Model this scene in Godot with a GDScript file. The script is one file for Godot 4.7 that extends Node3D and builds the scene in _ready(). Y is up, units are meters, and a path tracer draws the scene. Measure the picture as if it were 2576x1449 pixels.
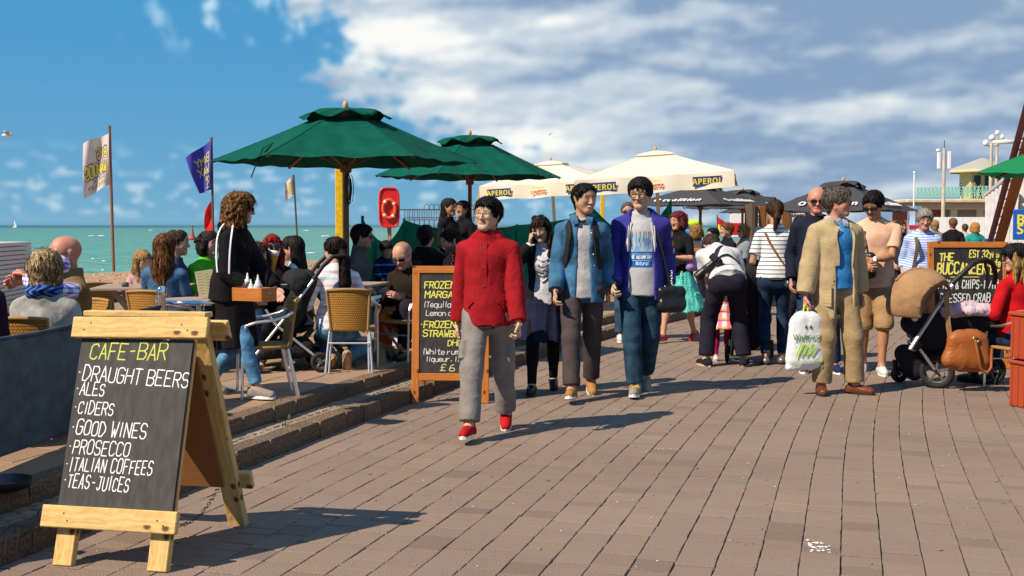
extends Node3D

func _ready() -> void:
	rng.seed = 20240
	# camera
	var cam := Camera3D.new()
	cam.name = "camera"
	cam.fov = 27.58
	cam.near = 0.1
	cam.far = 40000.0
	cam.position = Vector3(0, 1.47, 0)
	cam.rotation = Vector3(-0.0533, 0, 0)
	add_child(cam)
	cam.current = true
	# sky and exposure
	var env := Environment.new()
	env.background_mode = Environment.BG_SKY
	env.tonemap_mode = Environment.TONE_MAPPER_LINEAR
	env.tonemap_exposure = 1.36
	env.background_energy_multiplier = 1.0
	env.sdfgi_enabled = true
	env.ssao_enabled = true
	env.ssil_enabled = true
	var sky := Sky.new()
	var pan := PanoramaSkyMaterial.new()
	pan.panorama = sky_picture()
	sky.sky_material = pan
	env.sky = sky
	var we := WorldEnvironment.new()
	we.name = "environment"
	we.environment = env
	add_child(we)
	# sun: behind the camera to the left
	var sun := DirectionalLight3D.new()
	sun.name = "sun"
	sun.light_energy = 1.6
	sun.light_color = Color(1.0, 0.935, 0.84)
	sun.light_angular_distance = 0.5
	sun.shadow_enabled = true
	add_child(sun)
	sun.look_at_from_position(Vector3.ZERO, Vector3(0.579, -0.70, -0.41), Vector3.UP)
	woods()
	wicker()
	print("textures ", Time.get_ticks_msec())
	setting()
	print("setting ", Time.get_ticks_msec())
	terrace_things()
	right_things()
	far_things()
	print("things ", Time.get_ticks_msec())
	walkers()
	sitters()
	far_people()
	print("posed ", Time.get_ticks_msec(), " jobs ", JOBS.size())
	grow_all()
	print("grown ", Time.get_ticks_msec())

# ---------------------------------------------------------------- sky
var SKYROWS: Array = []
func sky_row(y: int) -> void:
	var W := 2048
	var out := PackedByteArray()
	out.resize(W * 3)
	var el := 90.0 - (y + 0.5) * 180.0 / 1024.0
	var f1 := noise(1.0, 77, 5)
	var f2 := noise(1.0, 78, 4)
	var f3 := noise(1.0, 79, 5)
	for x in W:
		var az := (x + 0.5) / W * 360.0
		if az > 180.0:
			az -= 360.0
		var c: Color
		var e := maxf(el, 0.0)
		# clear air
		var k := clampf(pow(e / 13.0, 0.62), 0.0, 1.0)
		c = Color(0.44, 0.61, 0.71).lerp(Color(0.235, 0.515, 0.705), k)
		c = c.lerp(Color(0.19, 0.44, 0.70), clampf((e - 11.0) / 60.0, 0, 1))
		# a repeatable angle so that the seam behind the camera closes
		var a := az
		if az > 150.0:
			a = az
		var wx := 1.3 * f3.get_noise_2d(a * 0.16, e * 0.32)
		var sy := e * (1.55 if e < 5.0 else 1.25) + (0.0 if e < 5.0 else 1.5)
		var big := f1.get_noise_2d(a * 0.075 + wx * 0.16, sy * 0.165 + wx * 0.10)
		var edge := lerpf(8.0, -1.0, smoothstep(0.6, 2.6, e))
		edge = lerpf(edge, -8.2, smoothstep(2.6, 7.2, e))
		edge = lerpf(edge, -10.6, smoothstep(7.0, 11.0, e))
		var ragged := 4.2 * f2.get_noise_2d(a * 0.22, e * 0.36 + 30.0) + 2.4 * f2.get_noise_2d(a * 0.7 + 5.0, e * 1.1)
		var cover := smoothstep(-0.7, 1.9, a - edge + ragged)
		if absf(az) > 120.0:
			cover *= smoothstep(180.0, 120.0, absf(az))
		# light and shade in the deck
		var n0 := f1.get_noise_2d(a * 0.06 + wx * 0.2, sy * 0.22 + wx * 0.12)
		var n1 := f1.get_noise_2d((a - 0.9) * 0.06 + wx * 0.2, (sy + 0.9) * 0.22 + wx * 0.12)
		var puff := f2.get_noise_2d(a * 0.26 + 40.0, sy * 0.62)
		var puff1 := f2.get_noise_2d((a - 0.35) * 0.26 + 40.0, (sy + 0.35) * 0.62)
		var lit := 0.30 + (n0 - n1) * 0.42 + (puff - puff1) * 0.24 + n0 * 0.34 + puff * 0.10
		# near the ragged edge the cloud catches the sun
		lit += 0.52 * exp(-pow((a - edge - 3.5) / 5.5, 2.0)) * smoothstep(1.5, 4.0, e)
		lit -= 0.10 * smoothstep(6.0, 14.0, a) + 0.1 * smoothstep(5.0, 10.0, e) * smoothstep(2.0, 8.0, a)
		lit += 0.12 * smoothstep(3.0, 0.5, e)
		lit = clampf(lit, 0.0, 1.0)
		var cl := Color(0.47, 0.555, 0.665).lerp(Color(0.675, 0.72, 0.765), smoothstep(0.0, 0.55, lit))
		cl = cl.lerp(Color(0.885, 0.88, 0.86), smoothstep(0.45, 1.05, lit))
		c = c.lerp(cl, cover * 0.97)
		# small puffs low over the sea
		if e < 4.2:
			var pf := f2.get_noise_2d(a * 0.55 + 90.0, e * 1.7)
			var ps := smoothstep(0.12, 0.42, pf + 0.10 * f3.get_noise_2d(a * 2.2, e * 4.0)) * smoothstep(4.2, 2.2, e) * smoothstep(0.1, 0.8, e)
			c = c.lerp(Color(0.80, 0.83, 0.85), ps * (1.0 - cover) * 0.55)
		# wisps high on the left
		if a < edge + 2.0 and e > 7.0 and a > -28.0:
			var wf := f2.get_noise_2d(a * 0.42 + 11.0, e * 0.30 + a * 0.05)
			var w := smoothstep(0.16, 0.5, wf + 0.12 * f3.get_noise_2d(a * 1.6, e * 1.4)) * smoothstep(7.5, 9.5, e) * smoothstep(-19.0, -15.0, a)
			c = c.lerp(Color(0.82, 0.86, 0.89), w * (1.0 - cover) * 0.75)
		if el < 0.0:
			c = Color(0.36, 0.47, 0.46)
		out[x * 3] = int(clampf(c.r, 0, 1) * 255.0)
		out[x * 3 + 1] = int(clampf(c.g, 0, 1) * 255.0)
		out[x * 3 + 2] = int(clampf(c.b, 0, 1) * 255.0)
	SKYROWS[y] = out

func sky_picture() -> ImageTexture:
	SKYROWS.resize(1024)
	for y in 517:
		sky_row(y)
	for y in range(517, 1024):
		SKYROWS[y] = SKYROWS[516]
	var all := PackedByteArray()
	for r in SKYROWS:
		all.append_array(r)
	return ImageTexture.create_from_image(Image.create_from_data(2048, 1024, false, Image.FORMAT_RGB8, all))
# ---------------------------------------------------------------- layout helpers
const FOC := 2951.7
const EYE := Vector3(0, 1.47, 0)
const PITCH := 0.0533
const TERR := 0.2
var JOBS: Array = []
var TEX := {}
var MATS := {}
var NAMES := {}
var rng := RandomNumberGenerator.new()

func aim(u: float, v: float) -> Vector3:
	var cx := (u - 1288.0) / FOC
	var cy := -(v - 724.5) / FOC
	return Vector3(cx, cy * cos(PITCH) - sin(PITCH), -(cos(PITCH) + cy * sin(PITCH)))

func ground(u: float, v: float, h := 0.0) -> Vector3:
	var d := aim(u, v)
	return EYE + d * ((h - EYE.y) / d.y)

func deep(u: float, v: float, z: float) -> Vector3:
	var d := aim(u, v)
	return EYE + d * (z / -d.z)

# ---------------------------------------------------------------- scene graph helpers
func title(called: String) -> String:
	var k: int = NAMES.get(called, 0)
	NAMES[called] = k + 1
	return called if k == 0 else "%s_%03d" % [called, k]

func thing(called: String, label: String, category: String, at := Vector3.ZERO, turn := 0.0, group := "") -> Node3D:
	var o := Node3D.new()
	o.name = title(called)
	add_child(o, true)
	o.position = at
	o.rotation.y = turn
	tag(o, label, category, group)
	return o

func tag(o: Node, label: String, category: String, group := "") -> Node:
	o.set_meta("label", label)
	o.set_meta("category", category)
	if group != "":
		o.set_meta("group", group)
	return o

func part(called: String, mesh: Mesh, m: Material, parent: Node = null) -> MeshInstance3D:
	var o := MeshInstance3D.new()
	o.mesh = mesh
	o.material_override = m
	if parent == null or parent == self:
		o.name = title(called)
		add_child(o, true)
	else:
		o.name = called
		parent.add_child(o, true)
	return o

func struct(called: String, mesh: Mesh, m: Material) -> MeshInstance3D:
	var o := part(called, mesh, m)
	o.set_meta("kind", "structure")
	return o

# ---------------------------------------------------------------- mesh builder
class MB:
	var v := PackedVector3Array()
	var n := PackedVector3Array()
	var t := PackedVector2Array()
	var c := PackedColorArray()
	var ix := PackedInt32Array()
	var col := Color.WHITE
	var tr := Transform3D()
	func vert(p: Vector3, nn: Vector3, uv := Vector2.ZERO) -> int:
		v.append(tr * p)
		n.append((tr.basis * nn).normalized())
		t.append(uv)
		c.append(col)
		return v.size() - 1
	func tri(a: int, b: int, d: int) -> void:
		# keep the front face clockwise against the stored normals
		var g := (v[b] - v[a]).cross(v[d] - v[a])
		if g.dot(n[a] + n[b] + n[d]) > 0.0:
			ix.append_array([a, d, b])
		else:
			ix.append_array([a, b, d])
	func poly(pts: Array, out: Vector3, uvs := []) -> void:
		var g := Vector3.ZERO
		for k in range(1, pts.size() - 1):
			g += (pts[k] - pts[0]).cross(pts[k + 1] - pts[0])
		g = g.normalized()
		if g.dot(out) < 0:
			g = -g
		var b := v.size()
		for k in pts.size():
			vert(pts[k], g, uvs[k] if uvs.size() else _uv(pts[k], g))
		for k in range(1, pts.size() - 1):
			tri(b, b + k, b + k + 1)
	func _uv(p: Vector3, g: Vector3) -> Vector2:
		if uvax == 0:
			return Vector2(p.x, p.y + p.z)
		if uvax == 1:
			return Vector2(p.y, p.x + p.z)
		return Vector2(p.z, p.x + p.y)
	var uvax := 0
	func box(ctr: Vector3, size: Vector3, b := Basis(), bev := 0.004) -> MB:
		var old := tr
		tr = tr * Transform3D(b, ctr)
		var h := size * 0.5
		bev = minf(bev, minf(h.x, minf(h.y, h.z)) * 0.8)
		uvax = 0
		if size.y > size.x and size.y > size.z:
			uvax = 1
		elif size.z > size.x:
			uvax = 2
		var q := h - Vector3(bev, bev, bev)
		var S := [-1.0, 1.0]
		for s in S:
			poly([Vector3(h.x * s, -q.y, -q.z), Vector3(h.x * s, q.y, -q.z), Vector3(h.x * s, q.y, q.z), Vector3(h.x * s, -q.y, q.z)], Vector3(s, 0, 0))
			poly([Vector3(-q.x, h.y * s, -q.z), Vector3(q.x, h.y * s, -q.z), Vector3(q.x, h.y * s, q.z), Vector3(-q.x, h.y * s, q.z)], Vector3(0, s, 0))
			poly([Vector3(-q.x, -q.y, h.z * s), Vector3(q.x, -q.y, h.z * s), Vector3(q.x, q.y, h.z * s), Vector3(-q.x, q.y, h.z * s)], Vector3(0, 0, s))
			for r in S:
				poly([Vector3(h.x * s, q.y * r, -q.z), Vector3(q.x * s, h.y * r, -q.z), Vector3(q.x * s, h.y * r, q.z), Vector3(h.x * s, q.y * r, q.z)], Vector3(s, r, 0))
				poly([Vector3(h.x * s, -q.y, q.z * r), Vector3(q.x * s, -q.y, h.z * r), Vector3(q.x * s, q.y, h.z * r), Vector3(h.x * s, q.y, q.z * r)], Vector3(s, 0, r))
				poly([Vector3(-q.x, h.y * s, q.z * r), Vector3(-q.x, q.y * s, h.z * r), Vector3(q.x, q.y * s, h.z * r), Vector3(q.x, h.y * s, q.z * r)], Vector3(0, s, r))
				for w in S:
					poly([Vector3(h.x * s, q.y * r, q.z * w), Vector3(q.x * s, h.y * r, q.z * w), Vector3(q.x * s, q.y * r, h.z * w)], Vector3(s, r, w))
		tr = old
		return self
	# a beam of rectangular section from a to b
	func beam(a: Vector3, b: Vector3, w: float, d: float, side := Vector3.UP, bev := 0.003) -> MB:
		var y := (b - a).normalized()
		var x := side.cross(y).normalized()
		if x.length() < 0.1:
			x = Vector3.RIGHT
		return box((a + b) * 0.5, Vector3(w, (b - a).length(), d), Basis(x, y, x.cross(y)), bev)
	func tube(pts: Array, rad, sides := 10, caps := true, closed := false) -> MB:
		var N := pts.size()
		var up := Vector3.UP
		var T0: Vector3 = (pts[1] - pts[0]).normalized()
		if absf(T0.dot(up)) > 0.9:
			up = Vector3.RIGHT
		var X := up.cross(T0).normalized()
		var first := v.size()
		var run := 0.0
		for k in N:
			var T: Vector3
			if closed:
				T = (pts[(k + 1) % N] - pts[(k - 1 + N) % N]).normalized()
			elif k == 0:
				T = T0
			elif k == N - 1:
				T = (pts[k] - pts[k - 1]).normalized()
			else:
				T = ((pts[k + 1] - pts[k]).normalized() + (pts[k] - pts[k - 1]).normalized()).normalized()
			X = (X - T * X.dot(T)).normalized()
			var Y := T.cross(X)
			var r: float = rad[k] if rad is Array else rad
			if k > 0:
				run += (pts[k] - pts[k - 1]).length()
			for s in sides + 1:
				var a := TAU * s / sides
				var d := X * cos(a) + Y * sin(a)
				vert(pts[k] + d * r, d, Vector2(run, a / TAU))
		var rings := N if closed else N - 1
		for k in rings:
			for s in sides:
				var a0 := first + k * (sides + 1) + s
				var b0 := first + ((k + 1) % N) * (sides + 1) + s
				tri(a0, a0 + 1, b0)
				tri(a0 + 1, b0 + 1, b0)
		if caps and not closed:
			for e in [0, N - 1]:
				var nn: Vector3 = -T0 if e == 0 else (pts[N - 1] - pts[N - 2]).normalized()
				var b := v.size()
				for s in sides:
					var q := first + int(e) * (sides + 1) + s
					v.append(v[q]); n.append((tr.basis * nn).normalized()); t.append(Vector2.ZERO); c.append(col)
				for s in range(1, sides - 1):
					tri(b, b + s, b + s + 1)
		return self
	func lathe(prof: Array, seg := 20, squash := Vector3.ONE) -> MB:
		var first := v.size()
		var N := prof.size()
		for k in N:
			var p: Vector2 = prof[k]
			var q0: Vector2 = prof[maxi(k - 1, 0)]
			var q1: Vector2 = prof[mini(k + 1, N - 1)]
			var tg := (q1 - q0)
			var nr := Vector2(tg.y, -tg.x).normalized()
			for s in seg + 1:
				var a := TAU * s / seg
				vert(Vector3(cos(a) * p.x, p.y, sin(a) * p.x) * squash, Vector3(cos(a) * nr.x, nr.y, sin(a) * nr.x), Vector2(float(s) / seg, p.y))
		for k in N - 1:
			for s in seg:
				var a0 := first + k * (seg + 1) + s
				var b0 := a0 + seg + 1
				tri(a0, a0 + 1, b0)
				tri(a0 + 1, b0 + 1, b0)
		return self
	# a grid surface: f(u, v) -> Vector3 with u, v in 0..1
	func sheet(f: Callable, nu: int, nv: int, uvs := Vector2.ONE) -> MB:
		var first := v.size()
		for j in nv + 1:
			for i in nu + 1:
				var a := float(i) / nu
				var b := float(j) / nv
				var p: Vector3 = f.call(a, b)
				var e := 0.002
				var du: Vector3 = f.call(minf(a + e, 1), b) - f.call(maxf(a - e, 0), b)
				var dv: Vector3 = f.call(a, minf(b + e, 1)) - f.call(a, maxf(b - e, 0))
				vert(p, du.cross(dv).normalized(), Vector2(a * uvs.x, (1.0 - b) * uvs.y))
		for j in nv:
			for i in nu:
				var a0 := first + j * (nu + 1) + i
				tri(a0, a0 + 1, a0 + nu + 2)
				tri(a0, a0 + nu + 2, a0 + nu + 1)
		return self
	# an outline in the xz plane extruded from y0 to y1 with a chamfer on top
	func slab(outline: Array, y0: float, y1: float, bev := 0.004) -> MB:
		var N := outline.size()
		var ctr := Vector2.ZERO
		for p in outline:
			ctr += p / N
		var top := []
		for k in N:
			var p: Vector2 = outline[k]
			var q: Vector2 = p + (ctr - p).normalized() * bev
			top.append(Vector3(q.x, y1, q.y))
		poly(top, Vector3.UP)
		for k in N:
			var p: Vector2 = outline[k]
			var q: Vector2 = outline[(k + 1) % N]
			var o := Vector3((p.x + q.x) * 0.5 - ctr.x, 0, (p.y + q.y) * 0.5 - ctr.y)
			poly([Vector3(p.x, y1 - bev, p.y), Vector3(q.x, y1 - bev, q.y), top[(k + 1) % N], top[k]], o + Vector3.UP * 0.2)
			poly([Vector3(p.x, y0, p.y), Vector3(q.x, y0, q.y), Vector3(q.x, y1 - bev, q.y), Vector3(p.x, y1 - bev, p.y)], o)
		return self
	func poly_of(pts: Array) -> MB:
		poly(pts, Vector3(0, 0, 1))
		return self
	func ball(ctr: Vector3, r: Vector3, seg := 12) -> MB:
		var old := tr
		tr = tr * Transform3D(Basis(), ctr)
		var pr := []
		var rings := maxi(4, seg / 2)
		for k in rings + 1:
			var a := -PI / 2 + PI * k / rings
			pr.append(Vector2(cos(a), sin(a)))
		lathe(pr, seg, r)
		tr = old
		return self
	func done() -> ArrayMesh:
		var m := ArrayMesh.new()
		if v.size() == 0:
			return m
		var a := []
		a.resize(Mesh.ARRAY_MAX)
		a[Mesh.ARRAY_VERTEX] = v
		a[Mesh.ARRAY_NORMAL] = n
		a[Mesh.ARRAY_TEX_UV] = t
		a[Mesh.ARRAY_COLOR] = c
		a[Mesh.ARRAY_INDEX] = ix
		m.add_surface_from_arrays(Mesh.PRIMITIVE_TRIANGLES, a)
		return m

func mb() -> MB:
	return MB.new()

# ---------------------------------------------------------------- smooth bodies: tapered capsules joined on a grid, meshed as surface nets
# one piece: ax ay az  bx by bz  ra rb  k  nx ny nz q  mode(0 add, 1 carve) cut(1 flat at a, 2 flat at b)
func cap(a: Vector3, b: Vector3, ra: float, rb: float, k := 0.02, nrm := Vector3.ZERO, q := 1.0, mode := 0, cut := 0) -> PackedFloat32Array:
	return PackedFloat32Array([a.x, a.y, a.z, b.x, b.y, b.z, ra, rb, k, nrm.x, nrm.y, nrm.z, q, mode, cut])

func net(prims: Array, c: float, nzr: FastNoiseLite, amp: float, sc: Vector3) -> Array:
	var lo := Vector3(1e9, 1e9, 1e9)
	var hi := Vector3(-1e9, -1e9, -1e9)
	for p: PackedFloat32Array in prims:
		if p[13] < 0.5:
			var r: float = maxf(p[6], p[7]) + 0.012
			for h in 2:
				var e: int = h * 3
				lo = lo.min(Vector3(p[e] - r, p[e + 1] - r, p[e + 2] - r))
				hi = hi.max(Vector3(p[e] + r, p[e + 1] + r, p[e + 2] + r))
	lo -= Vector3(c, c, c) * 2.0
	hi += Vector3(c, c, c) * 2.0
	var nx := int(ceil((hi.x - lo.x) / c)) + 1
	var ny := int(ceil((hi.y - lo.y) / c)) + 1
	var nz := int(ceil((hi.z - lo.z) / c)) + 1
	var g := PackedFloat32Array()
	g.resize(nx * ny * nz)
	g.fill(1.0)
	var sxy := nx * ny
	for p: PackedFloat32Array in prims:
		var ax: float = p[0]
		var ay: float = p[1]
		var az: float = p[2]
		var bx: float = p[3] - ax
		var by: float = p[4] - ay
		var bz: float = p[5] - az
		var ra: float = p[6]
		var rd: float = p[7] - ra
		var k: float = p[8]
		var q: float = p[12]
		var wx: float = p[9]
		var wy: float = p[10]
		var wz: float = p[11]
		var carve: bool = p[13] > 0.5
		var cut := int(p[14])
		var ul := sqrt(bx * bx + by * by + bz * bz)
		var dxn := bx / maxf(ul, 1e-6)
		var dyn := by / maxf(ul, 1e-6)
		var dzn := bz / maxf(ul, 1e-6)
		var bs := (bx * wx + by * wy + bz * wz) * (q - 1.0)
		var cx := bx + wx * bs
		var cy := by + wy * bs
		var cz := bz + wz * bs
		var inv := 1.0 / maxf(cx * cx + cy * cy + cz * cz, 1e-9)
		var pad := maxf(ra, ra + rd) + maxf(k, c * 1.6) + 0.004
		var i0 := clampi(int((minf(ax, ax + bx) - pad - lo.x) / c), 0, nx - 1)
		var i1 := clampi(int((maxf(ax, ax + bx) + pad - lo.x) / c) + 1, 0, nx - 1)
		var j0 := clampi(int((minf(ay, ay + by) - pad - lo.y) / c), 0, ny - 1)
		var j1 := clampi(int((maxf(ay, ay + by) + pad - lo.y) / c) + 1, 0, ny - 1)
		var k0 := clampi(int((minf(az, az + bz) - pad - lo.z) / c), 0, nz - 1)
		var k1 := clampi(int((maxf(az, az + bz) + pad - lo.z) / c) + 1, 0, nz - 1)
		var ik := 0.25 / maxf(k, 1e-5)
		for kk in range(k0, k1 + 1):
			var dz0 := lo.z + kk * c - az
			for jj in range(j0, j1 + 1):
				var dy0 := lo.y + jj * c - ay
				var at := kk * sxy + jj * nx + i0
				for ii in range(i0, i1 + 1):
					var dx := lo.x + ii * c - ax
					var dy := dy0
					var dz := dz0
					var ext := -1.0
					if cut:
						var al := dx * dxn + dy * dyn + dz * dzn
						if cut == 2:
							ext = al - ul
						elif cut == 1:
							ext = -al
						else:
							ext = maxf(al - ul, -al)
					if q != 1.0:
						var s := (dx * wx + dy * wy + dz * wz) * (q - 1.0)
						dx += wx * s
						dy += wy * s
						dz += wz * s
					var tt := clampf((dx * cx + dy * cy + dz * cz) * inv, 0.0, 1.0)
					dx -= cx * tt
					dy -= cy * tt
					dz -= cz * tt
					var d := sqrt(dx * dx + dy * dy + dz * dz) - ra - rd * tt
					if ext > d:
						d = ext
					var o := g[at]
					if carve:
						d = -d
						var h := k - absf(o - d)
						o = maxf(o, d)
						if h > 0.0:
							o += h * h * ik
					else:
						var h := k - absf(o - d)
						o = minf(o, d)
						if h > 0.0:
							o -= h * h * ik
					g[at] = o
					at += 1
	if nzr != null:
		var at2 := 0
		for kk in nz:
			for jj in ny:
				for ii in nx:
					var d := g[at2]
					if d < 0.05 and d > -0.05:
						g[at2] = d + amp * nzr.get_noise_3d((lo.x + ii * c) * sc.x, (lo.y + jj * c) * sc.y, (lo.z + kk * c) * sc.z)
					at2 += 1
	var idm := PackedInt32Array()
	idm.resize(nx * ny * nz)
	idm.fill(-1)
	var V := PackedVector3Array()
	var N := PackedVector3Array()
	var I := PackedInt32Array()
	var skip := c * 3.2
	var off := PackedInt32Array([0, 1, nx, nx + 1, sxy, sxy + 1, sxy + nx, sxy + nx + 1])
	var EA := PackedInt32Array([0, 2, 4, 6, 0, 1, 4, 5, 0, 1, 2, 3])
	var EB := PackedInt32Array([1, 3, 5, 7, 2, 3, 6, 7, 4, 5, 6, 7])
	var vals := PackedFloat32Array()
	vals.resize(8)
	for kk in nz - 1:
		for jj in ny - 1:
			var at := kk * sxy + jj * nx
			for ii in nx - 1:
				var v0 := g[at]
				if v0 < skip and v0 > -skip:
					var m := 0
					for e in 8:
						var x := g[at + off[e]]
						vals[e] = x
						if x < 0.0:
							m += 1
					if m > 0 and m < 8:
						var px := 0.0
						var py := 0.0
						var pz := 0.0
						var cnt := 0.0
						for e in 12:
							var a: int = EA[e]
							var b: int = EB[e]
							var va := vals[a]
							var vb := vals[b]
							if (va < 0.0) != (vb < 0.0):
								var f := va / (va - vb)
								px += float(a & 1) + f * float((b & 1) - (a & 1))
								py += float((a >> 1) & 1) + f * float(((b >> 1) & 1) - ((a >> 1) & 1))
								pz += float(a >> 2) + f * float((b >> 2) - (a >> 2))
								cnt += 1.0
						idm[at] = V.size()
						V.append(Vector3(lo.x + (ii + px / cnt) * c, lo.y + (jj + py / cnt) * c, lo.z + (kk + pz / cnt) * c))
						N.append(Vector3(vals[1] + vals[3] + vals[5] + vals[7] - vals[0] - vals[2] - vals[4] - vals[6], vals[2] + vals[3] + vals[6] + vals[7] - vals[0] - vals[1] - vals[4] - vals[5], vals[4] + vals[5] + vals[6] + vals[7] - vals[0] - vals[1] - vals[2] - vals[3]).normalized())
				at += 1
	var st := PackedInt32Array([1, nx, sxy])
	for kk in range(1, nz - 1):
		for jj in range(1, ny - 1):
			var at := kk * sxy + jj * nx + 1
			for ii in range(1, nx - 1):
				if idm[at] >= 0:
					var v0 := g[at] < 0.0
					for ax in 3:
						if (g[at + st[ax]] < 0.0) != v0:
							var s1: int = st[(ax + 1) % 3]
							var s2: int = st[(ax + 2) % 3]
							var a := idm[at - s1 - s2]
							var b := idm[at - s2]
							var d := idm[at]
							var e := idm[at - s1]
							if a >= 0 and b >= 0 and e >= 0:
								if v0:
									I.append(a); I.append(d); I.append(b); I.append(a); I.append(e); I.append(d)
								else:
									I.append(a); I.append(b); I.append(d); I.append(a); I.append(d); I.append(e)
				at += 1
	if I.size() > 2:
		var turned := (V[I[1]] - V[I[0]]).cross(V[I[2]] - V[I[0]]).dot(N[I[0]] + N[I[1]] + N[I[2]]) > 0.0
		if turned:
			for t in range(0, I.size(), 3):
				var sw := I[t + 1]
				I[t + 1] = I[t + 2]
				I[t + 2] = sw
	return [V, N, I]

class Job:
	var prims: Array
	var cell: float
	var nz: FastNoiseLite
	var amp: float
	var sc: Vector3
	var out: Array
var WORK: Array[Job] = []

func _work(i: int) -> void:
	var w: Job = WORK[i]
	w.out = net(w.prims, w.cell, w.nz, w.amp, w.sc)

func noise(freq: float, sd := 1, oct := 2) -> FastNoiseLite:
	var f := FastNoiseLite.new()
	f.seed = sd
	f.noise_type = FastNoiseLite.TYPE_SIMPLEX_SMOOTH
	f.frequency = freq
	f.fractal_octaves = oct
	return f

# queue a body; several queued with the same node become one mesh
func grow(node: MeshInstance3D, prims: Array, cell: float, extra := {}) -> void:
	var j := {"node": node, "prims": prims, "cell": cell}
	j.merge(extra)
	JOBS.append(j)

func grow_all() -> void:
	for j in JOBS:
		var w := Job.new()
		w.prims = j.prims
		w.cell = j.cell
		w.nz = j.get("noise")
		w.amp = j.get("amp", 0.0)
		w.sc = j.get("nscale", Vector3.ONE)
		WORK.append(w)
	for i in WORK.size():
		_work(i)
	for i in JOBS.size():
		JOBS[i].V = WORK[i].out[0]
		JOBS[i].N = WORK[i].out[1]
		JOBS[i].I = WORK[i].out[2]
	var per := {}
	for j in JOBS:
		if not per.has(j.node):
			per[j.node] = []
		per[j.node].append(j)
	for nd in per:
		var V := PackedVector3Array()
		var N := PackedVector3Array()
		var C := PackedColorArray()
		var T := PackedVector2Array()
		var I := PackedInt32Array()
		for j in per[nd]:
			var b := V.size()
			V.append_array(j.V)
			N.append_array(j.N)
			var JI: PackedInt32Array = j.I
			if b == 0:
				I = JI
			else:
				for i: int in JI:
					I.append(i + b)
			var jv: PackedVector3Array = j.V
			var o: Transform3D = j.get("uvspace", Transform3D())
			if j.has("paint"):
				var f: Callable = j.paint
				for p in j.V:
					C.append(f.call(p))
			else:
				var fill := PackedColorArray()
				fill.resize(jv.size())
				fill.fill(j.get("color", Color.WHITE))
				C.append_array(fill)
			if j.get("strands", 0) > 0:
				# loose strands lying along the hair
				var rr := RandomNumberGenerator.new()
				rr.seed = 5 + j.V.size()
				for k in j.strands:
					var i := rr.randi() % int(j.V.size())
					var P: Vector3 = j.V[i] + j.N[i] * 0.0008
					var nn: Vector3 = j.N[i]
					var dn := Vector3(rr.randf_range(-0.35, 0.35), -1.0, rr.randf_range(-0.35, 0.35))
					if nn.y > 0.75:
						dn = Vector3(rr.randf_range(-1, 1), -0.2, rr.randf_range(-0.3, 1.0))
					dn = (dn - nn * dn.dot(nn) + nn * rr.randf_range(0.0, 0.09)).normalized()
					var sd := dn.cross(nn).normalized() * 0.0011
					var len: float = j.slen * rr.randf_range(0.5, 1.2)
					var cc: Color = j.paint.call(P)
					cc = cc * rr.randf_range(0.6, 1.7)
					var b0 := V.size()
					V.append_array([P - sd, P + sd, P + dn * len * 0.6 - sd * 0.7, P + dn * len * 0.6 + sd * 0.7, P + dn * len - nn * 0.003])
					for e in 5:
						N.append(nn)
						C.append(cc)
					I.append_array([b0, b0 + 1, b0 + 2, b0 + 1, b0 + 3, b0 + 2, b0 + 2, b0 + 3, b0 + 4])
			if j.has("uvspace"):
				for v: Vector3 in o * jv:
					T.append(Vector2(v.x, -v.y))
			else:
				T.resize(V.size())
		if V.size() == 0:
			continue
		var a := []
		a.resize(Mesh.ARRAY_MAX)
		a[Mesh.ARRAY_VERTEX] = V
		a[Mesh.ARRAY_NORMAL] = N
		a[Mesh.ARRAY_COLOR] = C
		a[Mesh.ARRAY_TEX_UV] = T
		a[Mesh.ARRAY_INDEX] = I
		var m := ArrayMesh.new()
		m.add_surface_from_arrays(Mesh.PRIMITIVE_TRIANGLES, a)
		nd.mesh = m
# ---------------------------------------------------------------- materials and textures
func lin(r: float, g: float, b: float) -> Color:
	return Color(r, g, b).linear_to_srgb()

func speck(called: String, freq: float, lo: float, hi: float, size := 512, oct := 4, kind := FastNoiseLite.TYPE_SIMPLEX_SMOOTH) -> Texture2D:
	if TEX.has(called):
		return TEX[called]
	var f := noise(freq, hash(called) % 1000, oct)
	f.noise_type = kind
	var t := NoiseTexture2D.new()
	t.width = size
	t.height = size
	t.seamless = true
	t.noise = f
	var r := Gradient.new()
	r.set_color(0, Color(lo, lo, lo))
	r.set_color(1, Color(hi, hi, hi))
	t.color_ramp = r
	TEX[called] = t
	return t

func bumps(called: String, freq: float, strength: float, size := 512, oct := 3) -> Texture2D:
	if TEX.has(called):
		return TEX[called]
	var t := NoiseTexture2D.new()
	t.width = size
	t.height = size
	t.seamless = true
	t.as_normal_map = true
	t.bump_strength = strength
	t.noise = noise(freq, hash(called) % 1000, oct)
	TEX[called] = t
	return t

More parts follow.
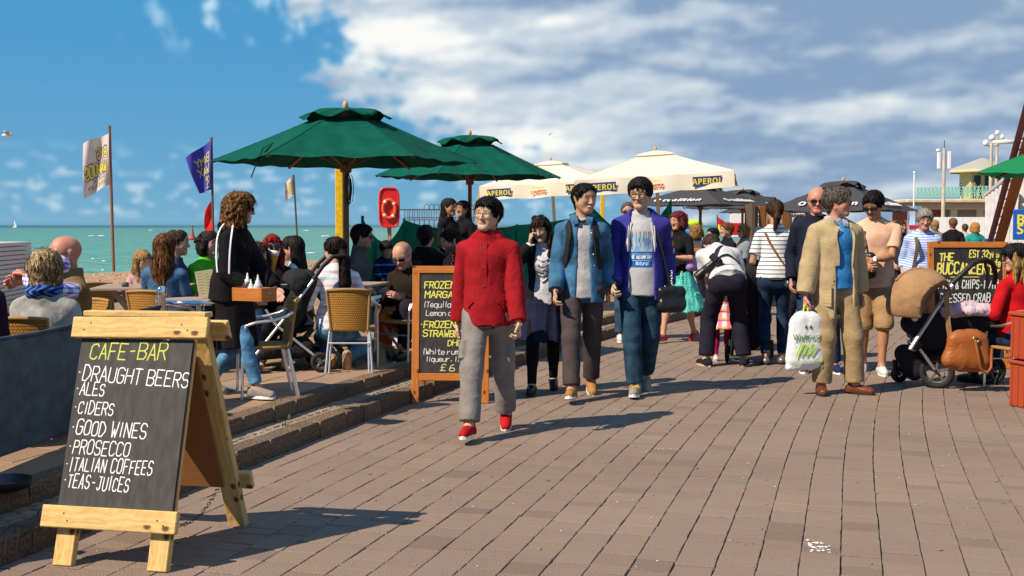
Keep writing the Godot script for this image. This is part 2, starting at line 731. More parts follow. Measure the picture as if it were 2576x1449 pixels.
func mat(called: String, col: Color, rough := 0.8, opt := {}) -> StandardMaterial3D:
	if MATS.has(called):
		return MATS[called]
	var m := StandardMaterial3D.new()
	m.resource_name = called
	m.albedo_color = col
	m.roughness = rough
	m.metallic_specular = opt.get("spec", 0.4)
	m.metallic = opt.get("metal", 0.0)
	if opt.has("tex"):
		m.albedo_texture = opt.tex
	if opt.has("tri"):
		m.uv1_triplanar = true
		m.uv1_scale = Vector3.ONE * opt.tri
	if opt.has("uv"):
		m.uv1_scale = Vector3(opt.uv.x, opt.uv.y, 1)
	if opt.has("uvo"):
		m.uv1_offset = Vector3(opt.uvo.x, opt.uvo.y, 0)
	if opt.has("nrm"):
		m.normal_enabled = true
		m.normal_texture = opt.nrm
		m.normal_scale = opt.get("ns", 1.0)
	if opt.get("vc", false):
		m.vertex_color_use_as_albedo = true
	if opt.has("rim"):
		m.rim_enabled = true
		m.rim = opt.rim
		m.rim_tint = 0.7
	if opt.has("back"):
		m.backlight_enabled = true
		m.backlight = opt.back
	if opt.has("coat"):
		m.clearcoat_enabled = true
		m.clearcoat = opt.coat
		m.clearcoat_roughness = 0.15
	if opt.get("clamp", false):
		m.texture_repeat = false
	MATS[called] = m
	return m

func stripes(called: String, cols: Array, parts: Array) -> ImageTexture:
	var im := Image.create(8, 64, false, Image.FORMAT_RGB8)
	var y := 0
	for k in cols.size():
		im.fill_rect(Rect2i(0, y, 8, parts[k]), cols[k])
		y += parts[k]
	return ImageTexture.create_from_image(im)

func cloth(called: String, col: Color, opt := {}) -> StandardMaterial3D:
	var o := {"tex": speck("cloth_tone", 0.012, 0.78, 1.0, 256, 4), "tri": 2.2, "nrm": bumps("cloth_nap", 0.06, 5.0, 256, 4), "ns": 0.16, "spec": 0.25}
	o.merge(opt, true)
	return mat(called, col, opt.get("rough", 0.92), o)

func printed(called: String, tex: Texture2D, opt := {}) -> StandardMaterial3D:
	var o := {"tex": tex, "spec": 0.25}
	o.merge(opt, true)
	return mat(called, Color.WHITE, opt.get("rough", 0.9), o)

func picture(called: String, w: int, h: int, f: Callable) -> ImageTexture:
	var im := Image.create(w, h, false, Image.FORMAT_RGB8)
	for y in h:
		for x in w:
			im.set_pixel(x, y, f.call(float(x) / w, float(y) / h))
	var t := ImageTexture.create_from_image(im)
	TEX[called] = t
	return t

# hand lettering: strokes on a 0..4 by 0..6 grid (capitals), small letters sit on line 2
const CAPS := {"A": "00 26 40|12 32", "B": "00 06 36 45 44 33 03|33 42 41 30 00", "C": "45 36 16 05 01 10 30 41", "D": "00 06 26 44 42 20 00", "E": "46 06 00 40|03 33", "F": "46 06 00|03 33", "G": "45 36 16 05 01 10 30 41 43 23", "H": "06 00|46 40|03 43", "I": "26 20", "J": "16 46|36 31 20 10 01", "K": "06 00|46 03 40", "L": "06 00 40", "M": "00 06 23 46 40", "N": "00 06 40 46", "O": "16 05 01 10 30 41 45 36 16", "P": "00 06 36 45 44 33 03", "Q": "16 05 01 10 30 41 45 36 16|22 40", "R": "00 06 36 45 44 33 03|23 40", "S": "45 36 16 05 04 13 33 42 41 30 10 01", "T": "06 46|26 20", "U": "06 01 10 30 41 46", "V": "06 20 46", "W": "06 10 23 30 46", "X": "06 40|00 46", "Y": "06 23 46|23 20", "Z": "06 46 00 40", "6": "36 15 02 01 10 30 41 42 33 13 02", "3": "05 16 36 45 44 33 23|33 42 41 30 10 01", "2": "05 16 36 45 44 00 40", "5": "46 06 03 33 42 41 30 00", "£": "45 36 26 15 11 00 40|03 33", "-": "13 33", ".": "20 21", "*": "13 23", ",": "21 10", "(": "37 25 21 30", "&": "40 15 26 35 02 10 20 42"}
const SMALL := {"a": "45 36 16 05 03 12 32 43|46 42", "b": "08 02|05 16 36 45 43 32 12 03", "c": "45 36 16 05 03 12 32 43", "d": "48 42|45 36 16 05 03 12 32 43", "e": "04 44 45 36 16 05 03 12 32 43", "f": "48 38 27 22|06 46", "h": "08 02|05 26 45 42", "i": "26 22|28 27", "k": "08 02|46 04 42", "l": "28 22", "m": "06 02|05 16 25 22|25 36 45 42", "n": "06 02|05 26 45 42", "o": "16 05 03 12 32 43 45 36 16", "p": "06 00|05 16 36 45 43 32 12 03", "q": "46 40|45 36 16 05 03 12 32 43", "r": "06 02|04 15 36", "s": "45 36 16 05 14 34 43 32 12 03", "t": "28 23 32 42|06 46", "u": "06 03 12 32 43|46 42", "v": "06 22 46", "w": "06 12 24 32 46", "x": "06 42|02 46", "y": "06 24|46 10", "z": "06 46 02 42"}

func letter(im: Image, text: String, x: float, y: float, size: float, col: Color, pen: float, slope := 0.0, lean := 0.12, wide := 0.62, gap := 0.26) -> float:
	var u := size / 6.0
	var cx := x
	for ch in text:
		if ch == " ":
			cx += size * 0.34
			continue
		var low := SMALL.has(ch)
		var g: String = SMALL[ch] if low else CAPS.get(ch, "00 46")
		var w: float = u * wide * 1.5
		if ch in ["I", "i", "l", ".", "*", ",", "("]:
			w *= 0.55
		var jy := rng.randf_range(-0.04, 0.04) * size
		var js := rng.randf_range(0.94, 1.08)
		for st in g.split("|"):
			var pts := []
			for q in st.split(" "):
				var gx := float(q[0].to_int()) + rng.randf_range(-0.12, 0.12)
				var gy := float(q[1].to_int()) + rng.randf_range(-0.12, 0.12)
				if low:
					gy -= 2.0
				var px := cx + gx * w * js + gy * u * lean
				pts.append(Vector2(px, y - gy * u * js + jy + (px - x) * slope))
			for k in pts.size() - 1:
				var a: Vector2 = pts[k]
				var b: Vector2 = pts[k + 1]
				var m := int(ceil(a.distance_to(b) / maxf(0.8, pen * 0.35))) + 1
				for s in m + 1:
					var p := a.lerp(b, float(s) / m)
					stamp(im, p, pen * rng.randf_range(0.85, 1.1), col)
		cx += w * 4.0 * js + size * gap * 0.62
	return cx

# write between x0 and x1
func line_of(im: Image, text: String, x0: float, x1: float, y: float, size: float, col: Color, pen: float, slope := 0.0, lean := 0.1) -> void:
	var units := 0.0
	var blank := 0.0
	for ch in text:
		if ch == " ":
			blank += size * 0.34
		else:
			units += (0.55 if ch in ["I", "i", "l", ".", "*", ",", "("] else 1.0)
			blank += size * 0.17
	var wide := (x1 - x0 - blank) / maxf(units, 1.0) / 4.0 / (size / 6.0) / 1.5
	letter(im, text, x0, y, size, col, pen, slope, lean, wide, 0.27)

func stamp(im: Image, p: Vector2, r: float, col: Color) -> void:
	for yy in range(int(p.y - r), int(p.y + r) + 2):
		for xx in range(int(p.x - r), int(p.x + r) + 2):
			if xx < 0 or yy < 0 or xx >= im.get_width() or yy >= im.get_height():
				continue
			var d := Vector2(xx + 0.5, yy + 0.5).distance_to(p)
			var a := clampf(r - d + 0.5, 0, 1) * rng.randf_range(0.55, 0.95)
			if a > 0.02:
				im.set_pixel(xx, yy, im.get_pixel(xx, yy).lerp(col, a))

func slate(w: int, h: int, sd: int, base := Color(0.235, 0.225, 0.225)) -> Image:
	var im := Image.create(w, h, false, Image.FORMAT_RGB8)
	var f := noise(0.012, sd, 4)
	var f2 := noise(0.25, sd + 5, 2)
	for y in h:
		for x in w:
			var k := 1.0 + 0.24 * f.get_noise_2d(x * 1.6, y * 0.5) + 0.06 * f2.get_noise_2d(x, y)
			im.set_pixel(x, y, Color(base.r * k, base.g * k, base.b * k))
	return im

func woods() -> void:
	# long grain runs along u
	var f := noise(1.0, 21, 3)
	for kind in ["pine", "orange", "grey"]:
		var a: Color = {"pine": lin(0.64, 0.44, 0.17), "orange": lin(0.50, 0.17, 0.03), "grey": lin(0.34, 0.26, 0.20)}[kind]
		var b: Color = {"pine": lin(0.48, 0.28, 0.085), "orange": lin(0.36, 0.105, 0.018), "grey": lin(0.22, 0.16, 0.12)}[kind]
		var knots := []
		for k in 9:
			knots.append(Vector2(rng.randf(), rng.randf()))
		picture("wood_" + kind, 512, 256, func(x: float, y: float) -> Color:
			var bend := 0.06 * f.get_noise_2d(x * 4.0, y * 5.0)
			var ring := 0.5 + 0.5 * sin((y + bend) * 95.0 + 3.0 * f.get_noise_2d(x * 3.0, y * 9.0))
			var fine := f.get_noise_2d(x * 14.0, y * 320.0) * 0.5
			var k := clampf(ring * 0.55 + fine * 0.5 + 0.3 * f.get_noise_2d(x * 2.0 + 9, y * 2.0), 0, 1)
			var c: Color = a.lerp(b, k)
			for q in knots:
				var d: float = Vector2((x - q.x) * 1.0, (y - q.y) * 0.8).length()
				if d < 0.022:
					c = c.lerp(Color(0.22, 0.11, 0.04), clampf((0.022 - d) / 0.012, 0, 1) * 0.75)
			return c)
	mat("pine", Color.WHITE, 0.75, {"tex": TEX.wood_pine, "uv": Vector2(1.0, 1.7), "nrm": bumps("wood_nap", 0.05, 3.0, 256), "ns": 0.25})
	mat("orange_wood", Color.WHITE, 0.5, {"tex": TEX.wood_orange, "uv": Vector2(1.0, 2.0)})
	mat("grey_wood", Color.WHITE, 0.85, {"tex": TEX.wood_grey, "uv": Vector2(0.9, 2.0)})
	mat("pole_wood", lin(0.80, 0.46, 0.30), 0.7, {"tex": TEX.wood_grey, "uv": Vector2(0.5, 1.0)})

func wicker() -> void:
	var f := noise(0.9, 4, 2)
	picture("weave", 256, 256, func(x: float, y: float) -> Color:
		var r := y * 16.0
		var row := int(r)
		var s := x * 16.0 + (0.5 if row % 2 else 0.0)
		var k := absf(sin(s * PI)) * sin(fposmod(r, 1.0) * PI)
		var hole := 1.0 if k > 0.16 else 0.25
		var c := Color(0.76, 0.56, 0.30).lerp(Color(0.60, 0.40, 0.18), clampf(0.5 + f.get_noise_2d(x * 30, y * 30), 0, 1))
		return Color(c.r * hole, c.g * hole, c.b * hole * 0.8))
	mat("wicker", Color.WHITE, 0.7, {"tex": TEX.weave, "uv": Vector2(2.6, 2.6)})
	mat("wicker_rim", lin(0.46, 0.26, 0.085), 0.6, {"tex": speck("cane", 0.15, 0.7, 1.0, 128), "tri": 6.0})
	mat("aluminium", lin(0.80, 0.80, 0.80), 0.4, {"metal": 1.0})
	mat("chrome", lin(0.82, 0.83, 0.85), 0.08, {"metal": 1.0})
	mat("dark_plastic", lin(0.014, 0.014, 0.016), 0.5)
	mat("black_fabric", lin(0.012, 0.012, 0.014), 0.9, {"nrm": bumps("cloth_nap", 0.06, 5.0, 256, 4), "tri": 3.0})
	mat("rubber", lin(0.018, 0.018, 0.018), 0.8)
	mat("white_plastic", lin(0.75, 0.75, 0.74), 0.4)
	mat("eye", Color.WHITE, 0.2, {"vc": true})
	mat("skin", Color.WHITE, 0.52, {"vc": true, "spec": 0.45, "tex": speck("pores", 0.03, 0.86, 1.0, 256, 4), "tri": 7.0})
	mat("hair", Color.WHITE, 0.72, {"vc": true, "spec": 0.35, "tex": speck("strands", 0.06, 0.55, 1.0, 256, 3), "tri": 9.0})
	mat("lens_dark", lin(0.006, 0.006, 0.008), 0.06, {"spec": 0.6})
	mat("metal_dark", lin(0.08, 0.08, 0.085), 0.35, {"metal": 0.6})
# ---------------------------------------------------------------- people
func bend(a: Vector3, w: Vector3, l1: float, l2: float, pole: Vector3) -> Array:
	var d := w - a
	var L := clampf(d.length(), 0.05, (l1 + l2) * 0.998)
	var dir := d.normalized()
	var end := a + dir * L
	var x := (l1 * l1 - l2 * l2 + L * L) / (2.0 * L)
	var h := sqrt(maxf(l1 * l1 - x * x, 0.0))
	var pp := (pole - dir * pole.dot(dir)).normalized()
	return [a + dir * x + pp * h, end]

# sp: at yaw h | pel lean twist roll | head Vector3(pitch, yaw, roll) deg | lw rw wrists | la ra ankles | lf rf foot pitch, fy foot yaw
func pose(called_label: String, sp: Dictionary) -> Dictionary:
	var s: float = sp.get("h", 1.72) / 1.75
	var p := {"s": s, "f": sp.get("f", false), "lod": sp.get("lod", 0), "girth": sp.get("girth", 1.0)}
	p.root = thing("person", called_label, sp.get("cat", "person"), sp.at, deg_to_rad(sp.get("yaw", 0.0)), sp.get("group", ""))
	var fem: bool = p.f
	p.pel = sp.get("pel", Vector3(0, 0.94 * s, 0))
	var tor := Basis.from_euler(Vector3(deg_to_rad(sp.get("lean", 0.0)), deg_to_rad(sp.get("twist", 0.0)), deg_to_rad(sp.get("roll", 0.0))))
	p.tor = tor
	var sw: float = (0.150 if fem else 0.172) * sp.get("sh", 1.0)
	p.neck = p.pel + tor * Vector3(0, 0.525, -0.01) * s
	p.shL = p.pel + tor * Vector3(sw, 0.424, -0.005) * s
	p.shR = p.pel + tor * Vector3(-sw, 0.424, -0.005) * s
	var hd: Vector3 = sp.get("head", Vector3.ZERO) * PI / 180.0
	p.hb = Basis.from_euler(Vector3(hd.x, hd.y, hd.z))
	p.hs = s * sp.get("hd", 1.0) * 1.04
	p.headc = p.neck + tor * Vector3(0, 0.045, 0.01) * s + p.hb * Vector3(0, 0.100, 0.018) * p.hs
	var w0 := Vector3(sw + 0.062, 0.88, 0.04) * s
	var lw: Vector3 = sp.get("lw", Vector3(w0.x, p.pel.y - 0.06 * s, 0.05))
	var rw: Vector3 = sp.get("rw", Vector3(-w0.x, p.pel.y - 0.06 * s, 0.05))
	var e := bend(p.shL, lw, 0.285 * s, 0.255 * s, sp.get("lep", Vector3(0.12, -0.2, -1)))
	p.elL = e[0]
	p.wrL = e[1]
	e = bend(p.shR, rw, 0.285 * s, 0.255 * s, sp.get("rep", Vector3(-0.12, -0.2, -1)))
	p.elR = e[0]
	p.wrR = e[1]
	p.hipL = p.pel + Vector3(0.088 * s, -0.04 * s, 0)
	p.hipR = p.pel + Vector3(-0.088 * s, -0.04 * s, 0)
	e = bend(p.hipL, sp.get("la", Vector3(0.1 * s, 0.085 * s, 0)), 0.425 * s, 0.405 * s, sp.get("lkp", Vector3(0.1, 0, 1)))
	p.knL = e[0]
	p.anL = e[1]
	e = bend(p.hipR, sp.get("ra", Vector3(-0.1 * s, 0.085 * s, 0)), 0.425 * s, 0.405 * s, sp.get("rkp", Vector3(-0.1, 0, 1)))
	p.knR = e[0]
	p.anR = e[1]
	var fy: float = sp.get("fy", 6.0)
	p.fL = Basis.from_euler(Vector3(deg_to_rad(sp.get("lf", 0.0)), deg_to_rad(sp.get("lfy", fy)), 0))
	p.fR = Basis.from_euler(Vector3(deg_to_rad(sp.get("rf", 0.0)), deg_to_rad(sp.get("rfy", -fy)), 0))
	p.hdL = sp.get("hdL", Vector3.ZERO)
	p.hdR = sp.get("hdR", Vector3.ZERO)
	p.curl = sp.get("curl", 0.5)
	p.pnL = sp.get("pnL", Vector3(-1, 0, 0.2))
	p.pnR = sp.get("pnR", Vector3(1, 0, 0.2))
	p.jit = float(JOBS.size())
	return p

func folds(freq: float, sd: int) -> FastNoiseLite:
	var f := noise(freq, sd, 2)
	f.fractal_type = FastNoiseLite.FRACTAL_RIDGED
	f.fractal_gain = 0.25
	f.domain_warp_enabled = true
	f.domain_warp_amplitude = 0.12
	f.domain_warp_frequency = 4.0
	return f

func node_for(p: Dictionary, called: String, m: Material, parent: Node = null) -> MeshInstance3D:
	return part(called, null, m, parent if parent else p.root)

# torso as stacked ellipses: fractions of pelvis-to-neck, half width, half depth
func trunk(p: Dictionary, e: float, hem: float, k := 0.04) -> Array:
	var s: float = p.s
	var t: Basis = p.tor
	var o: Vector3 = p.pel
	var gw: float = p.girth
	var fem: bool = p.f
	var hip := (0.165 if fem else 0.150) * s * gw + e
	var wst := (0.120 if fem else 0.134) * s * gw + e
	var chs := (0.134 if fem else 0.149) * s * gw + e
	var out := []
	var yh := Vector3(0, -0.02, 0) * s
	if hem > 0.02:
		out.append(cap(o + t * Vector3(0, 0.04, 0) * s, o + t * Vector3(0, -hem, 0), hip, hip * 1.01 + 0.008, k, t.z, 1.24, 0, 2))
	elif hem > -0.5:
		out.append(cap(o + t * Vector3(0, 0.14, 0) * s, o + t * Vector3(0, -hem, 0), wst, hip * 0.98, k, t.z, 1.30, 0, 2))
	else:
		out.append(cap(o + yh, o + t * Vector3(0, 0.05, 0) * s, hip * 0.98, hip * 0.95, k, t.z, 1.32))
	out.append(cap(o + t * Vector3(0, 0.05, 0) * s, o + t * Vector3(0, 0.18, 0) * s, hip * 0.92, wst, k, t.z, 1.28))
	out.append(cap(o + t * Vector3(0, 0.18, 0) * s, o + t * Vector3(0, 0.335, 0.005) * s, wst, chs, k, t.z, 1.30))
	out.append(cap(p.shL + t * Vector3(-0.03, -0.01, 0) * s, p.shR + t * Vector3(0.03, -0.01, 0) * s, 0.040 * s + e * 0.7, 0.040 * s + e * 0.7, 0.06))
	out.append(cap(p.neck + t * Vector3(0, -0.01, 0.0) * s, p.shL + t * Vector3(-0.02, 0.0, 0) * s, 0.046 * s + e * 0.6, 0.044 * s + e, 0.03))
	out.append(cap(p.neck + t * Vector3(0, -0.01, 0.0) * s, p.shR + t * Vector3(0.02, 0.0, 0) * s, 0.046 * s + e * 0.6, 0.044 * s + e, 0.03))
	if fem:
		for sx in [-1, 1]:
			out.append(cap(o + t * Vector3(0.062 * sx, 0.32, 0.085) * s, o + t * Vector3(0.055 * sx, 0.36, 0.06) * s, 0.05 * s + e * 0.8, 0.04 * s + e * 0.8, 0.04))
	return out

func limb(a: Vector3, m: Vector3, b: Vector3, r: Array, upto: float, k := 0.02, flat_end := true) -> Array:
	# r: radius at a, m, b; upto 1 ends at the joint, 2 at the end
	if upto <= 1.0:
		return [cap(a, a.lerp(m, upto), r[0], lerpf(r[0], r[1], upto), k, Vector3.ZERO, 1.0, 0, 2 if flat_end else 0)]
	var out := [cap(a, m, r[0], r[1], k)]
	out.append(cap(m, m.lerp(b, upto - 1.0), r[1], lerpf(r[1], r[2], upto - 1.0), k, Vector3.ZERO, 1.0, 0, 2 if flat_end else 0))
	return out

func skin(p: Dictionary, col: Color, opt := {}) -> MeshInstance3D:
	var s: float = p.s
	var nd := node_for(p, "body", MATS.skin)
	var far: int = p.lod
	var pr := trunk(p, -0.012 * s, -1.0)
	var g: float = 0.9 + 0.1 * p.girth
	var shR: Vector3 = p.shR
	for q in [[p.shL, p.elL, p.wrL], [p.shR, p.elR, p.wrR]]:
		pr.append_array(limb(q[0], q[1], q[2], [0.043 * s * g, 0.036 * s * g, 0.026 * s], 2.0, 0.015, false))
		var mid: Vector3 = q[1].lerp(q[2], 0.25)
		pr.append(cap(mid, q[1].lerp(q[2], 0.45), 0.039 * s * g, 0.034 * s * g, 0.02))
	for q in [[p.hipL, p.knL, p.anL], [p.hipR, p.knR, p.anR]]:
		pr.append_array(limb(q[0], q[1], q[2], [0.082 * s * g, 0.052 * s, 0.035 * s], 2.0, 0.02, false))
		pr.append(cap(q[1].lerp(q[2], 0.2) + Vector3(0, 0, -0.016) * s, q[1].lerp(q[2], 0.45) + Vector3(0, 0, -0.012) * s, 0.05 * s * g, 0.044 * s * g, 0.03))
	for q in [[p.anL, p.fL], [p.anR, p.fR]]:
		pr.append(cap(q[0] + q[1] * Vector3(0, -0.045, -0.03) * s, q[0] + q[1] * Vector3(0, -0.055, 0.14) * s, 0.034 * s, 0.024 * s, 0.03))
		pr.append(cap(q[0], q[0] + q[1] * Vector3(0, -0.04, 0.05) * s, 0.036 * s, 0.034 * s, 0.02))
	pr.append(cap(p.neck + p.tor * Vector3(0, -0.04, 0.0) * s, p.headc + p.hb * Vector3(0, -0.05, -0.018) * p.hs, 0.054 * s, 0.05 * s, 0.03))
	grow(nd, pr, [0.02, 0.026, 0.034][far] * clampf(s, 0.6, 1), {"color": col})
	# head
	var hs: float = p.hs
	var hb: Basis = p.hb
	var hc: Vector3 = p.headc
	var H := func(x: float, y: float, z: float) -> Vector3: return hc + hb * (Vector3(x, y, z) * hs)
	var jw: float = opt.get("jaw", 1.0) * (0.93 if p.f else 1.0)
	var hp := [
		cap(H.call(0, 0.045, -0.012), H.call(0, 0.047, -0.004), 0.074 * hs, 0.073 * hs, 0.03),
		cap(H.call(0, 0.032, -0.032), H.call(0, 0.036, 0.016), 0.079 * hs, 0.076 * hs, 0.02, hb.x, 1.06),
		cap(H.call(0, 0.01, 0.018), H.call(0, -0.058, 0.03), 0.068 * hs * jw, 0.05 * hs * jw, 0.03, hb.x, 1.04),
		cap(H.call(0.045 * jw, -0.04, 0.0), H.call(0.016, -0.09, 0.058), 0.028 * hs, 0.019 * hs, 0.025),
		cap(H.call(-0.045 * jw, -0.04, 0.0), H.call(-0.016, -0.09, 0.058), 0.028 * hs, 0.019 * hs, 0.025),
		cap(H.call(0.01, -0.092, 0.064), H.call(-0.01, -0.092, 0.064), 0.019 * hs, 0.019 * hs, 0.02),
		cap(H.call(0.034, -0.016, 0.058), H.call(0.038, -0.034, 0.046), 0.026 * hs, 0.026 * hs, 0.03),
		cap(H.call(-0.034, -0.016, 0.058), H.call(-0.038, -0.034, 0.046), 0.026 * hs, 0.026 * hs, 0.03),
		cap(H.call(0.044, 0.02, 0.07), H.call(-0.044, 0.02, 0.07), 0.013 * hs, 0.013 * hs, 0.02)]
	hp.append(cap(H.call(0.031, 0.0, 0.112), H.call(0.033, 0.0, 0.104), 0.019 * hs, 0.017 * hs, 0.012, Vector3.ZERO, 1.0, 1))
	hp.append(cap(H.call(-0.031, 0.0, 0.112), H.call(-0.033, 0.0, 0.104), 0.019 * hs, 0.017 * hs, 0.012, Vector3.ZERO, 1.0, 1))
	hp.append_array([
		cap(H.call(0, 0.012, 0.084), H.call(0, -0.03, 0.104), 0.008 * hs, 0.0115 * hs, 0.012),
		cap(H.call(0.011, -0.033, 0.092), H.call(-0.011, -0.033, 0.092), 0.008 * hs, 0.008 * hs, 0.008),
		cap(H.call(0.016, -0.0545, 0.081), H.call(-0.016, -0.0545, 0.081), 0.006 * hs, 0.006 * hs, 0.008),
		cap(H.call(0.012, -0.0635, 0.081), H.call(-0.012, -0.0635, 0.081), 0.0065 * hs, 0.0065 * hs, 0.008),
		cap(H.call(0.077, 0.012, -0.014), H.call(0.073, -0.022, -0.006), 0.019 * hs, 0.012 * hs, 0.006, hb.x, 2.2),
		cap(H.call(-0.077, 0.012, -0.014), H.call(-0.073, -0.022, -0.006), 0.019 * hs, 0.012 * hs, 0.006, hb.x, 2.2),
		cap(H.call(0, -0.03, -0.02), p.neck + p.tor * Vector3(0, -0.0, 0.0) * s, 0.051 * s, 0.053 * s, 0.03)])
	var lip: Color = opt.get("lip", Color(col.r * 0.85, col.g * 0.5, col.b * 0.5))
	var brow: Color = opt.get("brow", Color(0.04, 0.025, 0.018))
	var beard: float = opt.get("beard", 0.0)
	var bc: Color = opt.get("beardc", brow)
	var inv := hb.inverse()
	var fl := noise(18.0, 3)
	var bald: float = opt.get("crown", 0.0)
	var paint := func(v: Vector3) -> Color:
		var q: Vector3 = inv * (v - hc) / hs
		var c := col
		var nn := fl.get_noise_3d(q.x * 6, q.y * 6, q.z * 6)
		c = Color(c.r * (1.0 + nn * 0.05), c.g * (1.0 + nn * 0.1), c.b * (1.0 + nn * 0.1))
		if q.z > 0.045:
			var ax := absf(q.x)
			if ax > 0.011 and ax < 0.052 and absf(q.y - 0.026 + (ax - 0.03) * (ax - 0.03) * 6.0) < 0.0058:
				c = c.lerp(brow, 0.62)
			if absf(q.y + 0.059) < 0.009 and ax < 0.02 and q.z > 0.07:
				c = lip if absf(q.y + 0.0595) > 0.0025 else Color(lip.r * 0.7, lip.g * 0.6, lip.b * 0.6)
		if beard > 0.0 and q.y < -0.035 and q.z > -0.01 and not (absf(q.y + 0.059) < 0.009 and absf(q.x) < 0.022):
			c = c.lerp(bc, beard * clampf((-0.03 - q.y) / 0.02, 0, 1) * clampf((q.y + 0.125) / 0.02, 0, 1))
		if bald > 0.0 and q.y > 0.03 and q.z < 0.05 - (q.y - 0.03) * 0.2:
			c = c.lerp(bc, bald)
		return c
	grow(nd, hp, ([0.005, 0.0074, 0.013][far] + (0.0012 if opt.get("noeyes", false) else 0.0)) * clampf(hs, 0.75, 1), {"paint": paint})
	# hands
	for q in [[p.elL, p.wrL, p.hdL, p.pnL, 1.0], [p.elR, p.wrR, p.hdR, p.pnR, -1.0]]:
		hand(nd, p, q[0], q[1], q[2], q[3], q[4], col)
	# eyes
	if far == 0 and not opt.get("noeyes", false):
		for sx in [-1, 1]:
			var b := mb()
			b.tr = Transform3D(hb * hs, hc)
			b.col = Color(0.62, 0.58, 0.55)
			var sq: float = opt.get("squint", 1.0)
			b.ball(Vector3(0.031 * sx, 0.001, 0.0795), Vector3(0.0125, 0.0062 * sq, 0.0085), 10)
			b.col = Color(0.02, 0.012, 0.008)
			b.ball(Vector3(0.031 * sx + opt.get("gaze", 0.0), 0.001, 0.0855), Vector3(0.0056, 0.0054 * sq, 0.0045), 8)
			part("eye", b.done(), MATS.eye, nd)
	return nd

func hand(nd: MeshInstance3D, p: Dictionary, el: Vector3, wr: Vector3, hd: Vector3, pn: Vector3, side: float, col: Color) -> void:
	var s: float = p.s
	var far: int = p.lod
	var d := hd.normalized() if hd.length() > 0.1 else (wr - el).normalized()
	var n := (pn - d * pn.dot(d)).normalized()
	var x := d.cross(n).normalized()   # across the palm
	var pr := []
	var base := wr + d * 0.02 * s
	pr.append(cap(wr - d * 0.015 * s, base + d * 0.06 * s, 0.026 * s, 0.040 * s, 0.015, n, 2.3))
	if far >= 2:
		pr.append(cap(base + d * 0.06 * s, base + d * 0.13 * s + n * 0.03 * s, 0.036 * s, 0.022 * s, 0.02, n, 2.0))
		grow(nd, pr, 0.018, {"color": col})
		return
	var cu: float = p.curl
	var lens := [0.072, 0.082, 0.076, 0.06]
	var tside := -1.0 if x.dot(Vector3(0, 0, 1)) < 0.0 else 1.0
	for f in 4:
		var o := (f - 1.5) * 0.0195 * s * -tside
		var a := base + d * (0.072 - absf(f - 1.2) * 0.004) * s + x * o
		var d1 := (d * cos(cu * 0.7) + n * sin(cu * 0.7)).normalized()
		var d2 := (d * cos(cu * 2.0) + n * sin(cu * 2.0)).normalized()
		var m: Vector3 = a + d1 * lens[f] * 0.52 * s
		var b: Vector3 = m + d2 * lens[f] * 0.5 * s
		pr.append(cap(a - d * 0.012, m, 0.0094 * s, 0.0086 * s, 0.004))
		pr.append(cap(m, b, 0.0086 * s, 0.0074 * s, 0.004))
	var ta := base + d * 0.012 * s + x * 0.026 * s * tside
	var tb := ta + (d * 0.75 + x * tside * 0.5 + n * 0.4 * cu).normalized() * 0.042 * s
	pr.append(cap(ta, tb, 0.0135 * s, 0.0105 * s, 0.008))
	pr.append(cap(tb, tb + (d + n * 0.5 * cu).normalized() * 0.03 * s, 0.0105 * s, 0.0085 * s, 0.004))
	grow(nd, pr, [0.0056, 0.009][far], {"color": col})

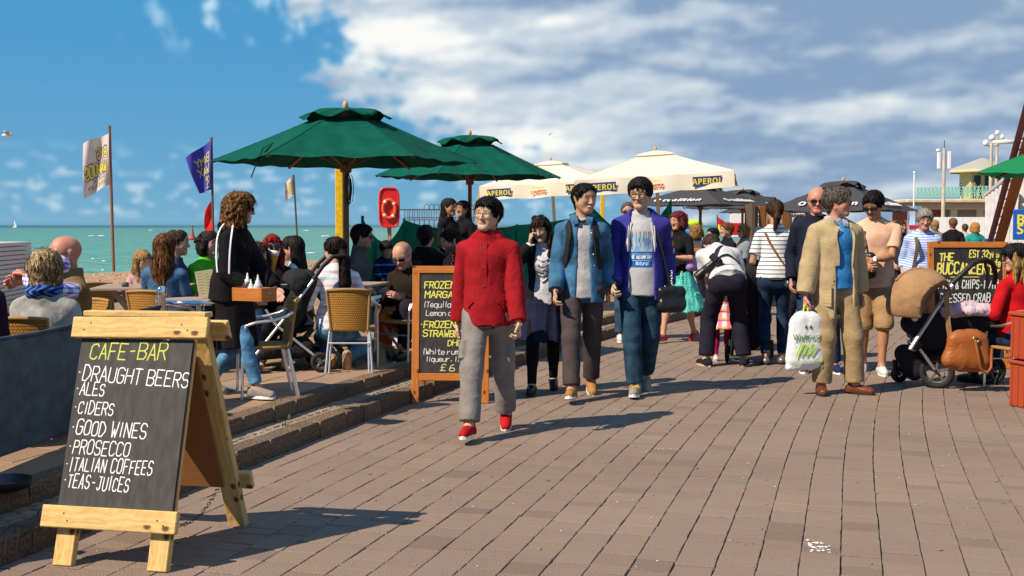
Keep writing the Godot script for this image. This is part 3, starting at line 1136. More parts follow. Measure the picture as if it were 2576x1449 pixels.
# opt: sl sleeve 0..2, hem below pelvis, e thickness, amp folds, open [x, top, bottom] front opening half widths, neck collar height, vneck
func top(p: Dictionary, called: String, m: Material, opt := {}) -> MeshInstance3D:
	var s: float = p.s
	var e: float = opt.get("e", 0.012) * s
	var nd := node_for(p, called, m)
	var t: Basis = p.tor
	var pr := trunk(p, e, opt.get("hem", 0.1) * s)
	var sl: float = opt.get("sl", 2.0)
	var loose: float = opt.get("loose", 0.0) * s
	if sl > 0.0:
		for q in [[p.shL, p.elL, p.wrL], [p.shR, p.elR, p.wrR]]:
			pr.append_array(limb(q[0], q[1], q[2], [0.045 * s + e * 0.8, 0.039 * s + e + loose, 0.032 * s + e * 0.8 + loose], sl, 0.009))
	var nk: float = opt.get("neck", 0.02) * s
	pr.append(cap(p.neck + t * Vector3(0, -0.05, -0.0) * s, p.neck + t * Vector3(0, 0.0, 0.008) * s + t.y * nk, 0.064 * s + e, (0.056 * s + e) * opt.get("neckr", 1.0), 0.02, Vector3.ZERO, 1.0, 0, 2))
	if opt.has("hood"):
		# hood lying on the back and round the neck
		var hr: float = opt.hood * s
		pr.append(cap(p.neck + t * Vector3(0.085, -0.005, 0.03) * s, p.neck + t * Vector3(0.055, 0.0, -0.075) * s, hr * 0.75, hr, 0.02))
		pr.append(cap(p.neck + t * Vector3(-0.085, -0.005, 0.03) * s, p.neck + t * Vector3(-0.055, 0.0, -0.075) * s, hr * 0.75, hr, 0.02))
		pr.append(cap(p.neck + t * Vector3(0.05, -0.01, -0.085) * s, p.neck + t * Vector3(-0.05, -0.01, -0.085) * s, hr * 1.15, hr * 1.15, 0.02))
		pr.append(cap(p.neck + t * Vector3(0, -0.03, -0.1) * s, p.neck + t * Vector3(0, -0.13, -0.115) * s, hr * 1.2, hr * 0.8, 0.03))
	if opt.has("vneck"):
		var vn: Vector2 = opt.vneck * s
		pr.append(cap(p.neck + t * Vector3(0, 0.03, 0.085) * s, p.neck + t * Vector3(0, -vn.y, 0.135) * s, vn.x, 0.008, 0.004, Vector3.ZERO, 1.0, 1))
	if opt.has("open"):
		var w: Array = opt.open
		var ox: float = w[2] if w.size() > 2 else 0.0
		pr.append(cap(p.neck + t * Vector3(ox, 0.05, 0.095) * s, p.pel + t * Vector3(ox, 0.30, 0.20) * s, w[0] * s, lerpf(w[0], w[1], 0.5) * s, 0.006, t.z, 0.5, 1))
		pr.append(cap(p.pel + t * Vector3(ox, 0.30, 0.20) * s, p.pel + t * Vector3(ox, -opt.get("hem", 0.1) - 0.12, 0.21) * s, lerpf(w[0], w[1], 0.5) * s, w[1] * s, 0.006, t.z, 0.5, 1))
	pr.append(cap(p.neck + t * Vector3(0, 0.02, 0.005) * s, p.neck + t * Vector3(0, 0.12, 0.03) * s, (0.05 * s + e * 0.4) * opt.get("neckr", 1.0), 0.07 * s, 0.006, Vector3.ZERO, 1.0, 1))
	var far: int = p.lod
	var ex := {"amp": -opt.get("amp", 0.008) * 0.85, "noise": folds(opt.get("nf", 3.4), 11 + int(p.jit)), "nscale": opt.get("nscale", Vector3(1.0, 0.75, 1.0)), "uvspace": Transform3D(t, p.pel).affine_inverse()}
	grow(nd, pr, [0.0118, 0.0165, 0.027][far] * clampf(s, 0.7, 1), ex)
	return nd

func legs(p: Dictionary, called: String, m: Material, opt := {}) -> MeshInstance3D:
	var s: float = p.s
	var e: float = opt.get("e", 0.012) * s
	var nd := node_for(p, called, m)
	var t: Basis = p.tor
	var gw: float = p.girth
	var upto: float = opt.get("len", 1.93)
	var rise: float = opt.get("rise", 0.10)
	var lw: float = opt.get("wide", 0.058)
	var pr := []
	var hip := (0.150 if p.f else 0.136) * s * gw + e
	pr.append(cap(p.pel + Vector3(0, -0.03, 0) * s, p.pel + t * Vector3(0, rise, 0) * s, hip, hip * 0.9, 0.04, t.z, 1.30, 0, 2))
	pr.append(cap(p.hipL + Vector3(0, 0.01, -0.035) * s, p.hipL + Vector3(0, -0.03, -0.03) * s, 0.082 * s + e, 0.080 * s + e, 0.05))
	pr.append(cap(p.hipR + Vector3(0, 0.01, -0.035) * s, p.hipR + Vector3(0, -0.03, -0.03) * s, 0.082 * s + e, 0.080 * s + e, 0.05))
	for q in [[p.hipL, p.knL, p.anL], [p.hipR, p.knR, p.anR]]:
		pr.append_array(limb(q[0] + Vector3(0, -0.02, 0), q[1], q[2], [0.085 * s + e, opt.get("knee", 0.062) * s + e, lw * s], upto, 0.03))
	if upto > 1.4:
		for q in [[p.knL, p.anL], [p.knR, p.anR]]:
			pr.append(cap(q[0].lerp(q[1], 0.18) + Vector3(0, 0, -0.016) * s, q[0].lerp(q[1], 0.46) + Vector3(0, 0, -0.012) * s, 0.055 * s * (0.9 + 0.1 * gw), 0.050 * s * (0.9 + 0.1 * gw), 0.03))
	if opt.has("cargo"):
		for q in [[p.hipL, p.knL, 1.0], [p.hipR, p.knR, -1.0]]:
			var o: Vector3 = Vector3(q[2] * 0.062 * s, 0, 0.03 * s)
			pr.append(cap(q[0].lerp(q[1], 0.52) + o, q[0].lerp(q[1], 0.85) + o, 0.058 * s, 0.052 * s, 0.01, Vector3(1, 0, 0), 1.5, 0, 3))
	var ex := {"amp": -opt.get("amp", 0.009) * 0.6, "noise": folds(opt.get("nf", 3.6), 31 + int(p.jit)), "nscale": opt.get("nscale", Vector3(0.9, 1.3, 0.9)), "uvspace": Transform3D(Basis(), p.pel).affine_inverse()}
	var far: int = p.lod
	grow(nd, pr, [0.0122, 0.018, 0.028][far] * clampf(s, 0.7, 1), ex)
	return nd

func skirt(p: Dictionary, called: String, m: Material, length: float, flare: float, opt := {}) -> MeshInstance3D:
	var s: float = p.s
	var nd := node_for(p, called, m)
	var t: Basis = p.tor
	var hip := 0.165 * s * float(p.girth) + 0.012
	var pr := [cap(p.pel + t * Vector3(0, 0.1, 0) * s, p.pel + Vector3(0, -0.06, 0) * s, hip * 0.85, hip, 0.03, t.z, 1.25, 0, 1),
		cap(p.pel + Vector3(0, -0.06, 0) * s, p.pel + Vector3(0, -length, opt.get("sway", 0.0)) * s, hip, flare * s, 0.03, t.z, 1.2, 0, 2)]
	grow(nd, pr, [0.0105, 0.014, 0.025][p.lod], {"amp": opt.get("amp", 0.018), "noise": noise(6.0, 41 + int(p.jit), 2), "nscale": Vector3(1.4, 0.12, 1.4), "uvspace": Transform3D(Basis(), p.pel).affine_inverse()})
	return nd

func shoes(p: Dictionary, called: String, m: Material, sole: Material, opt := {}) -> void:
	var s: float = p.s
	var st: float = opt.get("sole", 0.026)
	for q in [[p.anL, p.fL], [p.anR, p.fR]]:
		var nd := node_for(p, called, m)
		var a: Vector3 = q[0]
		var f: Basis = q[1]
		var F := func(x: float, y: float, z: float) -> Vector3: return a + f * (Vector3(x, y, z) * s)
		var pr := [cap(F.call(0, -0.045, -0.042), F.call(0, -0.052, 0.135), 0.041 * s, 0.036 * s, 0.03),
			cap(F.call(0, -0.03, 0.03), F.call(0, -0.05, 0.09), 0.036 * s, 0.032 * s, 0.03),
			cap(F.call(0, -0.05, -0.035), F.call(0, opt.get("cuff", -0.005), -0.012), 0.041 * s, 0.043 * s, 0.02, Vector3.ZERO, 1.0, 0, 2)]
		pr.append(cap(F.call(-0.3, -0.29, 0.0), F.call(0.3, -0.29, 0.0), 0.222 * s, 0.222 * s, 0.004, f.z, 0.12, 1))
		grow(nd, pr, [0.007, 0.011, 0.02][p.lod] * clampf(s, 0.6, 1), {"color": Color.WHITE})
		var b := mb()
		b.tr = Transform3D(f * s, a)
		var ol := []
		for k in 14:
			var an := TAU * k / 14
			var z := cos(an) * 0.128 + 0.045
			var w := 0.043 + 0.006 * cos(an) - (0.006 if cos(an) < -0.4 else 0.0)
			ol.append(Vector2(sin(an) * w, z))
		b.slab(ol, -0.085, -0.085 + st / s, 0.003)
		part("sole", b.done(), sole, nd)

func hair(p: Dictionary, style: String, col: Color, opt := {}) -> MeshInstance3D:
	var hs: float = p.hs
	var hb: Basis = p.hb
	var hc: Vector3 = p.headc
	var H := func(x: float, y: float, z: float) -> Vector3: return hc + hb * (Vector3(x, y, z) * hs)
	var nd := node_for(p, opt.get("called", "hair"), MATS.hair)
	var th: float = opt.get("thick", 0.012)
	var pr := [cap(H.call(0, 0.034, -0.036), H.call(0, 0.04, 0.018), (0.079 + th) * hs, (0.074 + th) * hs, 0.02, hb.x, 1.05)]
	var line: float = opt.get("line", 0.062)
	var amp: float = opt.get("amp", 0.004)
	var nsc := Vector3(1, 0.35, 1)
	var nf := 40.0
	match style:
		"short":
			pr.append(cap(H.call(0, 0.0, -0.05), H.call(0, -0.055, -0.052), (0.07 + th * 0.7) * hs, 0.05 * hs, 0.02, hb.x, 1.0))
			pr.append(cap(H.call(0.072, 0.03, 0.0), H.call(0.073, -0.012, 0.012), (0.012 + th * 0.6) * hs, 0.007 * hs, 0.01))
			pr.append(cap(H.call(-0.072, 0.03, 0.0), H.call(-0.073, -0.012, 0.012), (0.012 + th * 0.6) * hs, 0.007 * hs, 0.01))
		"bob":
			pr.append(cap(H.call(0, 0.0, -0.04), H.call(0, -0.08, -0.045), (0.082 + th) * hs, (0.07 + th * 0.5) * hs, 0.03))
			for sx in [-1, 1]:
				pr.append(cap(H.call(0.075 * sx, 0.03, 0.0), H.call(0.082 * sx, -0.07, 0.01), 0.028 * hs, 0.022 * hs, 0.02))
		"long":
			var L: float = opt.get("len", 0.3)
			pr.append(cap(H.call(0, 0.0, -0.05), hc + Vector3(0, -L * 0.55, 0) * hs + hb * Vector3(0, 0, -0.075) * hs, (0.075 + th) * hs, (0.085 + th) * hs, 0.03, hb.z, 1.25))
			pr.append(cap(hc + Vector3(0, -L * 0.55, 0) * hs + hb * Vector3(0, 0, -0.075) * hs, hc + Vector3(0, -L, 0) * hs + hb * Vector3(0, 0, -0.085) * hs, (0.085 + th) * hs, opt.get("tip", 0.06) * hs, 0.03, hb.z, 1.5))
			if not opt.get("noside", false):
				for sx in [-1, 1]:
					pr.append(cap(H.call(0.07 * sx, 0.04, 0.02), H.call(0.088 * sx, -0.06, 0.02), 0.024 * hs, 0.026 * hs, 0.02))
					pr.append(cap(H.call(0.088 * sx, -0.06, 0.02), hc + hb * Vector3(0.085 * sx, 0, 0.035) * hs + Vector3(0, -L * 0.9, 0) * hs, 0.026 * hs, 0.018 * hs, 0.02))
			amp = opt.get("amp", 0.007)
			nsc = Vector3(1, 0.12, 1)
		"tail":
			pr.append(cap(H.call(0, 0.01, -0.06), H.call(0, -0.03, -0.05), (0.06 + th) * hs, 0.05 * hs, 0.02))
			for sx in [-1, 1]:
				pr.append(cap(H.call(0.07 * sx, 0.03, 0.0), H.call(0.07 * sx, -0.01, -0.02), 0.018 * hs, 0.012 * hs, 0.015))
			var T: Array = opt.get("tail", [Vector3(0, 0.02, -0.115), Vector3(0, -0.12, -0.15), Vector3(0, -0.28, -0.14)])
			var R: Array = opt.get("tailr", [0.028, 0.04, 0.018])
			for k in T.size() - 1:
				pr.append(cap(hc + hb * Vector3(T[k].x, 0, T[k].z) * hs + Vector3(0, T[k].y, 0) * hs, hc + hb * Vector3(T[k + 1].x, 0, T[k + 1].z) * hs + Vector3(0, T[k + 1].y, 0) * hs, R[k] * hs, R[k + 1] * hs, 0.015))
			nsc = Vector3(1, 0.15, 1)
		"curly":
			var L2: float = opt.get("len", 0.16)
			var rr := RandomNumberGenerator.new()
			rr.seed = 7 + int(p.jit)
			pr.append(cap(H.call(0, 0.0, -0.045), H.call(0, -L2 * 0.85, -0.045), (0.085 + th) * hs, (0.085 + th) * hs, 0.03))
			for sx in [-1, 1]:
				pr.append(cap(H.call(0.075 * sx, 0.03, 0.0), H.call(0.092 * sx, -L2 * 0.8, 0.015), 0.034 * hs, 0.034 * hs, 0.02))
			for k in opt.get("curls", 130):
				var a := rr.randf() * TAU
				var y := rr.randf_range(-L2 * 1.02, 0.11)
				var rad := sqrt(maxf(0.02, 1.0 - pow(maxf(y - 0.02, 0.0) / 0.11, 2.0))) * (0.098 + th)
				var zz := cos(a) * rad - 0.025
				if zz > 0.02 and y < 0.055:
					continue
				var c0: Vector3 = H.call(sin(a) * rad * 0.97, y, zz)
				var c1: Vector3 = c0 + hb * Vector3(rr.randf_range(-0.012, 0.012), rr.randf_range(-0.03, -0.01), rr.randf_range(-0.012, 0.012)) * hs
				var r0 := rr.randf_range(0.008, 0.015) * hs
				pr.append(cap(c0, c1, r0, r0 * 0.8, 0.004))
			amp = opt.get("amp", 0.006)
			nsc = Vector3(1, 0.8, 1)
	# the face stays free
	pr.append(cap(H.call(0, -0.16, 0.112), H.call(0, line - 0.075, 0.108), 0.078 * hs, 0.074 * hs, 0.008, Vector3.ZERO, 1.0, 1))
	if opt.get("fringe", 0.0) > 0.0:
		var fr: float = opt.fringe
		for k in 9:
			var x := -0.058 + k * 0.0145
			var zf := sqrt(maxf(0.0, 0.092 * 0.092 - x * x * 0.95))
			pr.append(cap(H.call(x * 0.9, 0.085, zf - 0.012), H.call(x + opt.get("sweep", 0.006), line - fr * (0.7 + 0.3 * sin(k * 2.3)), zf + 0.006), 0.013 * hs, 0.006 * hs, 0.005))
	var f := noise(55.0, 5 + int(p.jit), 2)
	var alt: Color = opt.get("alt", Color(col.r * 1.9, col.g * 1.8, col.b * 1.7))
	var inv := hb.inverse()
	var paint := func(v: Vector3) -> Color:
		var q: Vector3 = inv * (v - hc)
		var k := clampf(0.35 + f.get_noise_3d(q.x * 1.5, q.y * 0.12, q.z * 1.5) * 0.9, 0, 1)
		return col.lerp(alt, k)
	grow(nd, pr, [0.007, 0.0098, 0.016][p.lod] * clampf(hs, 0.75, 1), {"amp": amp, "noise": noise(nf, 15 + int(p.jit), 2), "nscale": nsc, "paint": paint, "strands": [0, 0, 0][p.lod] if style == "none" else int([1500, 500, 0][p.lod] * opt.get("strand", 1.0)), "slen": opt.get("slen", 0.035 if style == "short" else 0.06)})
	return nd

func glasses(p: Dictionary, dark: bool, opt := {}) -> void:
	var hs: float = p.hs
	var b := mb()
	var base := Transform3D(p.hb * hs, p.headc)
	if opt.has("up"):
		base = base * Transform3D(Basis.from_euler(Vector3(-0.75, 0, 0)), Vector3(0, 0.062, -0.045))
	b.tr = base
	var lw: float = opt.get("w", 0.027)
	var lh: float = opt.get("h", 0.017)
	var fr: float = opt.get("wire", 0.0018)
	for sx in [-1, 1]:
		var ring := []
		for k in 16:
			var a := TAU * k / 16
			var cx := cos(a)
			var sy := sin(a)
			ring.append(Vector3(sx * 0.033 + signf(cx) * pow(absf(cx), 0.7) * lw, signf(sy) * pow(absf(sy), 0.7) * lh - 0.002, 0.1015 - absf(sx * 0.033 + cx * lw) * 0.16))
		b.tube(ring, fr, 6, false, true)
		b.tube([Vector3(sx * 0.061, 0.006, 0.09), Vector3(sx * 0.0745, 0.006, 0.06), Vector3(sx * 0.079, 0.004, -0.012)], fr, 6)
		if dark:
			var l := mb()
			l.tr = base
			var poly := []
			for q in ring:
				poly.append(q)
			l.poly(poly, Vector3(0, 0, 1))
			part("lens", l.done(), MATS.lens_dark, p.root)
	b.tube([Vector3(-0.008, 0.004, 0.1), Vector3(0, 0.007, 0.105), Vector3(0.008, 0.004, 0.1)], fr, 6)
	part("glasses", b.done(), MATS.metal_dark if not opt.has("m") else opt.m, p.root)

# a point on the front (side 1) or back (side -1) of the torso, just off a garment of thickness e
func onto(p: Dictionary, x: float, y: float, e: float, side := 1.0) -> Vector3:
	var s: float = p.s
	var g: float = p.girth
	var fem: bool = p.f
	var hw := [[-0.5, 0.166 if fem else 0.152], [0.05, 0.158 if fem else 0.145], [0.18, 0.12 if fem else 0.134], [0.335, 0.134 if fem else 0.149], [0.44, 0.112], [0.54, 0.06]]
	var w := 0.15
	for k in hw.size() - 1:
		if y >= hw[k][0] and y <= hw[k + 1][0]:
			w = lerpf(hw[k][1], hw[k + 1][1], (y - hw[k][0]) / (hw[k + 1][0] - hw[k][0]))
	var A := w * s * g + e * s
	var z := A / 1.29 * sqrt(maxf(0.03, 1.0 - pow(x * s / A, 2.0)))
	if fem and side > 0.0 and absf(y - 0.33) < 0.1:
		z = maxf(z, (0.085 + 0.05 * sqrt(maxf(0.0, 1.0 - pow((y - 0.33) / 0.1, 2.0)))) * s + e * s * 0.8)
	return p.pel + p.tor * Vector3(x * s, y * s, side * z)

# a strap that follows given points (local to the person)
func strap(p: Dictionary, called: String, pts: Array, w: float, m: Material, thick := 0.006) -> MeshInstance3D:
	var c := Curve3D.new()
	for q in pts:
		c.add_point(q)
	var b := mb()
	for k in pts.size():
		if k > 0 and k < pts.size() - 1:
			var tg: Vector3 = (pts[k + 1] - pts[k - 1]) * 0.22
			c.set_point_in(k, -tg)
			c.set_point_out(k, tg)
	var bp := c.tessellate_even_length(4, 0.04)
	var ctr: Vector3 = p.pel + p.tor * Vector3(0, 0.3, 0)
	for k in bp.size() - 1:
		var mid := (bp[k] + bp[k + 1]) * 0.5
		var out := mid - ctr
		var dir := (bp[k + 1] - bp[k]).normalized()
		out = (out - dir * out.dot(dir)).normalized()
		var x := out.cross(dir).normalized()
		b.box(mid, Vector3(w, (bp[k + 1] - bp[k]).length() + 0.006, thick), Basis(x, dir, x.cross(dir)), 0.001)
	return part(called, b.done(), m, p.root)
# ---------------------------------------------------------------- the promenade runs along a gentle curve
var LINE: Array = []
func lay_line() -> void:
	var p := Vector3(-2.35, 0, -4.5)
	var back := []
	var h := deg_to_rad(16.0)
	for k in 160:
		back.append([p - Vector3(sin(h), 0, -cos(h)) * 0.05 * (k + 1), h])
	back.reverse()
	LINE = back
	var s := 0.0
	for k in 1600:
		h = deg_to_rad(minf(16.0 + 0.85 * maxf(0.0, s - 3.0), 29.0))
		LINE.append([p, h])
		p += Vector3(sin(h), 0, -cos(h)) * 0.05
		s += 0.05

func road(s: float, w: float, y := 0.0) -> Vector3:
	var k := clampf((s + 8.0) / 0.05, 0, LINE.size() - 2.0)
	var i := int(k)
	var f := k - i
	var p: Vector3 = LINE[i][0].lerp(LINE[i + 1][0], f)
	var h: float = lerpf(LINE[i][1], LINE[i + 1][1], f)
	return p + Vector3(cos(h) * w, y, sin(h) * w)

func road_yaw(s: float) -> float:
	return LINE[clampi(int((s + 8.0) / 0.05), 0, LINE.size() - 1)][1]

func seen(p: Vector3, margin := 0.12) -> bool:
	if p.z > -3.0:
		return false
	var q := p - EYE
	var zc := -q.y * sin(PITCH) - q.z * cos(PITCH)
	var yc := q.y * cos(PITCH) - q.z * sin(PITCH)
	return absf(q.x / zc) < 0.4364 + margin and absf(yc / zc) < 0.2455 + margin

# stones laid in courses along the curve. rows: w from, w to; lengths to pick from
func lay(parent: Node, called: String, w0: float, w1: float, rows: int, s0: float, s1: float, lens: Array, y: float, gaps: Vector2, tones: Array, m: Material, opt := {}) -> void:
	var list := []
	var rw := (w1 - w0) / rows
	var limit: int = opt.get("limit", 300)
	for r in rows:
		var s: float = s0 - rng.randf() * 0.3
		while s < s1:
			var L: float = lens[rng.randi() % lens.size()] * rng.randf_range(0.97, 1.03)
			var mid := road(s + L * 0.5, w0 + rw * (r + 0.5), y)
			if seen(mid, 0.3) or opt.get("all", false):
				list.append([mid.distance_to(EYE), s, L, w0 + rw * r, rw])
			s += L
	list.sort_custom(func(a, b): return a[0] < b[0])
	var rest := mb()
	var stain := noise(0.7, 33, 3)
	var bev: float = opt.get("bevel", 0.006)
	var dip: float = opt.get("dip", 0.0025)
	var depth: float = opt.get("depth", 0.03)
	for k in list.size():
		var q: Array = list[k]
		var b: MB = mb() if k < limit else rest
		var o := road(q[1] + q[2] * 0.5, q[3] + q[4] * 0.5, 0)
		var g := gaps * 0.5
		if rng.randf() < 0.25:
			g.y *= rng.randf_range(1.0, 2.6)
		var ol := []
		for c in [[0.0, 0.0], [0.0, 1.0], [1.0, 1.0], [1.0, 0.0]]:
			var P := road(lerpf(q[1] + g.y, q[1] + q[2] - g.y, c[0]), lerpf(q[3] + g.x, q[3] + q[4] - g.x, c[1]), 0)
			var jt: float = opt.get("jit", 0.002)
			ol.append(Vector2(P.x - o.x + rng.randf_range(-jt, jt), P.z - o.z + rng.randf_range(-jt, jt)))
		var tone: Color = tones[rng.randi() % tones.size()]
		var sh := rng.randf_range(0.965, 1.03) * (1.0 + 0.14 * stain.get_noise_2d(o.x, o.z))
		if rng.randf() < 0.05:
			sh *= rng.randf_range(0.8, 0.92)
		b.col = Color(tone.r * sh, tone.g * sh, tone.b * sh)
		var tilt := Basis.from_euler(Vector3(rng.randf_range(-1, 1) * dip * 4.0, 0, rng.randf_range(-1, 1) * dip * 4.0))
		var top_y := y + rng.randf_range(-dip, dip)
		if k < limit:
			b.tr = Transform3D(tilt, Vector3.ZERO)
			b.slab(ol, -depth, 0.0, bev)
			var nd := part(called, b.done(), m, parent)
			nd.position = Vector3(o.x, top_y, o.z)
		else:
			b.tr = Transform3D(tilt, Vector3(o.x, top_y, o.z))
			b.slab(ol, -depth, 0.0, bev)
	if list.size() > limit:
		var nd := part(called + "_rows", rest.done(), m, parent)
		nd.set_meta("kind", "stuff")

func setting() -> void:
	lay_line()
	# bedding under the stones
	var bed := mat("bedding", lin(0.20, 0.15, 0.11), 0.95, {"tex": speck("grit", 0.12, 0.35, 1.0, 512, 3), "tri": 1.4})
	var b := mb()
	var rows := []
	for k in 90:
		var s := -7.5 + k * 0.9
		rows.append([road(s, -0.05, -0.014), road(s, 7.0, -0.014), road(s, 16.0, -0.014), road(s, 45.0, -0.014)])
	for k in rows.size() - 1:
		for q in 3:
			b.poly([rows[k][q], rows[k][q + 1], rows[k + 1][q + 1], rows[k + 1][q]], Vector3.UP)
	var prom := struct("pavement", b.done(), bed)
	var stone := mat("sett", Color.WHITE, 0.9, {"vc": true, "tex": speck("aggregate", 0.16, 0.62, 1.12, 1024, 4), "tri": 1.1, "nrm": bumps("aggregate_n", 0.16, 4.0, 512, 3), "ns": 0.6, "spec": 0.3})
	var T := [Color(0.318, 0.232, 0.180), Color(0.312, 0.226, 0.174), Color(0.310, 0.230, 0.181), Color(0.323, 0.235, 0.180), Color(0.304, 0.228, 0.181), Color(0.312, 0.225, 0.171)]
	lay(prom, "sett", 0.006, 15.67, 90, -1.2, 25.0, [0.11, 0.15, 0.165, 0.165, 0.205], 0.0, Vector2(0.0048, 0.0062), T, stone, {"limit": 300, "dip": 0.002, "bevel": 0.0025, "jit": 0.0026})
	# far paving where single setts can no longer be told apart
	b = mb()
	b.col = Color(0.290, 0.215, 0.170)
	rows = []
	for k in 62:
		var s := 24.9 + k * 0.9
		rows.append([road(s, 0.006, -0.004), road(s, 13.0, -0.004), road(s, 30.0, -0.004), road(s, 44.0, -0.004)])
	for k in rows.size() - 1:
		for q in 3:
			b.poly([rows[k][q], rows[k][q + 1], rows[k + 1][q + 1], rows[k + 1][q]], Vector3.UP)
	struct("far_pavement", b.done(), stone)
	# lower kerb, sett strip, upper kerb, terrace
	var kerbm := mat("kerb_stone", Color.WHITE, 0.92, {"vc": true, "tex": speck("kerb_tone", 0.05, 0.45, 1.1, 512, 5), "tri": 1.6, "nrm": bumps("aggregate_n", 0.16, 4.0, 512, 3), "ns": 0.9, "spec": 0.25})
	var KT := [Color(0.27, 0.185, 0.125), Color(0.235, 0.165, 0.115), Color(0.30, 0.21, 0.14), Color(0.225, 0.168, 0.125)]
	b = mb()
	rows = []
	for k in 60:
		var s := -7.0 + k * 0.9
		rows.append([road(s, -0.02, -0.02), road(s, -0.02, 0.085), road(s, -0.33, 0.085), road(s, -0.36, 0.175), road(s, -9.0, 0.175), road(s, -9.0, -0.2)])
	for k in rows.size() - 1:
		for q in 5:
			b.poly([rows[k][q], rows[k][q + 1], rows[k + 1][q + 1], rows[k + 1][q]], Vector3.UP if q % 2 else Vector3(1, 0.1, 0))
	var base := struct("terrace", b.done(), bed)
	lay(base, "kerb_stone", -0.145, 0.0, 1, -2.0, 34.0, [0.30, 0.34, 0.42], 0.116, Vector2(0.002, 0.008), KT, kerbm, {"bevel": 0.016, "dip": 0.004, "depth": 0.14, "limit": 90})
	lay(base, "kerb_stone", -0.485, -0.34, 1, -2.0, 34.0, [0.34, 0.42, 0.5], 0.208, Vector2(0.002, 0.008), KT, kerbm, {"bevel": 0.016, "dip": 0.004, "depth": 0.14, "limit": 90})
	var PT := [Color(0.37, 0.285, 0.205), Color(0.33, 0.26, 0.19), Color(0.41, 0.315, 0.225), Color(0.30, 0.235, 0.175)]
	lay(base, "strip_sett", -0.34, -0.147, 3, -1.0, 20.0, [0.085, 0.1, 0.115], 0.105, Vector2(0.008, 0.008), PT, stone, {"bevel": 0.01, "dip": 0.003, "depth": 0.025})
	var ST := [Color(0.43, 0.28, 0.18), Color(0.40, 0.26, 0.17), Color(0.46, 0.30, 0.19), Color(0.375, 0.25, 0.17)]
	lay(base, "paving_slab", -9.0, -0.488, 28, -2.0, 44.0, [0.4, 0.4, 0.6], TERR, Vector2(0.006, 0.006), ST, stone, {"bevel": 0.005, "dip": 0.0015, "depth": 0.03})
	# weeds in the kerb joints
	b = mb()
	for k in 200:
		var s := rng.randf_range(-0.5, 14.0)
		if noise(0.8, 9).get_noise_1d(s * 1.5) < 0.05:
			continue
		var lower := rng.randf() < 0.3
		var o := road(s, (-0.30 if not lower else -0.155) + rng.randf_range(-0.03, 0.03), 0.105)
		b.col = Color(0.075, 0.12, 0.02).lerp(Color(0.19, 0.19, 0.03), rng.randf())
		for q in 7:
			var d := Vector3(rng.randf_range(-1, 1), rng.randf_range(0.5, 1.6), rng.randf_range(-1, 1)).normalized()
			var sd := d.cross(Vector3.UP).normalized() * 0.0045
			var hgt := rng.randf_range(0.015, 0.045)
			b.poly([o - sd, o + sd, o + d * hgt + sd * 0.3, o + d * hgt - sd * 0.3], Vector3(0, 0.4, 1))
			o += Vector3(rng.randf_range(-0.015, 0.015), 0, rng.randf_range(-0.015, 0.015))
	var weeds := part("weeds", b.done(), mat("weed", Color.WHITE, 0.7, {"vc": true, "back": lin(0.06, 0.09, 0.01)}))
	weeds.set_meta("kind", "stuff")
	tag(weeds, "low green and yellowish weeds growing along the kerb steps", "weeds")
	# crumbs, petals and gum on the setts
	b = mb()
	for k in 330:
		var o := road(rng.randf_range(-0.5, 9.0), rng.randf_range(0.1, 6.0), 0.003)
		b.col = [Color(0.62, 0.56, 0.46), Color(0.5, 0.3, 0.12), Color(0.66, 0.62, 0.58), Color(0.12, 0.10, 0.09)][rng.randi() % 4]
		if k % 3 == 0:
			b.col = Color(0.13, 0.11, 0.10).lerp(Color(0.4, 0.37, 0.34), rng.randf())
			b.ball(o, Vector3(rng.randf_range(0.006, 0.013), 0.0016, rng.randf_range(0.006, 0.013)), 8)
			continue
		b.ball(o, Vector3(rng.randf_range(0.002, 0.008), 0.0022, rng.randf_range(0.002, 0.007)), 6)
	var o2 := ground(2060, 1377)
	b.col = Color(0.72, 0.71, 0.69)
	for k in 26:
		b.ball(o2 + Vector3(rng.randfn(0, 0.03), 0.003, rng.randfn(0, 0.05)), Vector3(rng.randf_range(0.004, 0.016), 0.002, rng.randf_range(0.002, 0.012)), 6)
	var lit := part("litter", b.done(), mat("crumb", Color.WHITE, 0.8, {"vc": true}))
	lit.set_meta("kind", "stuff")
	tag(lit, "pale crumbs, droppings and specks scattered on the brown setts", "litter")
	beach_and_sea()

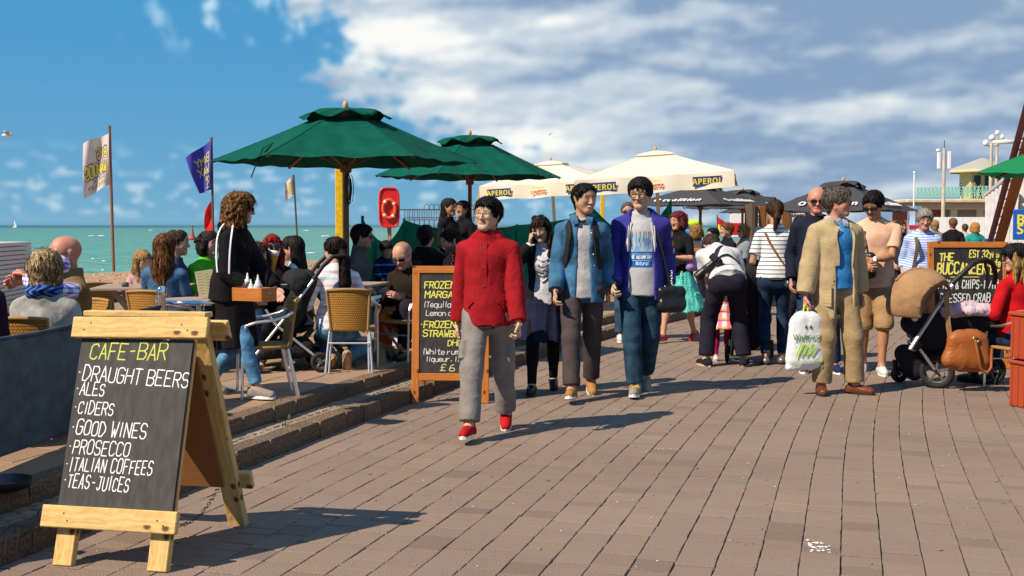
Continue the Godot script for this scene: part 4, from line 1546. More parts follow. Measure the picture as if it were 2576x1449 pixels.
func beach_and_sea() -> void:
	# shingle: flat behind the terrace, a crest, then down to the water
	var crest := []
	var p := Vector3(-30.3, 0, 12.0)
	for k in 130:
		var h := deg_to_rad(19.8 if k < 64 else minf(19.8 + (k - 64) * 0.5, 31.0))
		crest.append([p, Vector3(cos(h), 0, sin(h))])
		p += Vector3(sin(h), 0, -cos(h)) * (1.0 if k < 75 else 14.0)
	var b := mb()
	var f := noise(0.35, 8, 4)
	var offs := [260.0, 60.0, 26.0, 22.0, 18.5, 15.0, 12.0, 9.5, 7.0, 5.0, 3.5, 2.2, 1.0, 0.0, -2.0, -6.0, -12.0, -30.0]
	var hts := [-0.08, -0.08, -0.06, -0.05, -0.04, -0.03, -0.02, 0.0, 0.0, 0.0, 0.0, 0.01, 0.01, 0.0, -0.15, -0.7, -1.6, -4.5]
	var first := 0
	for k in crest.size():
		for q in offs.size():
			var P: Vector3 = crest[k][0] + crest[k][1] * offs[q]
			var bump := 0.06 * f.get_noise_2d(P.x, P.z) if offs[q] < 25.0 else 0.0
			var e := 0.3
			var nx := 0.06 * (f.get_noise_2d(P.x + e, P.z) - f.get_noise_2d(P.x - e, P.z)) / (2 * e)
			var nz := 0.06 * (f.get_noise_2d(P.x, P.z + e) - f.get_noise_2d(P.x, P.z - e)) / (2 * e)
			b.vert(P + Vector3(0, hts[q] + bump, 0), Vector3(-nx, 1, -nz).normalized(), Vector2(P.x, P.z))
	var W := offs.size()
	for k in crest.size() - 1:
		for q in W - 1:
			var a := k * W + q
			b.tri(a, a + 1, a + W)
			b.tri(a + 1, a + W + 1, a + W)
	var f2 := noise(0.045, 5, 1)
	f2.noise_type = FastNoiseLite.TYPE_CELLULAR
	f2.cellular_return_type = FastNoiseLite.RETURN_CELL_VALUE
	f2.cellular_jitter = 1.0
	var t := NoiseTexture2D.new()
	t.width = 1024
	t.height = 1024
	t.noise = f2
	t.seamless = true
	var r := Gradient.new()
	r.offsets = PackedFloat32Array([0.0, 0.3, 0.55, 0.75, 1.0])
	r.colors = PackedColorArray([lin(0.16, 0.08, 0.04), lin(0.40, 0.235, 0.12), lin(0.50, 0.31, 0.17), lin(0.60, 0.43, 0.28), lin(0.26, 0.16, 0.095)])
	t.color_ramp = r
	TEX.shingle = t
	var fb := NoiseTexture2D.new()
	fb.width = 512
	fb.height = 512
	fb.seamless = true
	fb.as_normal_map = true
	fb.bump_strength = 8.0
	var f3 := noise(0.09, 5, 2)
	f3.noise_type = FastNoiseLite.TYPE_CELLULAR
	fb.noise = f3
	var m := mat("shingle", Color.WHITE, 0.9, {"tex": t, "uv": Vector2(0.28, 0.28), "nrm": fb, "ns": 1.0})
	struct("beach", b.done(), m)
	# a scatter of larger pebbles on the near shingle
	b = mb()
	for k in 900:
		var c: Array = crest[rng.randi_range(30, 72)]
		var P: Vector3 = c[0] + c[1] * rng.randf_range(0.0, 16.0) + Vector3(rng.randf(), 0, rng.randf())
		b.col = [Color(0.55, 0.38, 0.24), Color(0.33, 0.2, 0.12), Color(0.62, 0.5, 0.38), Color(0.22, 0.16, 0.12)][rng.randi() % 4]
		b.ball(P + Vector3(0, 0.03, 0), Vector3(rng.randf_range(0.015, 0.04), 0.02, rng.randf_range(0.015, 0.04)), 6)
	var pb := part("pebbles", b.done(), mat("pebble", Color.WHITE, 0.8, {"vc": true}))
	pb.set_meta("kind", "stuff")
	tag(pb, "loose brown and tan pebbles lying on the shingle beach", "pebbles")
	# sea: chalky green inshore, a deeper blue line far out
	b = mb()
	var far := [20.0, 60.0, 120.0, 250.0, 500.0, 1000.0, 1900.0, 2600.0, 4000.0, 9000.0, 30000.0]
	var sc := [Color(0.14, 0.32, 0.255), Color(0.14, 0.325, 0.26), Color(0.136, 0.33, 0.265), Color(0.128, 0.325, 0.268), Color(0.122, 0.31, 0.265), Color(0.115, 0.295, 0.26), Color(0.105, 0.27, 0.25), Color(0.06, 0.17, 0.215), Color(0.05, 0.17, 0.25), Color(0.05, 0.16, 0.24), Color(0.05, 0.16, 0.24)]
	for k in far.size():
		for q in 33:
			var an := deg_to_rad(-75.0 + 150.0 * q / 32.0)
			b.col = sc[k]
			b.vert(Vector3(sin(an) * far[k], -2.6, -cos(an) * far[k]), Vector3.UP, Vector2(sin(an), -cos(an)) * far[k])
	for k in far.size() - 1:
		for q in 32:
			var a := k * 33 + q
			b.tri(a, a + 1, a + 33)
			b.tri(a + 1, a + 34, a + 33)
	var sm := mat("sea_water", Color.WHITE, 0.45, {"vc": true, "spec": 0.22, "nrm": bumps("waves", 0.02, 10.0, 512, 5), "ns": 0.8, "uv": Vector2(0.035, 0.07), "tex": speck("sea_tone", 0.012, 0.70, 1.15, 512, 6)})
	var sea := struct("sea", b.done(), sm)
	b = mb()
	for k in 60:
		var z := -80.0 * pow(10.0, rng.randf() * 1.1)
		var x := z * rng.randf_range(-0.47, 0.36)
		b.tr = Transform3D(Basis.from_euler(Vector3(0, rng.randf_range(-0.5, 0.5), 0)), Vector3(x, -2.58, z))
		b.ball(Vector3.ZERO, Vector3(rng.randf_range(0.15, 0.6) * -z / 110.0, 0.03 * -z / 110.0 + 0.02, 0.2), 6)
	var caps_ := part("foam", b.done(), mat("foam", lin(0.8, 0.83, 0.82), 0.8), sea)
	caps_.set_meta("kind", "stuff")
# ---------------------------------------------------------------- furniture
func lettering(parent: Node, text: String, size: float, tr: Transform3D, m: Material, bold := true) -> MeshInstance3D:
	var f := SystemFont.new()
	f.font_names = PackedStringArray(["Droid Sans"])
	f.font_weight = 700 if bold else 400
	var t := TextMesh.new()
	t.text = text
	t.font = f
	t.font_size = 32
	t.pixel_size = size / 32.0
	t.depth = 0.003
	t.curve_step = 3.0
	var o := part("lettering", t, m, parent)
	o.transform = tr
	return o

func chair_parts(t: Node3D) -> void:
	var b: MB
	# seat: woven pad with a rolled rim
	b = mb()
	var ol := []
	for k in 20:
		var a := TAU * k / 20
		ol.append(Vector2(signf(cos(a)) * pow(absf(cos(a)), 0.6) * 0.215, signf(sin(a)) * pow(absf(sin(a)), 0.6) * 0.205))
	b.slab(ol, 0.425, 0.447, 0.008)
	for k in b.v.size():
		b.t[k] = Vector2(b.v[k].x, b.v[k].z) if absf(b.n[k].y) > 0.5 else Vector2(b.v[k].x + b.v[k].z, b.v[k].y)
	var seat := part("seat", b.done(), MATS.wicker, t)
	b = mb()
	var ring := []
	for q in ol:
		ring.append(Vector3(q.x * 1.03, 0.434, q.y * 1.03))
	b.tube(ring, 0.017, 8, false, true)
	part("rim", b.done(), MATS.wicker_rim, seat)
	# backrest
	var back := func(u: float, v: float) -> Vector3:
		var x := (u - 0.5) * lerpf(0.37, 0.43, v)
		return Vector3(x, 0.43 + v * 0.40, -0.195 - 0.055 * v - 0.045 * (1.0 - pow(2.0 * u - 1.0, 2.0)))
	b = mb()
	b.sheet(back, 10, 8, Vector2(0.44, 0.42))
	var back2 := func(u: float, v: float) -> Vector3: return back.call(u, v) + Vector3(0, 0, 0.014)
	b.sheet(back2, 10, 8, Vector2(0.44, 0.42))
	var rest := part("backrest", b.done(), MATS.wicker, t)
	b = mb()
	var edge := []
	for k in 7:
		edge.append(back.call(0.0, k / 6.0))
	for k in range(1, 9):
		var q: Vector3 = back.call(k / 9.0, 1.0)
		edge.append(q + Vector3(0, 0.012 * sin(PI * k / 9.0), 0))
	for k in 7:
		edge.append(back.call(1.0, 1.0 - k / 6.0))
	b.tube(edge, 0.016, 8)
	part("rim", b.done(), MATS.wicker_rim, rest)
	# frame
	for s in [-1.0, 1.0]:
		b = mb()
		b.tube([Vector3(s * 0.235, 0, -0.27), Vector3(s * 0.215, 0.25, -0.22), Vector3(s * 0.20, 0.42, -0.185)], 0.0125, 8)
		b.tube([Vector3(s * 0.20, 0, -0.262), Vector3(s * 0.19, 0.25, -0.21), Vector3(s * 0.185, 0.41, -0.175)], 0.0105, 8)
		part("leg", b.done(), MATS.aluminium, t)
		b = mb()
		b.tube([Vector3(s * 0.235, 0, 0.21), Vector3(s * 0.235, 0.3, 0.20), Vector3(s * 0.235, 0.55, 0.19)], 0.0125, 8)
		part("leg", b.done(), MATS.aluminium, t)
		b = mb()
		for off in [0.0, 0.03]:
			b.tube([Vector3(s * 0.235, 0.55, 0.19), Vector3(s * (0.24 + off), 0.63, 0.17), Vector3(s * (0.245 + off), 0.655, 0.09), Vector3(s * (0.245 + off), 0.67, -0.06), Vector3(s * (0.235 + off * 0.7), 0.70, -0.17), Vector3(s * 0.205, 0.735, -0.235)], 0.0125, 8)
		part("armrest", b.done(), MATS.aluminium, t)
	b = mb()
	b.tube([Vector3(-0.21, 0.30, -0.235), Vector3(0.21, 0.30, -0.235)], 0.009, 8)
	part("stretcher", b.done(), MATS.aluminium, t)
	b = mb()
	b.tube([Vector3(-0.235, 0.30, 0.20), Vector3(0.235, 0.30, 0.20)], 0.009, 8)
	part("stretcher", b.done(), MATS.aluminium, t)

var CHAIR: Node3D
func chair(label: String, at: Vector3, yaw: float) -> Node3D:
	if CHAIR == null:
		CHAIR = thing("bistro_chair", label, "chair", at, deg_to_rad(yaw), "wicker bistro chairs")
		chair_parts(CHAIR)
		CHAIR.scale = Vector3.ONE * 0.86
		return CHAIR
	var c: Node3D = CHAIR.duplicate()
	c.name = title("bistro_chair")
	add_child(c, true)
	c.position = at
	c.rotation.y = deg_to_rad(yaw)
	c.scale = Vector3.ONE * 0.86
	c.set_meta("label", label)
	return c

func table(label: String, at: Vector3, r: float, wood: bool, yaw := 0.0) -> Node3D:
	var t := thing("cafe_table", label, "table", at, deg_to_rad(yaw), "cafe tables on the terrace")
	var b := mb()
	if wood:
		# slatted square top on crossed legs
		for k in 6:
			b = mb()
			b.box(Vector3(0, 0.715, (k - 2.5) * r * 0.34), Vector3(r * 2.0, 0.024, r * 0.325), Basis(), 0.004)
			part("slat", b.done(), MATS.grey_wood, t)
		for s in [-1.0, 1.0]:
			b = mb()
			b.beam(Vector3(-r * 0.72, 0, s * r * 0.6), Vector3(r * 0.6, 0.7, s * r * 0.6), 0.05, 0.025, Vector3(0, 0, 1))
			part("leg", b.done(), MATS.grey_wood, t)
			b = mb()
			b.beam(Vector3(r * 0.72, 0, s * r * 0.55), Vector3(-r * 0.6, 0.7, s * r * 0.55), 0.05, 0.025, Vector3(0, 0, 1))
			part("leg", b.done(), MATS.grey_wood, t)
	else:
		b.lathe([Vector2(0, 0.70), Vector2(r - 0.02, 0.70), Vector2(r - 0.02, 0.722), Vector2(0, 0.723)], 32)
		part("table_top", b.done(), MATS.grey_wood, t)
		b = mb()
		b.lathe([Vector2(r - 0.02, 0.692), Vector2(r, 0.698), Vector2(r + 0.004, 0.71), Vector2(r, 0.725), Vector2(r - 0.022, 0.728)], 32)
		part("rim", b.done(), MATS.chrome, t)
		b = mb()
		b.tube([Vector3(0, 0.02, 0), Vector3(0, 0.7, 0)], 0.03, 12)
		part("column", b.done(), MATS.aluminium, t)
		for k in 4:
			b = mb()
			var a := TAU * (k + 0.5) / 4
			b.tube([Vector3(0, 0.06, 0), Vector3(cos(a) * 0.15, 0.045, sin(a) * 0.15), Vector3(cos(a) * 0.28, 0.012, sin(a) * 0.28)], 0.014, 8)
			part("foot", b.done(), MATS.aluminium, t)
	return t

# opt: n sides, R corner radius, hem, apex, turn deg, pole radius, droop, valance
func parasol(label: String, at: Vector3, opt: Dictionary, fabric: Material, pole: Material, group: String) -> Node3D:
	var t := thing("parasol", label, "parasol", at, deg_to_rad(opt.get("turn", 0.0)), group)
	var n: int = opt.n
	var R: float = opt.R
	var hem: float = opt.hem
	var apex: float = opt.apex
	var vent: float = opt.get("vent", 0.26)
	var sag: float = opt.get("sag", 0.05)
	var b: MB
	for k in n:
		var a0 := TAU * k / n
		var a1 := TAU * (k + 1) / n
		var c0 := Vector3(cos(a0), 0, -sin(a0))
		var c1 := Vector3(cos(a1), 0, -sin(a1))
		b = mb()
		var f := func(u: float, v: float) -> Vector3:
			var r := lerpf(R, R * vent * 0.8, v)
			var k2 := 4.0 * u * (1.0 - u)
			var d := c0.lerp(c1, u) * (1.0 - 0.045 * k2 * (1.0 - v))
			var q := 1.0 - v
			return d * r + Vector3(0, lerpf(hem, apex - (apex - hem) * vent * 0.72, v) - sag * k2 * q * (0.4 + 0.6 * v) - sag * 0.8 * q * (1.0 - q) + 0.012 * q * sin(u * 17.0 + k * 1.7 + v * 5.0) * k2, 0)
		b.sheet(f, 14, 8, Vector2(1, 1))
		var pn := part("canopy_panel", b.done(), fabric, t)
		if opt.has("valance"):
			var vh: float = opt.valance
			b = mb()
			var g := func(u: float, v: float) -> Vector3:
				var q: Vector3 = f.call(u, 0.0)
				var w := sin(u * 19.0 + k * 2.0) * 0.03 * (1.0 - v)
				return q + (c0 + c1).normalized() * (w + 0.06 * (1.0 - v)) - Vector3(0, vh * (1.0 - v), 0)
			b.sheet(g, 24, 4)
			part("valance", b.done(), fabric, pn)
		elif opt.has("hemband"):
			b = mb()
			var g2 := func(u: float, v: float) -> Vector3: return f.call(u, 0.0) * 1.0 - Vector3(0, opt.hemband * (1.0 - v), 0)
			b.sheet(g2, 8, 1)
			part("hem", b.done(), fabric, pn)
		b = mb()
		var ridge := []
		for q in 5:
			ridge.append(f.call(0.0, q / 4.0) + Vector3(0, 0.004, 0))
		b.tube(ridge, 0.003, 5)
		part("seam", b.done(), fabric, pn)
		# upper vent cap
		b = mb()
		var fv := func(u: float, v: float) -> Vector3:
			var k2 := 4.0 * u * (1.0 - u)
			var r := lerpf(R * vent * 1.18, 0.02, v)
			var y := lerpf(apex - (apex - hem) * vent * opt.get("ventdrop", 0.62), apex, pow(v, 0.55))
			return c0.lerp(c1, u) * r + Vector3(0, y + opt.get("ventlift", 0.03) * k2 * (1.0 - v) * sin(u * PI * 2.0 + k), 0)
		b.sheet(fv, 8, 6)
		part("vent_cap", b.done(), fabric, t)
		# rib and strut
		b = mb()
		b.beam(c0 * R * 0.985 + Vector3(0, hem - 0.012, 0), c0 * 0.04 + Vector3(0, apex - (apex - hem) * 0.10 - 0.05, 0), 0.022, 0.03, c0.cross(Vector3.UP))
		var rib := part("rib", b.done(), pole, t)
		b = mb()
		b.beam(c0 * 0.04 + Vector3(0, hem - 0.05, 0), c0 * R * 0.5 + Vector3(0, lerpf(hem, apex, 0.47) - 0.03, 0), 0.018, 0.022, c0.cross(Vector3.UP))
		part("strut", b.done(), pole, rib)
	b = mb()
	var pr: float = opt.get("pole", 0.026)
	b.tube([Vector3(0, 0.03, 0), Vector3(0, 1.2, 0), Vector3(0, apex - 0.02, 0)], pr, 12)
	part("pole", b.done(), pole, t)
	b = mb()
	b.lathe([Vector2(pr, hem - 0.12), Vector2(pr + 0.03, hem - 0.11), Vector2(pr + 0.035, hem - 0.03), Vector2(pr, hem - 0.01)], 12)
	part("runner", b.done(), pole, t)
	b = mb()
	b.lathe([Vector2(0.02, apex - 0.02), Vector2(0.028, apex + 0.015), Vector2(0.03, apex + 0.035), Vector2(0.022, apex + 0.065), Vector2(0.0, apex + 0.08)], 12)
	part("finial", b.done(), mat("finial_wood", lin(0.55, 0.30, 0.13), 0.6), t)
	b = mb()
	b.lathe([Vector2(0.0, 0.0), Vector2(0.26, 0.0), Vector2(0.27, 0.04), Vector2(0.24, 0.07), Vector2(0.05, 0.09), Vector2(0.04, 0.3), Vector2(0.0, 0.3)], 20)
	part("base", b.done(), MATS.metal_dark, t)
	return t

func terrace_things() -> void:
	cafe_board()
	cocktail_board()
	snack_board()
	# blue windbreak with chrome posts
	var t := thing("windbreak", "navy fabric windbreak panel strung along the terrace behind the cafe board", "windbreak", Vector3.ZERO)
	var A := Vector3(-2.80, TERR, -4.6)
	var B := Vector3(-2.47, TERR, -8.25)
	var wf := noise(1.2, 14, 2)
	var sh := func(u: float, v: float) -> Vector3:
		var p := A.lerp(B, u)
		return p + Vector3(0.03 * wf.get_noise_2d(u * 9.0, v * 0.6) + 0.03 * sin(v * PI), 0.10 + v * 0.60 - 0.03 * sin(u * PI), 0)
	var b := mb()
	b.sheet(sh, 40, 8)
	part("panel", b.done(), cloth("navy_canvas", lin(0.105, 0.13, 0.145), {"back": lin(0.01, 0.014, 0.02)}), t)
	for e in [0.0, 1.0]:
		b = mb()
		var q: Vector3 = sh.call(0, e)
		var r: Vector3 = sh.call(1, e)
		b.tube([q, q.lerp(r, 0.5) - Vector3(0, 0.03, 0), r], 0.014, 8)
		part("rail", b.done(), cloth("navy_hem", lin(0.07, 0.09, 0.13)), t)
	for q in [A, B]:
		b = mb()
		b.lathe([Vector2(0, 0), Vector2(0.17, 0), Vector2(0.175, 0.02), Vector2(0.05, 0.035), Vector2(0.03, 0.05), Vector2(0.03, 0.78), Vector2(0.036, 0.785), Vector2(0.036, 0.825), Vector2(0.025, 0.84), Vector2(0, 0.845)], 20)
		var o := part("post", b.done(), MATS.chrome, t)
		o.position = q
	# tables
	table("round table with a shiny metal rim in front of the waitress", Vector3(-2.33, TERR, -8.75), 0.32, false)
	table("weathered slatted table with a burger on it beside the woman in a denim jacket", Vector3(-3.32, TERR, -10.6), 0.40, true, 8)
	table("weathered slatted table in front of the woman with a ponytail", Vector3(-1.72, TERR, -10.95), 0.46, true, -12)
	table("far slatted table beside the boy in blue", Vector3(-1.85, TERR, -15.4), 0.40, true, 10)
	# chairs
	chair("wicker chair seen from behind under the woman with a ponytail", ground(876, 941, TERR) + Vector3(0, 0, -0.27), 180)
	chair("empty wicker chair turned sideways between the waitress and the pushchair", Vector3(-1.86, TERR, -8.75), -72)
	chair("wicker chair under the man in a brown hoodie", Vector3(-1.02, TERR, -11.0), -35)
	chair("wicker chair back beside the weathered table with a burger", Vector3(-3.72, TERR, -10.9), 60)
	chair("wicker chair under the woman in a denim jacket", Vector3(-3.0, TERR, -10.0), 165)
	chair("wicker chair under the bald man in a tan vest", Vector3(-3.2, TERR, -8.45), -30)
	chair("wicker chair under the woman with short blonde hair", Vector3(-2.93, TERR, -7.15), 178)
	chair("far wicker chair beside the grey-jumpered man", Vector3(-1.35, TERR, -13.8), -60)
	chair("far wicker chair at the slatted table near the boy", Vector3(-2.0, TERR, -14.6), 150)
	# green parasols
	var green := mat("green_canvas", lin(0.003, 0.088, 0.060), 0.9, {"tex": speck("canvas_fade", 0.02, 0.82, 1.06, 256, 4), "tri": 0.8, "back": lin(0.002, 0.03, 0.02), "spec": 0.2})
	var hub := deep(870, 407, 12.5)
	parasol("nearest large green parasol with a vented top over the terrace", Vector3(hub.x, TERR, hub.z), {"n": 6, "R": 1.41, "hem": hub.y - TERR, "apex": 2.71 - TERR, "turn": 6.0, "vent": 0.30, "sag": 0.04, "pole": 0.03, "ventlift": 0.05}, green, MATS.pole_wood, "green parasols")
	hub = deep(1182, 445, 17.4)
	parasol("second green parasol standing behind the man in red", Vector3(hub.x, TERR, hub.z), {"n": 6, "R": 1.41, "hem": hub.y - TERR, "apex": 2.80 - TERR, "turn": 14.0, "vent": 0.30, "sag": 0.04, "pole": 0.03, "ventlift": 0.05}, green, MATS.pole_wood, "green parasols")
	# rope tie and cable on the nearest parasol
	b = mb()
	var rp := deep(690, 365, 11.6)
	b.tube([deep(632, 446, 11.7), deep(646, 408, 11.6), deep(662, 372, 11.55), deep(688, 359, 11.5), deep(676, 373, 11.55), deep(652, 398, 11.6), deep(647, 420, 11.6)], 0.007, 6)
	tag(part("tie_cord", b.done(), cloth("green_cord", lin(0.004, 0.07, 0.05))), "dark green tie cord hanging off the near edge of the green parasol", "cord")
	b = mb()
	for k in 7:
		var pts := []
		var dx := rng.randf_range(0.03, 0.075)
		var y0 := rng.randf_range(2.02, 2.1)
		for q in 9:
			var a := TAU * q / 8
			pts.append(Vector3(-1.76 + dx * 0.6 + cos(a) * dx * 0.6, 1.86 + sin(a) * rng.randf_range(0.13, 0.19), -12.45))
		b.tube(pts, 0.004, 5, false)
	tag(part("cable", b.done(), MATS.dark_plastic), "coil of thin dark cable hung on the parasol pole", "cable")
	# yellow posts, lifebuoy housing
	var yel := mat("yellow_paint", lin(0.82, 0.50, 0.012), 0.55, {"tex": speck("chips", 0.03, 0.82, 1.0, 256, 4), "tri": 1.5})
	t = thing("yellow_post", "tall square yellow post behind the green parasol pole", "post", Vector3(deep(855, 600, 17.0).x, 0, -17.0))
	b = mb()
	b.box(Vector3(0, 1.30, 0), Vector3(0.11, 2.6, 0.11), Basis(), 0.008)
	part("shaft", b.done(), yel, t)
	b = mb()
	b.box(Vector3(0, 2.61, 0), Vector3(0.13, 0.03, 0.13), Basis(), 0.006)
	part("cap", b.done(), yel, t)
	t = thing("yellow_post", "short far yellow post under the cream parasol", "post", Vector3(deep(1515, 600, 30.0).x, 0, -30.0))
	b = mb()
	b.box(Vector3(0, 1.18, 0), Vector3(0.10, 2.36, 0.10), Basis(), 0.008)
	part("shaft", b.done(), yel, t)
	b = mb()
	b.box(Vector3(0, 2.37, 0), Vector3(0.12, 0.03, 0.12), Basis(), 0.006)
	part("cap", b.done(), yel, t)
	lifebuoy()
	green_screen()
	pushchair()
	small_things()

func cafe_board() -> void:
	rng.seed = 501
	var im := slate(740, 1024, 3)
	var Y := Color(0.78, 0.80, 0.30)
	var W := Color(0.90, 0.90, 0.89)
	line_of(im, "CAFE-BAR", 70, 585, 112, 92, Y, 3.9, 0.0)
	line_of(im, "*DRAUGHT BEERS", 4, 736, 240, 84, W, 3.4, 0.035)
	line_of(im, "*ALES", 8, 205, 326, 70, W, 3.2)
	line_of(im, "*CIDERS", 12, 285, 432, 70, W, 3.2, 0.02)
	line_of(im, "*GOOD WINES", 14, 520, 552, 82, W, 3.4, 0.02)
	line_of(im, "*PROSECCO", 14, 420, 658, 76, W, 3.2, 0.02)
	line_of(im, "*ITALIAN COFFEES", 10, 585, 758, 74, W, 3.2, 0.01)
	line_of(im, "*TEAS-JUICES", 14, 450, 850, 74, W, 3.2, 0.03)
	var tx := ImageTexture.create_from_image(im)
	# geometry: front and rear frames leaning together
	var at := (ground(157, 1424) + ground(402, 1437)) * 0.5
	var t := thing("menu_board", "large pine A-frame chalkboard reading CAFE-BAR standing by the kerb", "menu board", Vector3(at.x, 0, at.z), deg_to_rad(-11.5))
	var pine: Material = MATS.pine
	var tops := Vector3(0, 1.06, -0.34)
	for sx in [-1.0, 1.0]:
		var b := mb()
		b.beam(Vector3(sx * 0.222, 0.0, 0.0), Vector3(sx * 0.222, 1.05, -0.315), 0.09, 0.04, Vector3(0, 0, 1))
		part("leg", b.done(), pine, t)
		b = mb()
		b.beam(Vector3(sx * 0.222, 0.0, -0.80), Vector3(sx * 0.222, 1.05, -0.385), 0.09, 0.045, Vector3(0, 0, 1))
		part("leg", b.done(), pine, t)
	var up := Vector3(0, 1.05, -0.315).normalized()
	var nf := Vector3(0, 0.315, 1.05).normalized()
	var fb := Basis(Vector3.RIGHT, up, nf)
	var upr := Vector3(0, 1.05, 0.415).normalized()
	var nr := Vector3(0, 0.415, -1.05).normalized()
	var rb := Basis(Vector3.LEFT, upr, nr)
	# slate panel
	var b := mb()
	b.tr = Transform3D(fb, up * 0.595 + nf * 0.027)
	b.box(Vector3.ZERO, Vector3(0.545, 0.80, 0.012), Basis(), 0.002)
	var pan := part("panel", b.done(), mat("slate_edge", lin(0.03, 0.029, 0.029), 0.7), t)
	b = mb()
	b.tr = Transform3D(fb, up * 0.595 + nf * 0.0345)
	b.poly([Vector3(-0.27, -0.396, 0), Vector3(0.27, -0.396, 0), Vector3(0.27, 0.396, 0), Vector3(-0.27, 0.396, 0)], Vector3(0, 0, 1), [Vector2(0, 1), Vector2(1, 1), Vector2(1, 0), Vector2(0, 0)])
	part("chalk_face", b.done(), printed("cafe_chalk", tx, {"rough": 0.65, "clamp": true, "spec": 0.4}), pan)
	# rear brown panel
	b = mb()
	b.tr = Transform3D(rb, Vector3(0, 0, -0.80) + upr * 0.60 - nr * 0.03)
	b.box(Vector3.ZERO, Vector3(0.40, 0.72, 0.008), Basis(), 0.002)
	part("rear_panel", b.done(), mat("hardboard", lin(0.36, 0.15, 0.045), 0.8, {"tex": speck("board_fleck", 0.08, 0.8, 1.0, 256), "tri": 3.0}), t)
	b = mb()
	b.tr = Transform3D(fb, up * 0.595 + nf * 0.014)
	b.box(Vector3.ZERO, Vector3(0.54, 0.79, 0.012), Basis(), 0.002)
	part("backing", b.done(), MATS.hardboard, t)
	# planks
	b = mb()
	b.tr = Transform3D(fb, up * 1.045 + nf * 0.047)
	b.box(Vector3(0.015, 0, 0), Vector3(0.655, 0.095, 0.03), Basis.from_euler(Vector3(0, 0, 0.012)), 0.004)
	part("plank", b.done(), pine, t)
	b = mb()
	b.tr = Transform3D(fb, up * 0.205 + nf * 0.047)
	b.box(Vector3(-0.01, 0, 0), Vector3(0.635, 0.095, 0.03), Basis.from_euler(Vector3(0, 0, -0.004)), 0.004)
	part("plank", b.done(), pine, t)
	b = mb()
	b.tr = Transform3D(rb, Vector3(0, 0, -0.80) + upr * 1.05 + nr * 0.04)
	b.box(Vector3(-0.02, 0, 0), Vector3(0.66, 0.095, 0.03), Basis(), 0.004)
	part("plank", b.done(), pine, t)
	b = mb()
	b.tr = Transform3D(rb, Vector3(0, 0, -0.80) + upr * 0.24 + nr * 0.04)
	b.box(Vector3(0.02, 0, 0), Vector3(0.68, 0.09, 0.03), Basis(), 0.004)
	part("plank", b.done(), pine, t)
	b = mb()
	b.box(Vector3(0.0, 1.07, -0.35), Vector3(0.60, 0.024, 0.075), Basis(), 0.003)
	part("top_cap", b.done(), pine, t)
	# nail heads and chain
	for q in [Vector2(0.22, 1.06), Vector2(0.25, 1.035), Vector2(-0.22, 1.06), Vector2(-0.25, 1.03), Vector2(0.22, 0.21), Vector2(-0.22, 0.22), Vector2(0.25, 0.19), Vector2(-0.2, 0.19)]:
		b = mb()
		b.tr = Transform3D(fb, up * q.y + nf * 0.0628)
		b.ball(Vector3(q.x, 0, 0), Vector3(0.004, 0.004, 0.0015), 8)
		part("nail", b.done(), MATS.metal_dark, t)
	b = mb()
	for k in 22:
		var f := (k + 0.5) / 22.0
		var c := Vector3(0.17, 0.23 - 0.12 * 4.0 * f * (1.0 - f), lerpf(-0.07, -0.72, f))
		var ring := []
		for q in 8:
			var a := TAU * q / 8
			ring.append(c + (Vector3(0, sin(a) * 0.007, cos(a) * 0.018) if k % 2 else Vector3(sin(a) * 0.007, 0, cos(a) * 0.018)))
		b.tube(ring, 0.002, 5, false, true)
	part("chain", b.done(), MATS.metal_dark, t)

